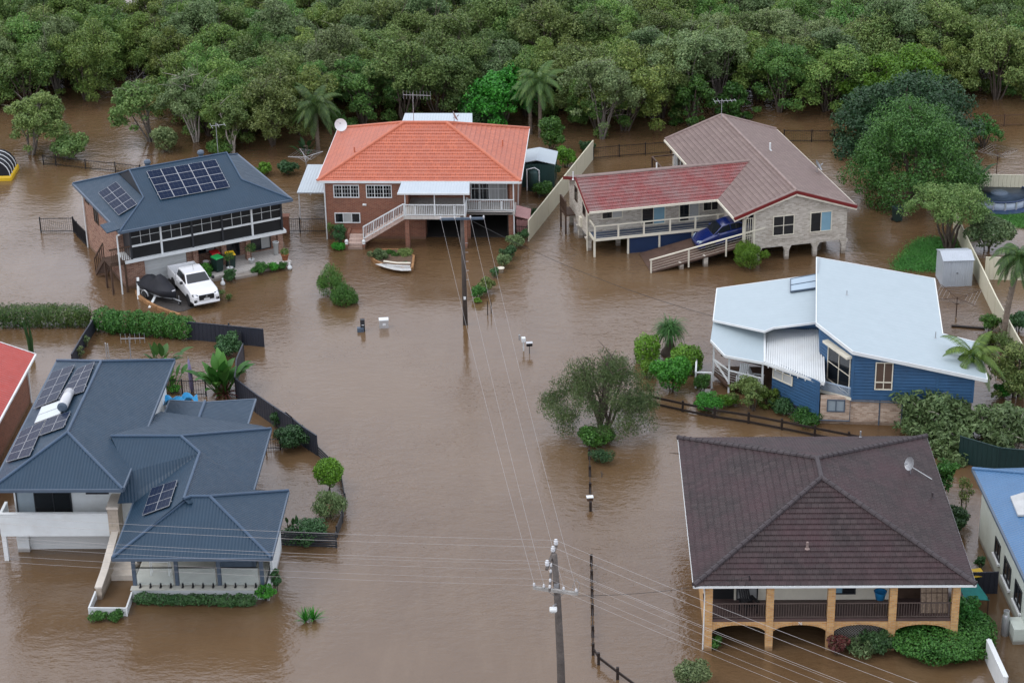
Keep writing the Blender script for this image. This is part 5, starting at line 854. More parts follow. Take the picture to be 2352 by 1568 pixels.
t = thing('console_frame', 'white square tubular frame on the pale terrace floor', 'frame', N.wd((ul+1.15,vF+1.3,fz+.02)), N.a); q = MB(); q.tube([(-.45,0,0),(-.45,0,.75),(.45,0,.75),(.45,0,0)], .035, 8); q.tube([(-.45,.35,0),(-.45,.35,.75),(.45,.35,.75),(.45,.35,0)], .035, 8); q.build('tube_frame', M['white'], t)
t = thing('outdoor_sofa', 'grey cushioned sofa at the back right of the terrace', 'sofa', N.wd((ur-1.6,vF+2.3,fz+.02)), N.a); q = MB(); q.box((-.9,-.4,.1),(.9,.4,.42)); q.build('seat', M['slate'], t); q = MB(); q.box((-.9,.3,.42),(.9,.5,.85)); q.build('backrest', M['slate'], t)
for sx in (-1, 1): q = MB(); q.box((sx*.9-.08,-.4,.1),(sx*.9+.08,.5,.62)); q.build('armrest', M['slate'], t)
mb = MB(); mb.box((ul+2.2,v0+5.5,fz),(ul+4.2,v0+5.59,2.9)); mb.build('dark_doorway', M['glass'], hn)
ph = ((-wM,0,zM),(-wM,dM,zM),(-hv,hv,zR))
for qd, c, r in ((((405,610),(580,550),(443,818),(265,890)),2,4), (((600,620-35),(733,530),(648,757),(455,815)),2,4)): solar(hn, [N.pl(E(*q), *ph) for q in qd], c, r)
for qd, c, r in ((((168,1062),(358,975),(235,1248),(52,1298)),2,4), (((368,968),(550,908),(495,1030),(310,1095)),2,2)): solar(hn, [N.pl(E(*q), *ph) for q in qd], c, r)
ph2 = ((uL,v0,zE),(uL,vb.y,zE),ns0); solar(hn, [N.pl(F(*q), *ph2) for q in ((1040,200),(1217,142),(1160,318),(976,384))], 2, 3)
hwu = thing('solar_water_heater', 'solar water heater with white tank lying on the slate blue roof', 'water heater', N.o, N.a); ct = [N.pl(E(*q), *ph) for q in ((330,880),(490,825),(470,930),(275,1003))]; n_ = (ct[1]-ct[0]).cross(ct[3]-ct[0]).normalized(); n_ = n_ if n_.z > 0 else -n_
q = MB(); q.ext([p+n_*.06 for p in ct], n_*.08); q.build('collector', mat('pale_collector', (.5,.56,.55), .1, .06, 1, 0, 1, .6), hwu); q = MB(); q.bar(ct[0].lerp(ct[3],.5)+n_*.15, ct[1].lerp(ct[2],.5)+n_*.15, .05, .02, n_); edgebars(q, [p+n_*.1 for p in ct], .05, .1); q.build('collector_frame', M['alu'], hwu)
ta_, tb_ = N.pl(E(555,785), *ph)+n_*.3, N.pl(E(500,900), *ph)+n_*.3; ax = (tb_-ta_).normalized(); q = MB(); q.tube([ta_-ax*.06, ta_, ta_+ax*.02, tb_], [.1,.22,.26,.26], 18); q.build('tank', M['insul'], hwu, True); q = MB(); q.tube([tb_, tb_+ax*.05, tb_+ax*.09], [.262,.262,.16], 18); q.build('tank_end', M['slate'], hwu)
antenna('comb shaped aerial on the back ridge of the white rendered house', N.wd((-2.3, dM-.4, 4.6)), 1.5, 1.3, .0, 6, True)
# low white boarded fence by the entry
fa, fb, fc, fd = [N.g(F(*q), 0) for q in ((655,945),(612,1052),(866,1055),(902,950))]; wfn = thing('board_fence', 'low white board fence enclosing the flooded entry path', 'fence', N.o, N.a)
for p, q_ in ((fa,fb),(fb,fc),(fc,fd)):
    mb = MB(); d = (q_-p).normalized()
    for k in range(4): mb.bar(p+V((0,0,-.1+.14*k)), q_+V((0,0,-.1+.14*k)), .03, .13)
    mb.bar(p+V((0,0,.43)), q_+V((0,0,.43)), .08, .03); mb.build('board_panel', M['white'], wfn)
posts(wfn, [fa,fb,fc,fd], .46, .08, M['white'], 'post', -.4)
# ---- red roofed house cut by the left edge
rd = Frame(-27.6, 103.6, -2.0); hr = house('brick_house', 'brick house with bright red roof cut off by the left edge', rd); p0, p1 = rd.g(E(270,457), 2.9), rd.g(E(0,945), 2.9); ue = (p0.x+p1.x)/2
mb = MB(); mb.courses([(ue,p0.y,2.9),(ue-6,p0.y,5.2),(ue-6,p0.y-16,5.2),(ue,p0.y-16,2.9)][::-1], .37, .025); mb.courses([(ue-6,p0.y,5.2),(ue-12,p0.y,2.9),(ue-12,p0.y-16,2.9),(ue-6,p0.y-16,5.2)][::-1], .37, .025); mb.build('roof', M['rooftred'], hr)
mb = MB(); mb.box((ue-11.5,p0.y-15.5,-.6),(ue-.5,p0.y-.3,2.85)); mb.ext([V((ue-11.5,p0.y-.3,2.85)),V((ue-.5,p0.y-.3,2.85)),V((ue-6,p0.y-.3,5.0))], (0,-.2,0)); mb.build('wall', M['brickred'], hr); mb = MB(); mb.bar((ue+.04,p0.y,2.84),(ue+.04,p0.y-16,2.84), .1, .12); mb.bar((ue,p0.y+.03,2.84),(ue-6,p0.y+.03,5.14), .05, .16); mb.build('gutter', M['white'], hr); q = MB(); q.tube([(ue-.1,p0.y-.35,2.8),(ue-.4,p0.y-.42,2.5),(ue-.42,p0.y-.42,-.3)], .045, 8); q.build('downpipe', M['white'], hr)
# ---- blue roofed house cut by the right edge
rr_ = Frame(22.9, 84.0, 1.0); hq = house('rendered_house', 'pale rendered house with mid blue roof cut off by the right edge', rr_); q0 = rr_.g(T8(676,214), 3.3); q1 = rr_.g(T8(976,960), 3.3); ue = (q0.x+q1.x)/2; vb_ = q0.y
mb = MB(); mb.poly([(ue,vb_-22,3.3),(ue+4.5,vb_-22,5.0),(ue+4.5,vb_-4.5,5.0),(ue,vb_,3.3)]); mb.poly([(ue,vb_,3.3),(ue+4.5,vb_-4.5,5.0),(ue+9,vb_,3.3)]); mb.poly([(ue+4.5,vb_-22,5.0),(ue+9,vb_-22,3.3),(ue+9,vb_,3.3),(ue+4.5,vb_-4.5,5.0)]); rf = mb.build('roof', M['roofsky'], hq); mb = MB(); caps(mb, [((ue,vb_,3.3),(ue+4.5,vb_-4.5,5.0)),((ue+4.5,vb_-4.5,5.0),(ue+4.5,vb_-22,5.0))], .09); mb.build('ridge_flashing', M['roofsky'], rf); mb = MB(); mb.bar((ue,vb_,3.25),(ue,vb_-22,3.25), .12, .14); mb.build('gutter', M['slate'], rf)
mb = MB(); mb.box((ue+.25,vb_-20,-.6),(ue+8.6,vb_-1.2,3.2)); mb.build('wall', M['palewall'], hq); wQ = Wall(rr_, (ue+.25, vb_-1.2), (0, -1))
for a, b in (((795,700),(822,810)), ((850,850),(885,1000)), ((915,1030),(950,1180))):
    r = wQ.rect(T8(*a), T8(*b)); window(hq, wQ, (r[0], max(r[1], r[0]+.8), max(r[2],.9), min(max(r[3],2.0),2.7)), 2, 1, M['darkpaint'], M['glass']); q = MB(); wQ.slab(q, r[0]-.1, max(r[1], r[0]+.8)+.1, max(r[2],.9)-.12, max(r[2],.9), 0, .14); q.build('window_sill', M['white'], hq)
sk = [rr_.pl(T8(*q), (ue,0,3.3),(ue,5,3.3),(ue+4.5,0,5.0))+V((0,0,.06)) for q in ((888,405),(976,378),(976,520),(935,520))]; mb = MB(); mb.ext(sk, (0,0,.1)); mb.build('skylight', M['glasslite'], hq); q = MB(); q.box((ue-.35,vb_-11.0,-.4),(ue+.24,vb_-9.9,.8)); q.build('meter_box', M['palewall'], hq)
q0 = rr_.g(T8(855,1250), .1); t = thing('gas_cylinder', 'tall grey gas cylinder against the pale green wall', 'gas cylinder', rr_.wd((q0.x,q0.y,0)), 0); q = MB(); q.lathe([(.16,-.1),(.18,-.05),(.18,1.0),(.14,1.1),(.06,1.15),(.0,1.16)], 16); q.build('cylinder', M['steel'], t, True); q = MB(); q.lathe([(.13,1.08),(.14,1.3),(.12,1.3),(.115,1.1)], 14); q.build('collar', M['alu'], t)
# ------------------------------------------------------------------ vehicles
def wheel(parent, x, y, r, w, rimcol='alu'):
    t = MB(); t.lathe([(r*.62,-w/2),(r*.95,-w/2),(r,-w*.3),(r,w*.3),(r*.95,w/2),(r*.62,w/2)], 22); o = t.build('wheel', M['tyre'], parent, True); o.rotation_euler = (pi/2, 0, 0); o.location = (x, y, r)
    q = MB(); q.lathe([(0,-w*.3),(r*.6,-w*.3),(r*.63,w*.46)], 18); q.lathe([(0,w*.2),(r*.15,w*.46),(0,w*.48)], 10)
    for k in range(10): a = k*pi/5; q.bar((r*.1*cos(a),r*.1*sin(a),w*.36),(r*.6*cos(a),r*.6*sin(a),w*.42), r*.1, .03); q.bar((r*.1*cos(a),r*.1*sin(a),-w*.36),(r*.6*cos(a),r*.6*sin(a),-w*.42), r*.1, .03)
    q.lathe([(r*.56,-w*.45),(r*.64,-w*.45)], 18); q.lathe([(r*.56,w*.45),(r*.64,w*.45)], 18); q.build('rim', M[rimcol], o); return o
def loft(mb, secs):
    """hull through cross sections given as (x, [(y, z), ...]) half profiles, mirrored"""
    rings = [[(x, -y, z) for y, z in pr]+[(x, y, z) for y, z in reversed(pr)] for x, pr in secs]; n = len(rings[0]); b = len(mb.v); mb.v += [p for r in rings for p in r]
    fs = [(b+i*n+k, b+i*n+(k+1) % n, b+(i+1)*n+(k+1) % n, b+(i+1)*n+k) for i in range(len(rings)-1) for k in range(n)]+[tuple(b+k for k in reversed(range(n))), tuple(b+(len(rings)-1)*n+k for k in range(n))]
    mb.f += fs; mb.m += [mb.cur]*len(fs)
def bevel(o, w=.03, s=2):
    m = o.modifiers.new('bevel', 'BEVEL'); m.width = w; m.segments = s; m.limit_method = 'ANGLE'; m.angle_limit = radians(28); return o
def sec(hw, z0, z1, sh=.82, top=None): return [(hw*.9, z0), (hw, z0+.12), (hw, z0+(z1-z0)*.6), (hw*.965, z1-.05), (hw*.86, z1)]
def flatpoly(parent, name, m, pts, off, th=.02):
    P = [V(p) for p in pts]; n = (P[1]-P[0]).cross(P[2]-P[1]).normalized(); mb = MB(); mb.ext([p+n*off for p in P], n*th); return mb.build(name, m, parent)
def ute(label, P, rz):
    t = thing('utility_truck', label, 'pickup truck', P, rz); hw_ = .93; mb = MB()
    loft(mb, [(2.62, sec(.78,.42,.86)), (2.5, sec(.88,.36,1.02)), (2.1, sec(hw_,.34,1.12)), (1.25, sec(hw_,.36,1.2)), (.9, sec(hw_,.36,1.22)), (-.85, sec(hw_,.38,1.22))]); b = bevel(mb.build('body', M['carwhite'], t), .04)
    mb = MB(); cab = [(1.2,1.2,.84),(.55,1.72,.7),(-.4,1.76,.7),(-.82,1.68,.7),(-.9,1.2,.86)]
    loft(mb, [(x, [(w,1.1),(w,z*.5+.55),(w,z)]) for x, z, w in ((1.22,1.2,.83),(.5,1.7,.68),(-.35,1.75,.69),(-.78,1.7,.7),(-.95,1.2,.84))]); bevel(mb.build('cabin', M['carwhite'], t), .05)
    flatpoly(t, 'windscreen', M['glass'], [(1.13,-.74,1.27),(1.13,.74,1.27),(.58,.62,1.65),(.58,-.62,1.65)], .012); flatpoly(t, 'rear_window', M['glass'], [(-.92,.68,1.28),(-.92,-.68,1.28),(-.81,-.6,1.62),(-.81,.6,1.62)], .012)
    for s in (-1, 1):
        for a in ([(.95,1.24),(.5,1.6),(.12,1.63),(.12,1.24)], [(.04,1.24),(.04,1.63),(-.4,1.64),(-.74,1.58),(-.84,1.24)]):
            pts = [(x, s*(.835-(z-1.2)*.28), z) for x, z in a]; pts = pts if s > 0 else pts[::-1]; flatpoly(t, 'side_window', M['glass'], pts, .01, .012)
    mb = MB(); z0, z1 = .62, 1.2; x0, x1 = -2.6, -.96
    for a, b_ in (((x0,-.92,.45),(x1,-.86,z1)), ((x0,.86,.45),(x1,.92,z1)), ((x0,-.92,.45),(x0+.07,.92,z1)), ((x1-.06,-.88,.6),(x1,.88,z1)), ((x0,-.88,.5),(x1,.88,.62))): mb.box(a, b_)
    bevel(mb.build('cargo_tray', M['carwhite'], t), .02)
    mb = MB(); mb.box((x0+.08,-.85,.622),(x1-.07,.85,.64)); mb.build('tray_liner', M['alu'], t)
    for s in (-1, 1):
        wheel(t, 1.68, s*.83, .37, .24); wheel(t, -1.42, s*.83, .37, .24)
        for xw in (1.68, -1.42):
            mb = MB(); N_ = 12; pts = [(xw+.45*cos(pi*k/N_), s*.925, .37+.45*sin(pi*k/N_)) for k in range(N_+1)]
            mb.ext([V(p) for p in (pts if s < 0 else pts[::-1])], (0, s*.012, 0)); mb.build('wheel_arch', M['blackplastic'], t)
        mb = MB(); mb.box((.75,s*.95,1.2),(.92,s*1.15,1.38)); bevel(mb.build('mirror', M['blackplastic'], t), .04); mb = MB(); mb.ext([V((2.56,s*.55,.88)),V((2.5,s*.87,.9)),V((2.4,s*.9,1.03)),V((2.52,s*.56,.99))], (.03,0,.02)); mb.build('headlight', M['glass'], t); mb = MB(); mb.box((2.5,s*.62,.5),(2.62,s*.82,.68)); mb.build('fog_light', M['blackplastic'], t)
        for x in (.1, -.3): mb = MB(); mb.box((x-.22,s*.93,.98),(x-.06,s*.965,1.02)); mb.build('door_handle', M['carwhite'], t)
    mb = MB(); mb.box((2.55,-.5,.62),(2.645,.5,.96)); bevel(mb.build('grille', M['blackplastic'], t), .03); mb = MB()
    for a in (90, 210, 330): c = V((2.66, .045*cos(radians(a)), .86+.045*sin(radians(a)))); d = V((0, cos(radians(a)), sin(radians(a))))*.045; e = V((0, -sin(radians(a)), cos(radians(a))))*.026; mb.ext([c-d, c-e, c+d, c+e], (.012, 0, 0))
    mb.build('emblem', M['alu'], t); mb = MB(); mb.box((2.645,-.19,.64),(2.66,.19,.74)); mb.build('number_plate', M['white'], t); mb = MB(); mb.box((2.5,-.86,.34),(2.66,.86,.5)); bevel(mb.build('bumper', M['carwhite'], t), .05)
    mb = MB(); mb.tube([(.2,0,1.74),(.12,0,2.1)], .01, 5); mb.build('aerial', M['black'], t); return t
def sedan(label, P, rot):
    t = thing('sedan_car', label, 'car', P); t.rotation_euler = rot; hw_ = .88; mb = MB()
    loft(mb, [(2.2, sec(.62,.3,.58)), (2.1, sec(.78,.22,.7)), (1.7, sec(.86,.2,.84)), (.95, sec(hw_,.2,.96)), (-.9, sec(hw_,.2,1.0)), (-1.7, sec(.87,.22,1.02)), (-2.12, sec(.8,.26,.98)), (-2.2, sec(.7,.34,.86))]); bevel(mb.build('body', M['carblue'], t), .06, 3)
    mb = MB(); loft(mb, [(x, [(w,.85),(w*.97,z*.5+.45),(w*.92,z)]) for x, z, w in ((1.05,.94,.76),(.3,1.38,.68),(-.3,1.44,.68),(-.85,1.38,.67),(-1.65,1.0,.74))]); bevel(mb.build('cabin', M['carblue'], t), .06, 3)
    flatpoly(t, 'windscreen', M['glass'], [(.98,-.68,1.0),(.98,.68,1.0),(.36,.58,1.35),(.36,-.58,1.35)], .015); flatpoly(t, 'rear_window', M['glass'], [(-1.55,.62,1.06),(-1.55,-.62,1.06),(-.92,-.56,1.36),(-.92,.56,1.36)], .015)
    for s in (-1, 1):
        for a in ([(.85,1.0),(.3,1.32),(-.2,1.37),(-.2,1.0)], [(-.27,1.0),(-.27,1.37),(-.78,1.33),(-1.2,1.08),(-1.15,1.0)]):
            pts = [(x, s*(.735-(z-1.0)*.23), z) for x, z in a]; flatpoly(t, 'side_window', M['glass'], pts if s > 0 else pts[::-1], .012, .014)
        for xw in (1.35, -1.3):
            wheel(t, xw, s*.8, .32, .2); mb = MB(); pts = [(xw+.38*cos(pi*k/12), s*.872, .32+.38*sin(pi*k/12)) for k in range(13)]; mb.ext([V(p) for p in (pts if s < 0 else pts[::-1])], (0, s*.012, 0)); mb.build('wheel_arch', M['blackplastic'], t)
        mb = MB(); mb.box((.62,s*.85,.98),(.78,s*1.02,1.1)); bevel(mb.build('mirror', M['carblue'], t), .04); mb = MB(); mb.ext([V((2.1,s*.45,.66)),V((1.95,s*.8,.68)),V((1.75,s*.82,.8)),V((2.0,s*.48,.76))], (.04,0,.03)); mb.build('headlight', M['glassblue'], t); mb = MB(); mb.box((-2.19,s*.5,.72),(-2.1,s*.8,.9)); mb.build('tail_light', M['red'], t)
    mb = MB(); mb.box((2.1,-.5,.32),(2.21,.5,.5)); mb.build('grille', M['blackplastic'], t); return t
cpos = S.wd((3.95, -1.95, .02)); ute('white dual cab pickup truck parked on the wet driveway', cpos, S.a-pi/2-.02)
sedan('dark blue sedan parked nose down on the raised timber ramp', T.wd((.15, 1.95, 1.06)), (0, .19, T.a+pi))
# covered jet ski on its trailer
tr = thing('boat_trailer', 'galvanised boat trailer carrying a covered jet ski beside the pickup', 'trailer', S.wd((1.75, -1.35, .03)), S.a-pi/2+.35); mb = MB()
for s in (-1, 1): mb.tube([(-1.3,s*.45,.38),(.6,s*.45,.38),(1.5,s*.08,.36)], .04, 8); mb.box((-1.0,s*.22-.06,.42),(.7,s*.22+.06,.5))
mb.tube([(1.4,0,.36),(2.3,0,.36)], .045, 8)
for x in (-1.2,-.3,.5): mb.tube([(x,-.5,.36),(x,.5,.36)], .03, 8)
mb.build('frame', M['steel'], tr)
for s in (-1, 1): wheel(tr, -.45, s*.72, .27, .17); mb = MB(); mb.tube([(-.45+.33*cos(pi*k/8), s*.72, .27+.33*sin(pi*k/8)) for k in range(9)], .05, 6); mb.build('mudguard', M['steel'], tr)
wheel(tr, 1.95, .12, .13, .08); mb = MB(); mb.tube([(1.55,0,.4),(1.6,0,.95)], .04, 8); mb.tube([(1.6,-.12,.9),(1.6,.12,.9)], .05, 8); mb.build('winch_post', M['alu'], tr); mb = MB(); mb.tube([(1.95,.12,.1),(1.95,.12,.62)], .03, 8); mb.build('jockey_stand', M['steel'], tr)
js = thing('jet_ski', 'jet ski hidden under a fitted black cover on the trailer', 'jet ski', S.wd((1.75, -1.35, .5)), S.a-pi/2+.35); mb = MB(); pr = lambda w, z: [(w*.85,.0),(w,.18),(w*.92,.32),(w*.5,z*.8+.05),(w*.2,z)]
loft(mb, [(1.55, pr(.06,.3)), (1.2, pr(.32,.42)), (.75, pr(.5,.58)), (.4, pr(.52,.88)), (.2, pr(.52,.92)), (-.1, pr(.52,.66)), (-.6, pr(.52,.72)), (-1.0, pr(.5,.62)), (-1.35, pr(.46,.34))]); bevel(mb.build('cover', M['cover'], js, True), .05)
js.scale = (1.12, 1.25, 1.3); mb = MB(); loft(mb, [(1.45, [(.03,.0),(.05,.1),(.04,.14)]), (.8, [(.3,-.08),(.5,.05),(.5,.14)]), (-1.3, [(.32,-.08),(.46,.03),(.46,.13)])]); mb.build('hull', M['blackplastic'], js)
# ------------------------------------------------------------------ bins, pots, small things
def bin_(label, P, rz, lid, body='bindark'):
    t = thing('wheelie_bin', label, 'bin', P, rz); mb = MB(); a, b = .24, .3
    mb.add([(-a,-a,.05),(a,-a,.05),(a,a,.05),(-a,a,.05),(-b,-b,.95),(b,-b,.95),(b,b,.95),(-b,b,.95)], [(3,2,1,0),(0,1,5,4),(1,2,6,5),(2,3,7,6),(3,0,4,7),(4,5,6,7)]); bevel(mb.build('body', M[body], t), .03)
    mb = MB(); mb.add([(-.32,-.34,.96),(.32,-.34,.96),(.32,.33,.98),(-.32,.33,.98),(-.28,-.28,1.03),(.28,-.28,1.03),(.28,.3,1.08),(-.28,.3,1.08)], [(3,2,1,0),(0,1,5,4),(1,2,6,5),(2,3,7,6),(3,0,4,7),(4,5,6,7)]); bevel(mb.build('lid', M[lid], t), .02)
    mb = MB(); mb.tube([(-.24,.36,1.0),(.24,.36,1.0)], .02, 6); mb.build('handle', M[body], t)
    for s in (-1, 1): mb = MB(); mb.tube([(s*.2,.26,.11),(s*.27,.26,.11)], .11, 12); mb.build('wheel', M['tyre'], t)
    return t
pz = .36; bin_('wheelie bin with bright green lid in front of the brick pillar on the porch', S.wd((6.35,.15,pz)), S.a+.3, 'green'); bin_('wheelie bin with yellow lid beside the front door on the porch', S.wd((7.3,.3,pz)), S.a-.1, 'yellow'); bin_('wheelie bin with red lid behind the green lidded bin', S.wd((6.5,1.0,pz)), S.a, 'red')
bin_('green lidded bin behind the white barred gate', T.wd((1.3,1.5,1.1)), T.a, 'green'); pt = at(Hh(560,885)); bin_('lone dark bin standing in water under the big trees', pt, .5, 'bindark'); bin_('yellow lidded bin between the brown and blue roofed houses', at(T8(672,985)), .2, 'yellow')
def pot(label, P, r, h, m, lm=None, pr=.25, ph=.5, seed=1, name='potted_plant', cat='potted plant', top=1.0, n=320, stem=False, size=.1):
    t = thing(name, label, cat, P); q = MB(); q.lathe([(r*.7,0),(r,h),(r*1.12,h),(r*1.12,h*1.06),(r*.92,h*1.06),(r*.9,h*.9),(0,h*.9)], 16); q.build('pot', M[m], t, True)
    if lm:
        if stem: q = MB(); q.tube([(0,0,h*.8),(0,0,h+ph)], .03, 6); q.build('stem', M['bark'], t)
        leafcloud('foliage', [((0,0,h+(ph if stem else ph*.5)), (pr, pr, pr if stem else ph*.6), 1)], n, size, seed, LEAF[lm], t, 1.8, .5)
    return t
pot('topiary ball in a white square pot at the front porch edge', S.wd((7.0,-.35,pz)), .2, .3, 'white', 'green', .34, .75, 3, stem=True); pot('leafy standard in a white pot by the third porch pillar', S.wd((8.75,.35,pz)), .2, .28, 'white', 'green', .36, .8, 4, stem=True); pot('small plant in a terracotta pot at the far porch corner', S.wd((10.9,-.2,pz)), .25, .38, 'terracotta', 'olive', .28, .4, 5)
pot('tall tapered white planter against the porch end wall', S.wd((10.75,1.0,pz)), .2, .85, 'white', name='planter', cat='planter'); pot('grey tapered planter beside the garage end of the porch', S.wd((5.75,.7,pz)), .2, .6, 'concrete', name='planter', cat='planter'); pot('white bowl pot standing at the front left brick corner', S.wd((1.25,.5,.0)), .15, .4, 'white', name='planter', cat='planter'); pot('round terracotta saucer bowl among the hedge shrubs', at(T4(1682,420)), .22, .3, 'cream', name='bowl', cat='planter')
t = thing('white_plank', 'long white plank leaning by the landing post', 'plank', S.wd((.55,-.9,0)), S.a); q = MB(); q.bar((0,0,.0),(.35,.9,1.1), .16, .04); q.build('board', M['white'], t); t = thing('white_plank', 'short white plank lying half in water', 'plank', S.wd((1.2,-1.9,.1)), S.a); q = MB(); q.bar((-.5,-.7,-.1),(.5,.6,.28), .16, .04); q.build('board', M['white'], t)
def ornament(label, P): t = thing('garden_ornament', label, 'ornament', P); q = MB(); q.lathe([(.1,0),(.16,.1),(.15,.22),(.07,.32),(.05,.42),(.07,.48),(0,.54)], 10); q.build('figure', M['white'], t, True)
ornament('white goose ornament in the water before the porch step', S.wd((6.1,-1.35,-.05))); ornament('white goose ornament beyond the far porch corner', at(A(1925,1142)))
# driveway and its timber edging
mb = MB(); dp = [(S.g(A(*q)).x, S.g(A(*q)).y, .02) for q in ((700,1330),(715,1375),(790,1425),(860,1460),(940,1492),(1065,1480),(1180,1440),(1130,1330),(1270,1230),(1160,1150),(920,1170),(735,1240))]; mb.poly(dp); o = struct(mb.build('driveway', M['gravel'])); o.location = S.o; o.rotation_euler = (0, 0, S.a)
t = thing('sleeper_edging', 'curved row of brown timber sleepers edging the driveway', 'garden edging', S.o, S.a); ps = [S.g(A(*q)) for q in ((690,1330),(712,1372),(750,1402),(800,1432),(860,1462),(905,1480),(955,1498),(1040,1524))]
for a, b in zip(ps, ps[1:]): q = MB(); q.bar(a.lerp(b, .03)+V((0,0,.04)), a.lerp(b, .97)+V((0,0,.04)), .2, .34); q.build('sleeper', M['sleeper'], t)
# boat shaped garden bed before the orange house
gb = [at(T4(*q)) for q in ((688,292),(780,268),(880,266),(965,284),(1016,316),(1003,408),(930,408),(860,400),(790,383),(720,352),(695,325))]; c = sum(gb, V((0,0,0)))/len(gb); t = thing('garden_bed', 'boat shaped brick garden bed with white pebbles before the orange house', 'garden bed', c)
L = [p-c for p in gb]; mb = MB(); n = len(L)
for i in range(n): mb.bar(L[i]+V((0,0,.06)), L[(i+1) % n]+V((0,0,.06)), .14, .36)
mb.build('brick_edging', M['sleeper'], t); mb = MB(); mb.poly([(p*.97)+V((0,0,.22)) for p in L][::-1]); mb.build('soil', M['soil'], t); fr2 = [at(T4(*q), .3)-c for q in ((716,350),(780,344),(870,356),(985,360),(995,400),(925,402),(860,394),(790,376))]; mb = MB(); mb.poly([p-V((0,0,.06)) for p in fr2][::-1]); mb.build('pebbles', M['whitestone'], t); a, b = at(T4(785,338), .2)-c, at(T4(990,352), .2)-c; mb = MB(); mb.tube([a, a.lerp(b,.5)+V((0,-.15,0)), b], .09, 8); mb.build('white_kerb', M['cream'], t)
# letterboxes
def mailbox(label, p, kind):
    P = at(p); t = thing('letterbox', label, 'letterbox', P, .1); k_ = {'silver': .66, 'dark': .74, 'black': .68, 'wood': .62, 'white': .85}[kind]; t.scale = (k_, k_, max(k_, .8))
    def mk(name, m, *bx):
        q = MB()
        for b in bx: q.box(*b)
        return bevel(q.build(name, M[m], t), .012)
    if kind == 'silver': mk('box', 'alu', ((-.42,-.28,-.1),(.42,.28,.62))); mk('lid', 'white', ((-.45,-.32,.62),(.45,.3,.72))); mk('number_plate', 'white', ((-.12,-.295,.22),(.16,-.28,.42)))
    elif kind == 'dark': mk('pillar', 'darkpaint', ((-.05,-.15,-.2),(.32,.2,.95))); mk('box', 'slate', ((-.33,-.3,-.1),(.2,.1,.32))); mk('plate', 'white', ((.05,-.165,.5),(.25,-.15,.56))); mk('slot', 'black', ((.0,-.312,.1),(.14,-.3,.14)))
    elif kind == 'white': mk('post', 'white', ((-.045,-.045,-.4),(.045,.045,.72))); mk('box', 'white', ((-.14,-.16,.72),(.14,.16,1.02))); mk('flag', 'steel', ((-.34,-.05,.85),(-.22,.05,1.25)))
    elif kind == 'black': mk('post', 'black', ((-.03,-.03,-.4),(.03,.03,.62))); mk('box', 'black', ((-.26,-.16,.62),(.26,.16,.84))); mk('lid', 'alu', ((-.29,-.19,.84),(.29,.19,.9)))
    else: mk('box', 'timber', ((-.26,-.18,.55),(.26,.18,.76))); mk('lid', 'white', ((-.29,-.22,.76),(.29,.22,.83))); mk('post', 'wetpost', ((-.06,-.06,-.4),(.06,.06,.55)))
mailbox('pair of dark grey boxes on a letterbox pillar in the flooded street', T4(612,868), 'dark'); mailbox('silver letterbox with white lid sitting on the water', T4(786,840), 'silver'); mailbox('slim white letterbox on a white post in the flood', T4(1856,1020), 'white'); mailbox('black letterbox with pale lid on a thin post', T4(1901,1040), 'black'); mailbox('white topped letterbox standing beside the submerged street fence', T5(600,1535), 'wood')
# ------------------------------------------------------------------ fences
def fence(label, pts, h, style, m, every=2.4, name='fence', th=.05, step=.13, hs=None, cat='fence', pw=.08):
    t = thing(name, label, cat, pts[0]); o = pts[0]; k = 0
    for i, (a, b) in enumerate(zip(pts, pts[1:])):
        a, b = V(a)-o, V(b)-o; L = (b-a).length; n = max(1, round(L/every)); h0, h1 = (hs[i], hs[i+1]) if hs else (h, h)
        for j in range(n):
            p, q_ = a.lerp(b, j/n), a.lerp(b, (j+1)/n); ha, hb_ = h0+(h1-h0)*j/n, h0+(h1-h0)*(j+1)/n; z = V((0,0,1)); mb = MB(); d = (q_-p).normalized(); s = V((-d.y,d.x,0))*th/2
            if style == 'sheet': mb.add([p-s-z*.4,p+s-z*.4,q_+s-z*.4,q_-s-z*.4,p-s+z*ha,p+s+z*ha,q_+s+z*hb_,q_-s+z*hb_], [(0,3,2,1),(4,5,6,7),(0,1,5,4),(1,2,6,5),(2,3,7,6),(3,0,4,7)]); nm = 'sheet_panel'
            elif style == 'bars':
                c = max(2, int((q_-p).length/step)); nm = 'bar_panel'; mb.bar(p+z*(ha-.06), q_+z*(hb_-.06), .035); mb.bar(p+z*.12, q_+z*.12, .035)
                for e in range(1, c): r = p.lerp(q_, e/c); mb.bar(r-z*.3, r+z*(ha+(hb_-ha)*e/c), .018)
            elif style == 'slats':
                nm = 'slat_panel'; c = max(2, int(ha/.13))
                for e in range(c): mb.bar(p+z*(ha*(e+.5)/c), q_+z*(hb_*(e+.5)/c), .025, ha/c*.72)
            else:
                nm = 'rail'; mb.bar(p+z*(ha-.12), q_+z*(hb_-.12), .05, .13)
                if style == 'rails2': mb.bar(p+z*.1, q_+z*.1, .05, .12)
            mb.build(nm, M[m], t)
            if style == 'sheet': q = MB(); q.bar(p+z*(ha+.02), q_+z*(hb_+.02), th+.03, .05); q.build('capping', M[m], t)
            posts(t, [p], ha+(.06 if style != 'rails' else .12), pw, M[m], 'post', -.4)
        posts(t, [b], (h1)+.05, pw, M[m], 'post', -.4) if i == len(pts)-2 else None
    return t
g_ = lambda K, *q: [at(K(*x)) for x in q]
fence('cream steel fence between the orange roofed and pale brick houses', g_(B, (2105,1225))+[at(Cc(395,440))], 1.45, 'sheet', 'fencecream', 2.5, 'steel_fence')
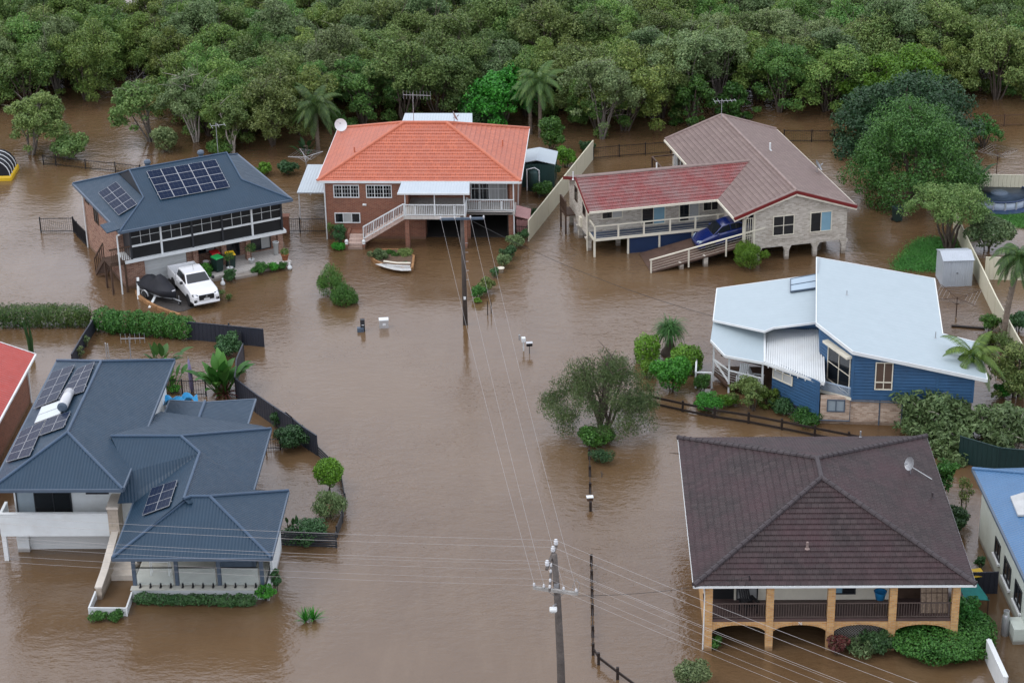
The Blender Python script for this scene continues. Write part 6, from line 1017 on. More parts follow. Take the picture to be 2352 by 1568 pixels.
fence('black bar fence behind the wing of the pale brick house', g_(Cc, (398,440), (580,424), (765,410), (945,398)), .95, 'bars', 'black', 3, 'pool_fence'); fence('dark bar fence between the grey roof and the big trees', g_(Cc, (1745,318), (1940,318), (2100,318)), .95, 'bars', 'black', 3, 'pool_fence')
fence('brown bar fence at the far right beyond the small tree', g_(Hh, (955,318), (1085,312), (1215,305), (1400,298)), .95, 'bars', 'timber', 3, 'pool_fence', step=.15)
fence('long black bar fence crossing the water behind the solar house', g_(A, (-60,298), (40,306), (280,334), (520,356), (720,380)), .75, 'bars', 'black', 2.6, 'pool_fence'); fence('black bar fence running to the left edge beside the solar house', g_(A, (-80,846), (183,842)), 1.1, 'bars', 'black', 2.4, 'pool_fence'); fence('short black fence running from bar fence to solar house wall', g_(A, (186,842), (215,880), (290,955)), 1.1, 'bars', 'black', 2.4, 'side_fence', step=.07)
fence('black bar gate between the solar house and the orange roofed house', g_(B, (55,1152), (160,1152), (388,1152)), 1.05, 'bars', 'black', 2.0, 'pool_fence'); fence('short black bar fence under the pink lean-to', g_(B, (1990,1185), (2095,1190)), .8, 'bars', 'black', 2, 'pool_fence')
q = MB(); P = at(A(1895,850)); q.box((-.25,-.25,-.4),(.25,.25,1.25)); q.box((-.3,-.3,1.25),(.3,.3,1.33)); o = q.build('brick_gatepost', M['brickred']); o.location = P; tag(o, 'square brick gatepost at the right corner of the solar house', 'gatepost')
fence('charcoal steel fence running from the corner post to the roof beside climbing vines', g_(E, (735,270), (640,420), (560,560)), .85, 'sheet', 'fencedark', 2.4, 'steel_fence'); fence('charcoal steel fence panel ending in the street past the hedge', g_(E, (1440,345), (1650,365), (1850,385), (2022,402)), 1.15, 'sheet', 'fencedark', 2.4, 'steel_fence')
fence('charcoal steel fence beside the giant bird of paradise', g_(E, (1872,530), (1822,650), (1812,790)), 1.25, 'sheet', 'fencedark', 2.4, 'steel_fence'); fence('curving charcoal steel fence along the white house garden', g_(E, (1812,790), (1960,905), (2110,1010), (2254,1105))+g_(T6, (100,195), (190,270), (268,322)), 1.2, 'sheet', 'fencedark', 2.0, 'steel_fence')
fence('dark slatted fence behind the round topped standard tree', g_(T6, (270,322), (345,395), (400,470), (420,590), (405,690), (375,770)), .62, 'slats', 'darkpaint', 2.0, 'slat_fence'); fence('dark slatted fence running from the white house under the creeper', g_(T6, (50,812), (200,820), (372,826)), .85, 'slats', 'darkpaint', 2.2, 'slat_fence')
fence('thin black bar fence beside the upright mauve umbrella', g_(E, (1265,770), (1400,775), (1580,778)), 1.0, 'bars', 'black', 2.5, 'pool_fence'); fence('thin black bar fence at the right of the white house', g_(E, (2040,1190), (2150,1190)), .7, 'bars', 'black', 2, 'pool_fence'); fence('dark slatted gate behind the shrub at the fence corner', g_(E, (1760,330), (1850,395)), .9, 'slats', 'darkpaint', 2, 'slat_gate', cat='gate')
fence('dark post and rail fence in front of the blue house garden', g_(T5, (1065,745), (1310,800), (1555,850), (1815,890))+g_(Dd, (705,1250), (930,1295), (1160,1340), (1390,1385)), .62, 'rails2', 'wetpost', 3.2, 'rail_fence', pw=.12)
fence('row of dark fence posts running up the street under the willow', g_(T5, (592,990), (596,1165), (600,1295), (602,1425), (605,1560)), .5, 'rails', 'wetpost', 3.5, 'rail_fence', pw=.13); fence('dark post and rail fence turning the corner beside the near power pole', g_(T6, (1768,925), (1770,1010), (1772,1100), (1774,1195), (1776,1315), (1778,1412), (1808,1465), (1912,1545), (2040,1640)), .5, 'rails', 'wetpost', 3.5, 'rail_fence', pw=.13)
fence('cream steel fence running past the garden shed and tall palm', [at((2190,525)), at((2222,598)), at((2252,660)), at((2284,728)), at((2330,815)), at((2372,890))], 1.35, 'sheet', 'fencecream', 2.6, 'steel_fence'); fence('cream steel fence behind the round pool', g_(Hh, (1030,722), (1150,726), (1420,732)), 1.5, 'sheet', 'fencecream', 2.8, 'steel_fence'); fence('cream steel fence crossing behind the tall palm trunk', g_(Hh, (1098,1242), (1420,1250)), 1.5, 'sheet', 'fencecream', 2.8, 'steel_fence')
fence('green steel fence in shade under the frangipani trees', [at(T7(880,1380)), at(T7(1180,1470)), at(T7(1500,1500))], 1.5, 'sheet', 'fencegreen', 2.6, 'steel_fence'); P0, P1 = at(T8(742,1420)), at(T8(850,1660)); fence('white rendered boundary wall in the bottom right corner', [P0, P1], 1.05, 'sheet', 'white', 6, 'boundary_wall', .2, cat='wall')
fence('dark navy side gate between the arched house and the blue roofed house', g_(T8, (648,1005), (800,1000)), 1.15, 'sheet', 'fencedark', 3, 'side_gate', cat='gate'); t = thing('shade_cloth', 'teal shade cloth stretched beside the right end of the arched house', 'shade cloth', at(T8(640,1140))); q = MB(); q.add([(-.75,2.4,1.5),(.1,2.4,1.3),(.75,-.3,1.0),(-.45,-.5,1.2)], [(0,1,2,3)]); q.ext([V((-.75,2.4,1.48)),V((.1,2.4,1.28)),V((.75,-.3,.98)),V((-.45,-.5,1.18))], (0,0,.03)); q.build('cloth', M['teal'], t); posts(t, [(.05,2.3,0),(.7,-.25,0)], 1.2, .06, M['timber'], 'pole', -.3)
# ------------------------------------------------------------------ sheds, pool, lines
sp = at(Hh(835,1288)); sA = at(Hh(1018,1282)); t = thing('garden_shed', 'small grey steel garden shed on the lawn by the cream fence', 'shed', sp, atan2(sA.y-sp.y, sA.x-sp.x)); w = (sA-sp).length; dl = 1.9; mb = MB(); mb.box((0,0,-.2),(w,dl,1.75)); mb.build('wall', M['galv'], t); mb = MB(); mb.ext([V((-.05,-.08,1.76)),V((w+.05,-.08,1.76)),V((w+.05,dl/2,2.05)),V((-.05,dl/2,2.05))], (0,0,.04)); mb.ext([V((-.05,dl/2,2.05)),V((w+.05,dl/2,2.05)),V((w+.05,dl+.08,1.76)),V((-.05,dl+.08,1.76))], (0,0,.04)); mb.build('roof', M['galv'], t); mb = MB(); mb.poly([(0,0,1.75),(0,dl,1.75),(0,dl/2,2.04)]); mb.poly([(w,0,1.75),(w,dl/2,2.04),(w,dl,1.75)]); mb.build('gable', M['galv'], t); mb = MB(); mb.box((w*.5-.45,-.02,0),(w*.5+.45,0,1.65)); dr = mb.build('door', M['galv'], t); mb = MB(); mb.box((w*.5-.1,-.06,.9),(w*.5+.02,-.02,.94)); mb.build('handle', M['black'], dr)
sp = at(B(2075,765)); t = thing('back_shed', 'grey green steel shed behind the right end of the orange roof', 'shed', sp, -.1); mb = MB(); mb.box((-.6,0,-.3),(2.1,2.6,1.75)); mb.build('wall', M['tank'], t); mb = MB(); mb.ext([V((-.7,-.1,1.75)),V((.85,-.1,2.05)),V((.85,2.7,2.05)),V((-.7,2.7,1.75))], (0,0,.05)); mb.ext([V((.85,-.1,2.05)),V((2.2,-.1,1.75)),V((2.2,2.7,1.75)),V((.85,2.7,2.05))], (0,0,.05)); mb.build('roof', M['roofwhite2'], t)
t = thing('water_tank', 'dark green water tank with white pipe beside the orange roofed house', 'water tank', at(B(2145,790))); mb = MB(); mb.lathe([(.36,-.3),(.36,1.35),(.3,1.45),(0,1.5)], 20); mb.build('tank', M['tank'], t, True); mb = MB(); mb.tube([(-.45,-.1,-.2),(-.45,-.1,1.6),(.1,-.05,1.7),(.42,-.1,1.5),(.42,-.1,.2)], .05, 8); mb.build('pipe', M['white'], t)
sp = at(B(2000,1150)); t = thing('lean_to', 'small pink sheeted lean-to at the right wall of the orange roofed house', 'lean-to', sp, O.a); mb = MB(); mb.ext([V((-.05,1.6,1.35)),V((-.05,-.1,1.2)),V((.95,-.1,.95)),V((.95,1.6,1.05))], (0,0,.04)); mb.build('roof', M['pink'], t); mb = MB(); mb.box((0,0,-.3),(.85,1.4,.9)); mb.build('wall', M['pink'], t)
pc = at(Hh(1205,800))+V((0,1.2,0)); Rr = 2.05; t = thing('swimming_pool', 'round above ground pool with grey blue cover on the right', 'swimming pool', pc); mb = MB(); mb.lathe([(Rr,-.1),(Rr,.62)], 28); mb.build('wall', M['poolwall'], t, True); mb = MB(); mb.tube([(Rr*1.01*cos(2*pi*k/32),Rr*1.01*sin(2*pi*k/32),.66) for k in range(33)], .06, 6); mb.build('top_rim', M['bluedark'], t); mb = MB(); mb.lathe([(Rr*1.0,.63),(Rr*.8,.55),(Rr*.45,.5),(Rr*.33,.52),(Rr*.28,.68),(0,.7)], 32); mb.build('cover', M['poolcov'], t, True); 
for k in range(16): a = 2*pi*k/16; mb = MB(); mb.box((Rr*1.01*cos(a)-.05,Rr*1.01*sin(a)-.05,-.1),(Rr*1.01*cos(a)+.05,Rr*1.01*sin(a)+.05,.66)); mb.build('wall_post', M['alu'], t)
mb = MB(); mb.lathe([(Rr*1.35,.05),(Rr*1.35,.08),(0,.08)], 24); o = struct(mb.build('pool_pad', M['bluedark'])); o.location = pc
def hoist(label, p, h, r, m='steel', rz=0.4):
    t = thing('clothes_hoist', label, 'clothesline', at(p), rz); mb = MB(); mb.tube([(0,0,-.4),(0,0,h)], .035, 8); mb.build('post', M[m], t); mb = MB()
    for k in range(4): a = k*pi/2; e = V((r*cos(a),r*sin(a),h+.12)); mb.tube([(0,0,h-.1), e], .022, 6); mb.tube([(0,0,h-.55), e*.5+V((0,0,h*.5))], .016, 5)
    mb.build('arm', M[m], t); mb = MB()
    for q in (.45,.65,.85,1.0):
        for k in range(4): a, b = k*pi/2, (k+1)*pi/2; f = lambda x: V((r*q*cos(x),r*q*sin(x),h-.1+.22*q)); mb.tube([f(a), f(b)], .0045, 4)
    mb.build('line', M['alu'], t)
hoist('rotary clothes hoist behind the white skillion roof', T7(857,270), 1.35, 1.75, 'timber'); hoist('bare clothes hoist in the far right flooded yard', Hh(1168,600), 1.7, 1.5, 'timber', .1); hoist('rotary clothes hoist behind the white carport', B(215,640), 1.3, 1.35, 'alu')
t = thing('play_dome', 'black domed cover with pale hoops on a yellow rim at the left edge', 'cover', at(T1(-30,1150))); mb = MB()
for k in range(8): a, b = pi*k/8, pi*(k+1)/8; mb.add([(1.35*cos(a),-1.2,.35+1.25*sin(a)),(1.35*cos(b),-1.2,.35+1.25*sin(b)),(1.35*cos(b),1.4,.35+1.25*sin(b)),(1.35*cos(a),1.4,.35+1.25*sin(a))], [(0,1,2,3)])
mb.poly([(1.35*cos(pi*k/8),-1.2,.35+1.25*sin(pi*k/8)) for k in range(9)]); mb.build('cover', M['cover'], t); mb = MB()
for v in (-1.2,-.5,.2,.9): mb.tube([(1.38*cos(pi*k/12),v,.35+1.28*sin(pi*k/12)) for k in range(13)], .035, 6)
mb.build('hoop', M['white'], t); mb = MB(); mb.box((-1.5,-1.35,-.2),(1.5,1.5,.35)); bevel(mb.build('rim', M['yellow'], t), .15, 3)
t = thing('furled_umbrella', 'tall mauve furled umbrella behind the charcoal roofs', 'umbrella', at(E(1472,745))); mb = MB(); mb.tube([(0,0,-.2),(0,0,.3),(-.02,0,1.2),(-.06,.05,2.05)], [.05,.13,.12,.05], 10); mb.build('canopy', M['purple'], t, True); mb = MB(); mb.tube([(0,0,-.4),(-.07,.06,2.2)], .025, 6); mb.build('pole', M['steel'], t)
t = thing('tarpaulin', 'crumpled bright blue tarpaulin behind the low charcoal roof', 'tarpaulin', at(E(1365,800), 2.65), .3); t.scale = (.75, .75, .75); rn2 = random.Random(4); mb = MB(); nx, ny = 12, 5; vs_ = [V((-1.2+2.6*i/nx, -.5+1.0*j/ny, .35*sin(i*.9)*cos(j*1.3)+rn2.uniform(-.06,.06)-.25*abs(i/nx-.4))) for j in range(ny+1) for i in range(nx+1)]; fs_ = [(j*(nx+1)+i, j*(nx+1)+i+1, (j+1)*(nx+1)+i+1, (j+1)*(nx+1)+i) for j in range(ny) for i in range(nx)]; mb.add(vs_, fs_); mb.build('sheet', M['tarp'], t, True); mb = MB()
for x in (-1.0, 1.2): mb.tube([(x,0,-2.6),(x,0,0)], .04, 6)
mb.build('pole', M['steel'], t)
for q_, lb in (((1580,745), 'thin dark stake left of its pair in the street'), ((1607,735), 'thin dark stake right of its pair in the street')): t = thing('garden_stake', lb, 'stake', at(T4(*q_))); mb = MB(); mb.tube([(0,0,-.3),(.01,0,.55),(0,.02,.95)], [.035,.03,.02], 6); mb.build('stick', M['wetpost'], t)
t = thing('floating_timber', 'dark timber beam lying in the water behind the white roof', 'timber', at(T7(950,355)), -.25); mb = MB(); mb.box((-1.0,-.09,-.06),(1.0,.09,.1)); mb.build('beam', M['wetpost'], t)
# ------------------------------------------------------------------ power poles and wires
mp_ = at((1069,745)); t = thing('power_pole', 'dark timber power pole standing mid street by the hedge row', 'power pole', mp_); mh = rise(mp_, (1060,496)); mb = MB(); mb.tube([(0,0,-.6),(0,0,mh*.5),(-.02,0,mh)], [.16,.14,.11], 12); mb.build('pole', M['darkpole'], t, True)
mz_ = mh-.12; mb = MB(); mb.bar((-1.35,-.16,mz_),(1.35,-.16,mz_), .11, .13); mb.build('crossarm', M['slate'], t); mins = []
for x in (-1.3,-.45,.5,1.3):
    mb = MB(); mb.lathe([(.02,-.06),(.05,0),(.06,.06),(.04,.08),(.05,.12),(0,.16)], 10, (x,-.2,mz_+.06)); mb.build('insulator', M['insul'], t); mins.append(mp_+V((x,-.25,mz_+.12)))
mb = MB(); mb.box((-.06,-.2,1.75),(.08,-.17,1.95)); mb.build('number_plate', M['white'], t); mb = MB()
for k in range(5): mb.tube([(.12,0,3+k*.6),(.3,0,3+k*.6)], .015, 5)
mb.build('climbing_step', M['steel'], t)
FH = 8.3; ft = at(T6(1565,862), FH); fp = V((ft.x+.12, ft.y, 0)); t = thing('power_pole', 'weathered grey power pole with street lamp in the near foreground', 'power pole', fp); mb = MB(); mb.tube([(.15,0,-.6),(.1,0,3),(0,0,6),(-.12,0,FH)], [.19,.17,.15,.12], 14); mb.build('pole', M['pole'], t, True)
def pxat(K, q, z): return at(K(*q), z)
ca, cb = at(T6(1450,1045), 6.75), at(T6(1695,1078), 6.75); ca = ca-fp; cb = cb-fp; mb = MB(); mb.bar(ca, cb, .12, .13); mb.build('crossarm', mat('pale_weathered_timber', (.3,.29,.27), .8, .3, 4), t); lins = []
for s_ in (.02,.24,.68,.96):
    c = ca.lerp(cb, s_)+V((0,0,.06)); mb = MB(); mb.lathe([(.02,0),(.05,.04),(.06,.1),(.04,.12),(.05,.16),(0,.2)], 10, c); mb.build('insulator', M['insul'], t); lins.append(fp+c+V((0,0,.15)))
ua_, ub_ = at(T6(1578,815), 8.0)-fp, at(T6(1520,945), 7.7)-fp; ua_.y = .9; ub_.y = -1.0; ua_.z = 8.15; ub_.z = 7.75
ua_ = hit(T6(1576,815), fp+V((0,.8,0)), V((0,1,0)))-fp; ub_ = hit(T6(1522,945), fp+V((0,-.75,0)), V((0,1,0)))-fp; mb = MB(); mb.bar(ua_, ub_, .11, .12); mb.build('upper_arm', M['pole'], t); tins = []
for s_ in (.03,.33,.92):
    c = ua_.lerp(ub_, s_)+V((0,0,.06)); mb = MB(); mb.lathe([(.03,0),(.085,.04),(.095,.1),(.06,.12),(.095,.15),(.095,.2),(.055,.23),(.065,.28),(0,.31)], 12, c); mb.build('insulator', M['insul'], t); tins.append(fp+c+V((0,0,.24)))
la_, lb_ = hit(T6(1548,935), fp+V((0,.9,0)), V((0,1,0)))-fp, hit(T6(1540,1060), fp+V((0,-.9,0)), V((0,1,0)))-fp; mb = MB(); mb.bar(la_, lb_, .1, .11); mb.build('lower_arm', M['pole'], t); sins = []
for s_ in (.03,.3,.7,.97):
    c = la_.lerp(lb_, s_)+V((0,0,.05)); mb = MB(); mb.lathe([(.02,0),(.05,.04),(.06,.1),(.04,.12),(.05,.16),(0,.2)], 10, c); mb.build('insulator', M['insul'], t); sins.append(fp+c+V((0,0,.15)))
mb = MB(); mb.bar((-.05,-.12,5.95),(-.2,-.55,6.1), .05); mb.build('lamp_bracket', M['steel'], t); mb = MB(); mb.box((-.36,-.78,5.92),(-.04,-.5,6.06)); bevel(mb.build('street_lamp', M['white'], t), .04); mb = MB(); mb.box((-.32,-.75,5.88),(-.08,-.53,5.92)); mb.build('lamp_lens', M['glasslite'], t)
mb = MB(); cm_ = ca.lerp(cb, .5); mb.bar(ca.lerp(cb, .25)+V((0,.07,0)), V((0,.07,6.1)), .025); mb.bar(ca.lerp(cb, .75)+V((0,.07,0)), V((0,.07,6.1)), .025); mb.box((.05,-.2,6.55),(-.15,-.12,6.95)); mb.tube([(cb.x*.6,cb.y*.6-.05,6.6),(cb.x*.9,cb.y*.9-.1,7.5),(cb.x*1.08,cb.y,7.25),(cb.x*1.0,cb.y,6.85)], .012, 5); mb.build('arm_brace', M['steel'], t)
def wire(label, a, b, sag, r=.011, m='wire', group=None):
    n = 18; o = V(a); mb = MB(); mb.tube([V(a).lerp(V(b), k/n)-o+V((0,0,-4*sag*(k/n)*(1-k/n))) for k in range(n+1)], r, 5, False); w = mb.build('overhead_wire', M[m]); w.location = o; return tag(w, label, 'wire', group)
for i, (a, b) in enumerate(zip(lins, mins)): wire(('leftmost', 'second from left', 'third from left', 'rightmost')[i]+' of the four wires running up the street between the poles', a, b, .55, .0065, 'wire', 'wires up the street')
Lp, Rp = at((-1000,1128), 8.0), at((3300,2010), 8.0); names = ('far', 'middle', 'near')
for i, a in enumerate(tins):
    off = (a-tins[1]); wire(names[i]+' wire of the upper three crossing left over the white house roofs', a, Lp+off+V((0,0,.2)), .5, .006, 'wire', 'upper wires to the left'); wire(names[i]+' wire of the upper three crossing right over the brown tiled roof', a, Rp+off+V((0,0,.2)), .5, .0065, 'wire', 'upper wires to the right')
nm4 = ('farthest', 'second farthest', 'second nearest', 'nearest'); lo = lins[0]
for i in range(4):
    a = sins[i]; d = a-tins[1]+V((0,0,.1)); wire(nm4[i]+' of the lower four wires crossing left over the terrace', a, Lp+d, .5, .0048, 'wire', 'lower wires to the left'); wire(nm4[i]+' of the lower four wires crossing right past the arches', a, Rp+d, .5, .005, 'wire', 'lower wires to the right')
wire('single dark service wire from the mid street pole to the blue house', mins[3]+V((-.8,.3,-.3)), U.wd(V((cp_[0].x, cp_[0].y+.6, 3.35))), .5, .012, 'darkwire'); wire('single dark service wire from the near pole to the brown roof', fp+cb+V((0,0,-.1)), Wf.wd((2.5,.3,3.9)), .25, .01, 'darkwire')

for q_, lb, L_, az_ in ((T1(938,1025), 'small dark log floating in the inlet behind the solar house', .9, .2), (T5(1258,1120), 'thin twig floating left of the brown tiled roof', .7, -.3), (T5(690,1302), 'upright sprig poking out of the water below the willow', .35, 1.3), (T5(575,468), 'upright dead sprig poking out of the water above the willow', .4, 1.2)):
    P = at(q_); up = 'upright' in lb; t = thing('dead_sprig' if up else 'floating_branch', lb, 'branch', P, az_); mb = MB(); e = V((.08,0,L_)) if up else V((L_,0,.05)); mb.tube([V((0,0,-.1)) if up else -e*.5, e*.5 if not up else e*.6, e], [.035,.03,.012], 5); mb.tube([e*.4, e*.7+V((.05,.12,.1))], [.02,.008], 4); mb.tube([e*.3, e*.5+V((.02,-.12,.08))], [.018,.008], 4); mb.build('twig', M['bark'], t)
t = thing('hanging_pot', 'small white pot hanging on the blue house entry rail', 'plant pot', U.wd((A0.x-.6, A0.y-1.0, .55)), 0); q = MB(); q.lathe([(.1,0),(.15,.2),(.16,.22),(.13,.2),(.1,.03)], 12); q.build('pot', M['white'], t, True); q = MB(); q.tube([(-.13,0,.2),(0,0,.42),(.13,0,.2)], .012, 5); q.build('handle', M['steel'], t)
# ------------------------------------------------------------------ lawns
def lawn(name, pts, label, seed, n=9000):
    c = sum(pts, V((0,0,0)))/len(pts); L = [p-c for p in pts]; mb = MB(); mb.poly([V((p.x*.84,p.y*.84,.012)) for p in L]); o = struct(mb.build(name, mat(name+'_earth', (.035,.09,.02), .9, .25, 2, .3, 20))); o.location = c
    rg = np.random.default_rng(seed); xs = [p.x for p in L]; ys = [p.y for p in L]; X = rg.uniform(min(xs), max(xs), n*2); Y = rg.uniform(min(ys), max(ys), n*2); ins = np.zeros(len(X), bool); j = len(L)-1
    for i in range(len(L)):
        a, b = L[i], L[j]; ins ^= ((a.y > Y) != (b.y > Y)) & (X < (b.x-a.x)*(Y-a.y)/(b.y-a.y+1e-9)+a.x); j = i
    X, Y = X[ins], Y[ins]; k = len(X); a = rg.uniform(0, 6.28, k); X = X+rg.normal(size=k)*.22; Y = Y+rg.normal(size=k)*.22; h = rg.uniform(.04, .085, k); w = .028; P = np.stack([X, Y, np.full(k, .03)], 1); D = np.stack([np.cos(a), np.sin(a), np.zeros(k)], 1)*w; T = np.stack([rg.normal(size=k)*.06, rg.normal(size=k)*.06, h], 1)
    vs = np.stack([P-D, P+D, P+T], 1).reshape(-1, 3); g = rawmesh('grass', vs, np.arange(k*3).reshape(-1, 3), M['lawn']); g.location = c; tag(g, label, 'grass', None, 'stuff')
lawn('lawn', [at(Hh(*q)) for q in ((532,1155),(585,1095),(640,1040),(690,1000),(760,985),(900,985),(945,1060),(1010,1180),(1000,1195),(800,1195),(690,1195),(560,1185))], 'short bright green grass on the dry rise by the garden shed', 1, 12000)
lawn('pool_lawn', [at(Hh(*q)) for q in ((1080,840),(1420,840),(1450,940),(1180,915),(1130,890))], 'short green grass strip before the round pool', 2, 6000)
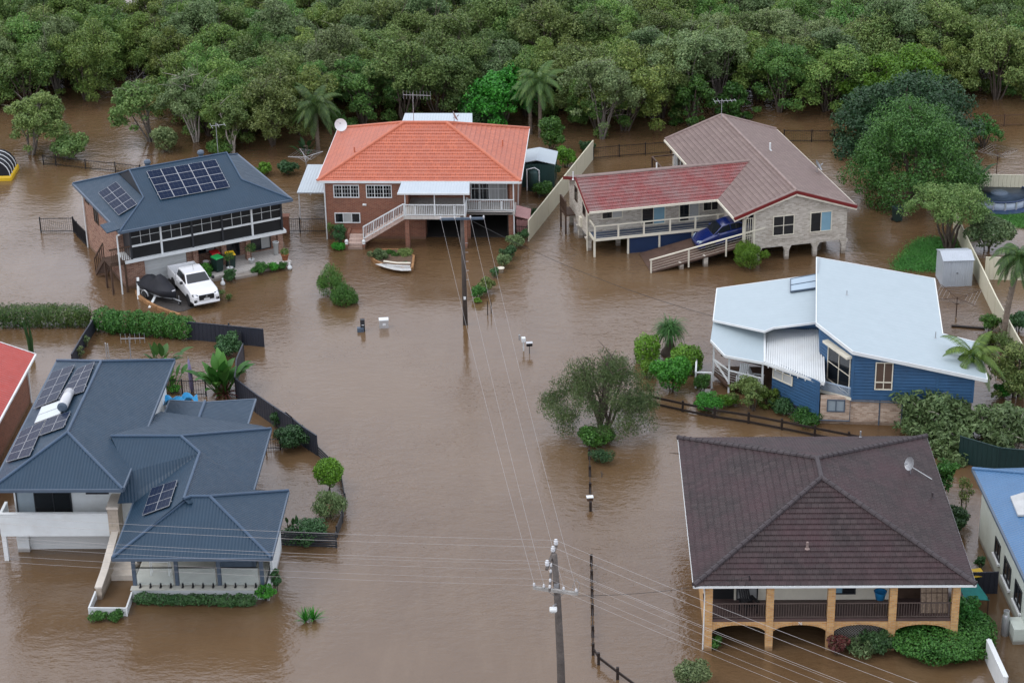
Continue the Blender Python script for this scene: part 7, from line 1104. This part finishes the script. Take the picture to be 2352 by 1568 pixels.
# ------------------------------------------------------------------ shrubs and hedges, placed where they meet the water
def ppm(p): return FOC/(at(p)-CAMP).length
def BP(label, K, cx, wpx, yt, yb, lm='green', size=.14, seed=1, cat='shrub', name='shrub', dens=1.0, **kw):
    p = K(cx, yb); P0 = at(p); s = ppm(p); w = abs(K(cx+wpx, yb)[0]-p[0])/s; P = P0+V((0, w*.36, 0)); h = max(.25, rise(P, K(cx, yt))*.93)
    return bush(label, P, w, h, lm, int(dens*(620*(w*w*.8+w*h*1.3)*(.16/size)**1.6)), size, cat, seed, name, **kw)
for a in (
 (('bright green rounded bush between the pickup and the porch', A, 1225, 150, 1100, 1250, 'bright', .12, 1), {}), (('dark low bush in front of the porch step left side', A, 1440, 105, 1150, 1255, 'deep', .1, 2), {}),
 (('dark green round bush right of the porch step', A, 1680, 120, 1095, 1195, 'green', .1, 3), {}), (('middle round bush of three along the porch edge', A, 1790, 90, 1095, 1170, 'bright', .09, 4), {}), (('small round bush at the far end of the porch', A, 1865, 70, 1085, 1150, 'green', .08, 5), {}), (('half drowned thin shrub beside the pickup bonnet', A, 1350, 90, 1310, 1395, 'olive', .1, 6), dict(dens=.4)), (('small rose bush with pale blooms alone in the water', A, 1432, 50, 1335, 1400, 'olive', .09, 7), dict(dens=.6)),
 (('round yellow green bush behind the right end of the solar roof', A, 1715, 125, 290, 395, 'lime', .16, 8), {}), (('dark bush behind the white carport', A, 1900, 150, 275, 395, 'deep', .15, 9), {}),
 (('dense dark green creeper bush at the left front of the orange roofed house', B, 495, 110, 1085, 1270, 'deep', .13, 11), {}), (('thin climbing shrub on the brick wall below the lower window', B, 420, 70, 1050, 1215, 'olive', .12, 12), dict(dens=.5)), (('low green ground plant beside the front steps', B, 480, 110, 1250, 1310, 'bright', .1, 13), {}),
 (('nearest white letterbox side shrub of the hedge row, dark and round', T4, 1505, 110, 530, 632, 'green', .11, 21), {}), (('lighter shrub behind the nearest of the hedge row', T4, 1570, 105, 470, 585, 'olive', .11, 22), {}), (('small dark round shrub in the middle of the hedge row', T4, 1636, 72, 388, 470, 'deep', .1, 23), {}), (('grey green shrub above the middle of the hedge row', T4, 1702, 105, 285, 400, 'greyleaf', .1, 24), {}), (('dark shrub second from the cream fence in the hedge row', T4, 1745, 115, 225, 335, 'deep', .11, 25), {}), (('grey green round shrub nearest the cream fence end', T4, 1795, 118, 140, 250, 'greyleaf', .1, 26), {}), (('dark shrub under the end of the cream fence', T4, 1855, 70, 90, 195, 'deep', .12, 27), {}),
 (('tiny bright plant in the bowl at the near end of the hedge row', T4, 1500, 62, 622, 660, 'lime', .08, 28), {}),
 (('variegated pale shrub at the left of the boat shaped bed', T4, 745, 125, 246, 345, 'frangipani', .1, 31), {}), (('dark round shrub at the back of the boat shaped bed', T4, 826, 70, 246, 305, 'green', .08, 32), {}), (('low green shrub in the middle of the boat shaped bed', T4, 878, 70, 282, 322, 'green', .08, 33), {}), (('brownish shrub at the right back of the boat shaped bed', T4, 940, 110, 250, 318, 'olive', .08, 34), {}), (('little dark shrub on the white pebbles', T4, 948, 36, 340, 372, 'deep', .07, 35), {}),
 (('large dark shrub by the cream fence beside the water tank', B, 2240, 200, 520, 745, 'deep', .16, 41), {}), (('bright yellow green tree shrub behind the cream fence', T2, 1530, 130, 965, 1110, 'lime', .18, 42), {}), (('green shrub against the inside of the cream fence', B, 2235, 170, 735, 860, 'green', .15, 43), {}), (('small dark shrub low inside the cream fence', B, 2150, 90, 940, 1035, 'deep', .14, 44), {}),
 (('fine leaved round grassy bush in front of the pale brick gable', Cc, 1500, 250, 1055, 1245, 'lime', .12, 51), dict(asp=4.0, rr=.3)),
 (('tall clipped urn shaped conifer nearest the street', T5, 1042, 172, 228, 440, 'lime', .13, 52), dict(sq=3.0, cat='conifer', name='clipped_conifer')), (('rounded clipped conifer beside the verandah steps', T5, 1345, 220, 310, 520, 'lime', .13, 53), dict(sq=2.6, cat='conifer', name='clipped_conifer')), (('small bright bush left of the large glossy shrub', T5, 1045, 135, 425, 560, 'lime', .13, 54), {}), (('large glossy bright green shrub in front of the conifers', T5, 1240, 300, 395, 690, 'bright', .16, 55), {}), (('medium round camellia near the blue house steps', T5, 1462, 120, 505, 670, 'green', .12, 56), {}), (('low spreading round bush behind the rail fence', T5, 1510, 210, 690, 825, 'bright', .09, 57), {}), (('small yellow green round bush beside the lattice skirt', T5, 1660, 130, 685, 775, 'lime', .1, 58), {}),
 (('dark strappy plants along the blue board wall', Dd, 720, 190, 1070, 1160, 'deep', .16, 59), dict(asp=3.5)), (('dark strappy clump at the brick base corner', Dd, 880, 200, 1140, 1235, 'green', .16, 60), dict(asp=3.5)),
 (('round green bush under the willow trunk', T5, 640, 270, 940, 1100, 'green', .15, 61), {}), (('spiky grey bush below the willow with orange flowers', T5, 680, 160, 1100, 1215, 'deep', .14, 62), dict(asp=4)), (('silvery bush cut by the bottom edge left of the arches', G, 150, 210, 1445, 1640, 'greyleaf', .12, 63), {}),
 (('red leaved shrub before the lattice arch', G, 1045, 115, 1285, 1415, 'reddish', .13, 64), {}), (('grey green spiky agave clump before the arches', G, 1190, 160, 1320, 1430, 'greyleaf', .2, 65), dict(asp=4)), (('fine grey green bush right of the lattice arch', G, 1290, 180, 1270, 1420, 'deep', .12, 66), {}), (('small potted leafy plant at the left arch pillar', G, 305, 85, 1290, 1370, 'green', .14, 67), {}),
 (('big dense creeper mound covering the right arch', G, 1680, 590, 1185, 1425, 'creeper', .13, 68), dict(rr=.5, k=18, sq=2.3)), (('upper creeper climbing the right corner pillar', G, 1800, 190, 1060, 1300, 'creeper', .13, 69), {}),
 (('tall dense shrub along the right wall of the brown roofed house', T8, 470, 150, 140, 420, 'green', .16, 71), {}), (('dark shrub lower along the right wall of the brown roofed house', T8, 545, 170, 470, 640, 'deep', .16, 72), {}), (('bare twiggy young tree in the flooded side passage', T8, 595, 95, 250, 500, 'olive', .1, 73), dict(dens=.25)), (('dark plant by the pale green wall', T8, 705, 60, 770, 850, 'deep', .12, 74), {}),
 (('clipped dark green mound beside the tall palm', T7, 1125, 135, 262, 395, 'green', .12, 75), {}), (('leafy shrubs at the right edge beyond the cream fence', T7, 1345, 150, 240, 400, 'deep', .18, 76), {}), (('bare grey twiggy bush at the foot of the tall palm', T7, 1230, 170, 410, 570, 'olive', .1, 77), dict(dens=.35)), (('yellow flowering bush near the palm foot', T7, 1110, 130, 400, 500, 'yellowgreen', .12, 78), {}), (('bright green potted plant under the olive tree at right edge', T7, 1225, 130, 790, 915, 'bright', .16, 79), {}),
 (('broad leaved grey green shrub behind the pool corner', Hh, 1130, 240, 870, 1095, 'greyleaf', .18, 81), {}), (('tiny shrub at the foot of the small far right tree', Hh, 1045, 35, 410, 435, 'deep', .1, 82), {}),
 (('grey green bush growing on the curved charcoal fence', T6, 120, 170, 175, 310, 'deep', .14, 83), {}), (('creeper hanging on the curved charcoal fence', E, 2115, 90, 905, 1040, 'deep', .13, 84), dict(dens=.6)), (('olive vine on the side charcoal fence near its top', E, 660, 55, 310, 410, 'greyleaf', .1, 85), dict(dens=.6)), (('olive vine on the side charcoal fence lower down', E, 615, 60, 395, 500, 'greyleaf', .1, 86), dict(dens=.6)),
 (('dark spreading bush at the fence corner behind the bird of paradise', E, 1740, 200, 320, 500, 'deep', .16, 87), {}), (('grey green drooping weeping bush on the slatted fence', T6, 320, 170, 540, 690, 'greyleaf', .15, 88), dict(asp=3, hang=1.2)), (('dark creeper covering the lower slatted fence', T6, 215, 230, 725, 825, 'deep', .13, 89), {}),
 (('low dark plants along the right wall of the white house', F, 1880, 70, 730, 900, 'deep', .13, 90), {}), (('white flowering rose bush at the terrace corner', F, 1810, 105, 850, 970, 'bright', .11, 91), {}), (('left small green bush under the low white fence', F, 660, 105, 1040, 1105, 'green', .09, 92), {}), (('right small green bush under the low white fence', F, 782, 115, 1035, 1098, 'green', .09, 93), {}),
 (('small tropical plant at the white house back corner', E, 1335, 65, 700, 755, 'bright', .18, 94), {}),
 (('dark understorey bush behind the orange roof right corner', T2, 960, 300, 690, 850, 'deep', .2, 95), {}), (('dense leafy tree bush between the two palms and the shed', T2, 1440, 180, 780, 1010, 'green', .2, 96), {}), (('dark round shrub near the end of the cream fence', T2, 1665, 90, 930, 1010, 'deep', .16, 97), {}), (('grey bushy mangrove at the left end of the solar house roof', T1, 1080, 190, 850, 1020, 'greyleaf', .2, 98), {}), (('low rounded mangrove in front of the lone left tree', T1, 450, 200, 900, 1065, 'olive', .2, 99), {}), (('light green shrub behind the solar roof ridge', T1, 1420, 170, 945, 1025, 'mangrove', .16, 100), {}),
): BP(*a[0], **a[1])
for lb, K, p, q, w, h, lm, sd_, sq_, sz in (('clipped box hedge along the left edge with yellowing top', E, (-40,265), (680,262), 1.35, 1.25, 'boxhedge', 5, 5, .1), ('loose bushy hedge between the charcoal fences', E, (735,300), (1445,372), 1.5, 1.45, 'green', 6, 0, .13), ('dark clipped hedge along the white terrace front', F, (935,985), (1715,1002), .55, .6, 'deep', 7, 0, .11)):
    a, b = at(K(*p)), at(K(*q)); L = (b-a).length; t = thing('hedge', lb, 'hedge', a.lerp(b, .5)+V((0, w*.4, 0)), atan2(b.y-a.y, b.x-a.x)); rn3 = random.Random(sd_)
    if sq_: cl = [((0,0,h*.5), (L/2, w/2, h*.52), 3)]+[((-L/2+L*(k+.5)/9, 0, h*.52+rn3.uniform(-.06,.1)), (L/14, w/2*rn3.uniform(.95,1.1), h*.5), .35) for k in range(9)]; pw_ = 5
    else: cl = [((-L/2+L*(k+.5)/n_, rn3.uniform(-.15,.15)*w, h*.48), (L/n_*rn3.uniform(.7,.95), w*.5, h*rn3.uniform(.45,.56)), 1) for n_ in [max(4, int(L/.75))] for k in range(n_)]; pw_ = 2.2
    leafcloud('foliage', cl, int(L*(w+2*h)*620*(.11/sz)**1.3), sz, sd_, LEAF[lm], t, 1.8, .3, .7, -.9, pw_)
    mb = MB()
    for k in range(int(L/.8)): mb.tube([(-L/2+.4+k*.8,0,-.4),(-L/2+.4+k*.8,.1,h*.7)], .03, 5)
    mb.build('stem', M['bark'], t)
def dot_flowers(label, P, n, r, seed): pass
# cypress pair before the orange house
for lb, cx, w_, yt, yb, sd_ in (('taller pointed cypress of the pair left of the garden bed', 380, 190, 340, 625, 3), ('shorter rounder cypress of the pair, nearer the street', 476, 180, 500, 692, 4)):
    p = T4(cx, yb); s = ppm(p); w = w_*.29977*1.2/s; P = at(p)+V((0, w*.36, 0)); h = rise(P, T4(cx, yt))*.95; t = thing('cypress', lb, 'conifer', P)
    cl = [((0,0,h*.36), (w*.5,w*.5,h*.4), 4), ((0,0,h*.58), (w*.4,w*.4,h*.36), 2), ((-.02*w,0,h*.78), (w*.22,w*.22,h*.24), .8)]+[((w*.36*cos(k*1.3),w*.36*sin(k*1.3),h*(.2+.09*(k % 5))), (w*.17,w*.17,h*.2), .5) for k in range(10)]
    leafcloud('foliage', cl, 4200, .15, sd_, LEAF['bright'] if False else LEAF['green'], t, 3.2, .35, .5, -.9, 2, -1.0); stems('trunk', [(0,0,h*.7)], .09, M['bark'], t)
# trees of their own
def TP(label, K, bx, by, tx, ty, wpx, lm, seed, **kw):
    p = K(bx, by); P = at(p); s = ppm(p); h = rise(P, K(tx, ty))*1.0; cr = abs(K(wpx, 0)[0]-K(0, 0)[0])/s/2*1.17; kw.setdefault('ch', h*.72); return tree(label, P, h, cr, kw.pop('ch'), lm, seed, lean=((at(K(tx, by))-P).x, 0), **kw)
TP('grey green lone mangrove standing in open water at far left', T1, 205, 1015, 260, 620, 350, 'olive', 61, n=16000, size=.18, ch=4.2, bark='greybark', r=.1, gap=0, skirt=.8, twig=4)
TP('leaning mangrove with branches reaching over the inlet', T1, 1000, 930, 920, 560, 300, 'olive', 62, n=8500, size=.2, ch=3.0, bark='greybark', r=.09, gap=.4, rr=.32, twig=5)
TP('pale trunked paperbark tree with bare leaning stems', T1, 1290, 930, 1270, 470, 330, 'greyleaf', 63, n=11000, size=.18, ch=3.6, bark='palebark', r=.1, ntip=8, gap=.6, twig=8)
TP('slim pale trunked paperbark behind the solar roof mast', T1, 1530, 1000, 1530, 640, 230, 'olive', 64, n=8000, size=.18, ch=3.2, bark='palebark', r=.09, gap=.5, twig=4)
TP('vivid lime green spreading tree behind the orange roof', T2, 1130, 830, 1110, 495, 440, 'bright', 65, n=8000, size=.26, ch=3.0, r=.13, gap=.3, rr=.42)
TP('creeper smothered green tree behind the grey roof ridge', T3, 185, 830, 180, 490, 250, 'green', 66, n=6500, size=.22, ch=4.2, r=.13)
TP('second creeper covered tree right of the roof aerial', T3, 435, 770, 435, 555, 200, 'green', 67, n=5000, size=.22, ch=3.0, r=.12)
TP('huge dome shaped yellow green tree behind the dark fig', T3, 1560, 760, 1560, 305, 620, 'mango', 68, n=24000, size=.22, ch=7.0, r=.3, k=26, flat=.6, br=(.14,.24))
TP('large dark blue green fig tree in the middle of the big clump', Hh, 575, 420, 620, -60, 760, 'fig', 69, n=24000, size=.25, ch=7.2, r=.35, k=26, flat=.65, skirt=.8, br=(.15,.25))
TP('large mid green drooping tree at the front of the big clump', Hh, 690, 760, 650, 140, 690, 'bigtree', 70, n=46000, size=.17, ch=7.4, r=.3, k=36, flat=.62, skirt=1.1, br=(.15,.26), lowcut=-.9)
TP('small round olive tree behind the garden shed', Hh, 868, 1055, 860, 675, 410, 'olive', 71, n=13000, size=.14, ch=2.2, r=.11, ntip=9, k=18, flat=.5, skirt=.5, br=(.17,.28), lowcut=-.4, bark='bark')
TP('small leafy citrus tree in the far right flooded yard', Hh, 1082, 430, 1085, 250, 190, 'green', 72, n=2600, size=.17, ch=1.8, r=.07, gap=.4)
TP('feathery grey green willow standing in the flooded street', T5, 690, 935, 690, 400, 760, 'willow', 73, n=40000, size=.125, ch=3.8, r=.11, ntip=12, k=28, br=(.15,.27), flat=.55, skirt=1.3, gap=.12, lowcut=-.85, asp=3.4, hang=1.4, twig=6, dy=.85)
p = T6(333, 520); P = at(p); s_ = ppm(p); R_ = 80*.41926/s_; zc_ = rise(P, T6(330, 412)); t = thing('standard_tree', 'round topped standard tree with yellow green crown on the slatted fence', 'tree', P); leafcloud('crown', [((0,0,zc_), (R_,R_,R_*.95), 3)]+[((R_*.62*cos(k*2.4)*cos(e_),R_*.62*sin(k*2.4)*cos(e_),zc_+R_*.62*sin(e_)), (R_*.45,R_*.45,R_*.42), .5) for k, e_ in enumerate((.1,.7,-.3,1.0,.3,-.1,.6,1.3,.2))], 6500, .11, 74, LEAF['lime'], t, 1.8, .4, .8, -.95); stems('trunk', [(0,0,zc_),(.1,.05,zc_+.2)], .05, M['bark'], t)
TP('multi stemmed olive green shrub tree by the blue board wall', Dd, 520, 1115, 470, 890, 210, 'olive', 75, n=4200, size=.12, ch=1.5, r=.05, ntip=8, gap=.3); TP('small olive shrub tree beside the verandah tree', Dd, 610, 1090, 625, 975, 160, 'yellowgreen', 76, n=2600, size=.12, ch=1.1, r=.04, gap=.2)
TP('large dull olive tree cut by the right edge', T7, 1330, 880, 1320, 480, 420, 'olive', 77, n=12000, size=.16, ch=2.9, r=.12, gap=.3, twig=5)
for i, (bx, by, tx, ty, w_) in enumerate(((700,1180,690,905,520), (1120,1250,1130,975,420), (780,1290,840,1120,420), (1290,1330,1290,1010,360))): TP(('broad frangipani tree beside the blue house brick base', 'frangipani tree behind the brown roof corner', 'low frangipani spreading over the corner of the brown roof', 'frangipani tree at the right edge above the green fence')[i], T7, bx, by, tx, ty, w_, 'frangipani', 80+i, br=(.2,.34), skirt=.8, n=4600, size=.3, ch=2.0, r=.08, bark='palebark', ntip=9, asp=2.6, gap=.2, twig=4, lowcut=-.4)
# palms
palm('feathery bangalow palm left of the orange roof', at(T1(2090,1000)), 3.1, 26, 2.5, 1, lean=(0,.1), droop=2.1, elr=(-.5,1.3)); palm('bangalow palm cluster right of the orange roof', at(T2(1365,900)), 3.9, 26, 2.6, 2, droop=2.1, elr=(-.4,1.3)); palm('lower palm leaning against the cluster right of the orange roof', at(T2(1300,880)), 2.6, 10, 1.9, 3, droop=1.8)
pb = at((2303,790)); palm('tall slender palm with heavy crown by the cream fence at right', pb, rise(pb, (2321,610)), 28, 2.1, 4, r=.17, lean=(.55,0), droop=2.6, elr=(-.5,1.3), ll=.5)
pb = at(Dd(1975,1150)); palm('short palm with arching yellow green fronds before the blue house', pb, rise(pb, Dd(1968,800)), 17, 2.3, 5, r=.12, droop=2.1, lm='yellowgreen', elr=(-.2,1.25), ll=.5)
t = thing('ponytail_palm', 'ponytail palm with swollen base and drooping strap leaves', 'palm tree', at(T5(1212,355))); h = rise(at(T5(1212,355)), T5(1205,170)); mb = MB(); mb.lathe([(.62,-.2),(.55,.1),(.32,.42),(.17,.85),(.12,h)], 16); mb.build('trunk', M['bark'], t, True); mb = MB(); rn4 = random.Random(8)
for k in range(420): strap(mb, (rn4.uniform(-.25,.25), rn4.uniform(-.25,.25), h-.1+rn4.uniform(-.25,.15)), rn4.uniform(0,6.28), rn4.uniform(.2,1.4), rn4.uniform(1.1,1.55), .045, 2.9, 6)
mb.build('crown', LEAF['green'], t)
def strelitzia(label, P, n, h, seed, lm='green', spread=.9):
    t = thing('bird_of_paradise', label, 'tropical plant', P); rs = random.Random(seed); mb = MB()
    for k in range(n): paddle(mb, (rs.uniform(-.3,.3), rs.uniform(-.3,.3), -.2), rs.uniform(0,6.28), rs.uniform(.75,1.45), h*rs.uniform(.3,.7), h*rs.uniform(.4,.6), h*.2)
    mb.build('foliage', LEAF[lm], t); mb = MB()
    for k in range(4): mb.tube([(.2*cos(k*1.6),.2*sin(k*1.6),-.3),(.1*cos(k*1.6),.1*sin(k*1.6),h*.4)], .06, 6)
    mb.build('stem', M['palmtrunk'], t); return t
strelitzia('giant bird of paradise clump inside the charcoal fence corner', at(E(1700,765)), 44, 2.45, 1); strelitzia('smaller bird of paradise poking above the white house back ridge', at(E(1225,590)), 14, 2.0, 2, 'palm'); strelitzia('bird of paradise leaves beside the white house back corner', at(E(1300,720)), 12, 1.8, 3); strelitzia('dark banana plant beside the big tree clump at right', at(Hh(1010,680)), 22, 2.1, 4, 'deep'); strelitzia('dark broad leaved plant above the lower slatted fence', at(F(1985,480)), 7, .9, 5, 'deep'); strelitzia('banana clump behind the solar house right end near the palm', at(T1(2010,1010)), 12, 1.6, 6, 'deep')
for lb, q in (('left of two small yuccas poking out of the street water', (2082,1095)), ('right of two small yuccas poking out of the street water', (2138,1082))):
    t = thing('yucca', lb, 'yucca', at(F(*q))); mb = MB(); rs = random.Random(q[0])
    for k in range(60): strap(mb, (0,0,.0), rs.uniform(0,6.28), rs.uniform(.5,1.5), rs.uniform(.55,.85), .05, .5, 4)
    mb.build('foliage', LEAF['bright'], t); mb = MB(); mb.tube([(0,0,-.4),(0,0,.1)], .05, 6); mb.build('stem', M['bark'], t)
t = thing('spiky_cordyline', 'dark red strappy cordyline below the giant bird of paradise', 'cordyline', at(E(1725,785))); mb = MB(); rs = random.Random(5)
for k in range(70): strap(mb, (0,0,.1), rs.uniform(0,6.28), rs.uniform(.1,1.4), rs.uniform(.8,1.2), .07, 1.3, 4)
mb.build('foliage', LEAF['reddish'], t); mb = MB(); mb.tube([(0,0,-.4),(0,0,.15)], .08, 6); mb.build('stem', M['bark'], t)
t = thing('tall_cactus', 'dark narrow upright cactus standing behind the red roof', 'cactus', at(E(240,445))); mb = MB(); rs = random.Random(6)
for k in range(6): a = k*1.1; mb.tube([(.1*cos(a),.1*sin(a),-.3),(.12*cos(a),.12*sin(a),.8),(.2*cos(a)-.1,.2*sin(a),1.5+.18*k)], [.05,.07,.03], 6)
mb.build('stems', LEAF['deep'], t)
t = thing('mooring_post', 'pair of thin white pipes standing in the white house back yard', 'pipe', at(E(828,500))); mb = MB(); mb.tube([(-.06,0,-.3),(-.06,0,1.1)], .04, 8); mb.build('left_pipe' if False else 'pipe', M['alu'], t); mb = MB(); mb.tube([(.08,0,-.3),(.06,0,1.05)], .04, 8); mb.build('pipe', M['alu'], t)
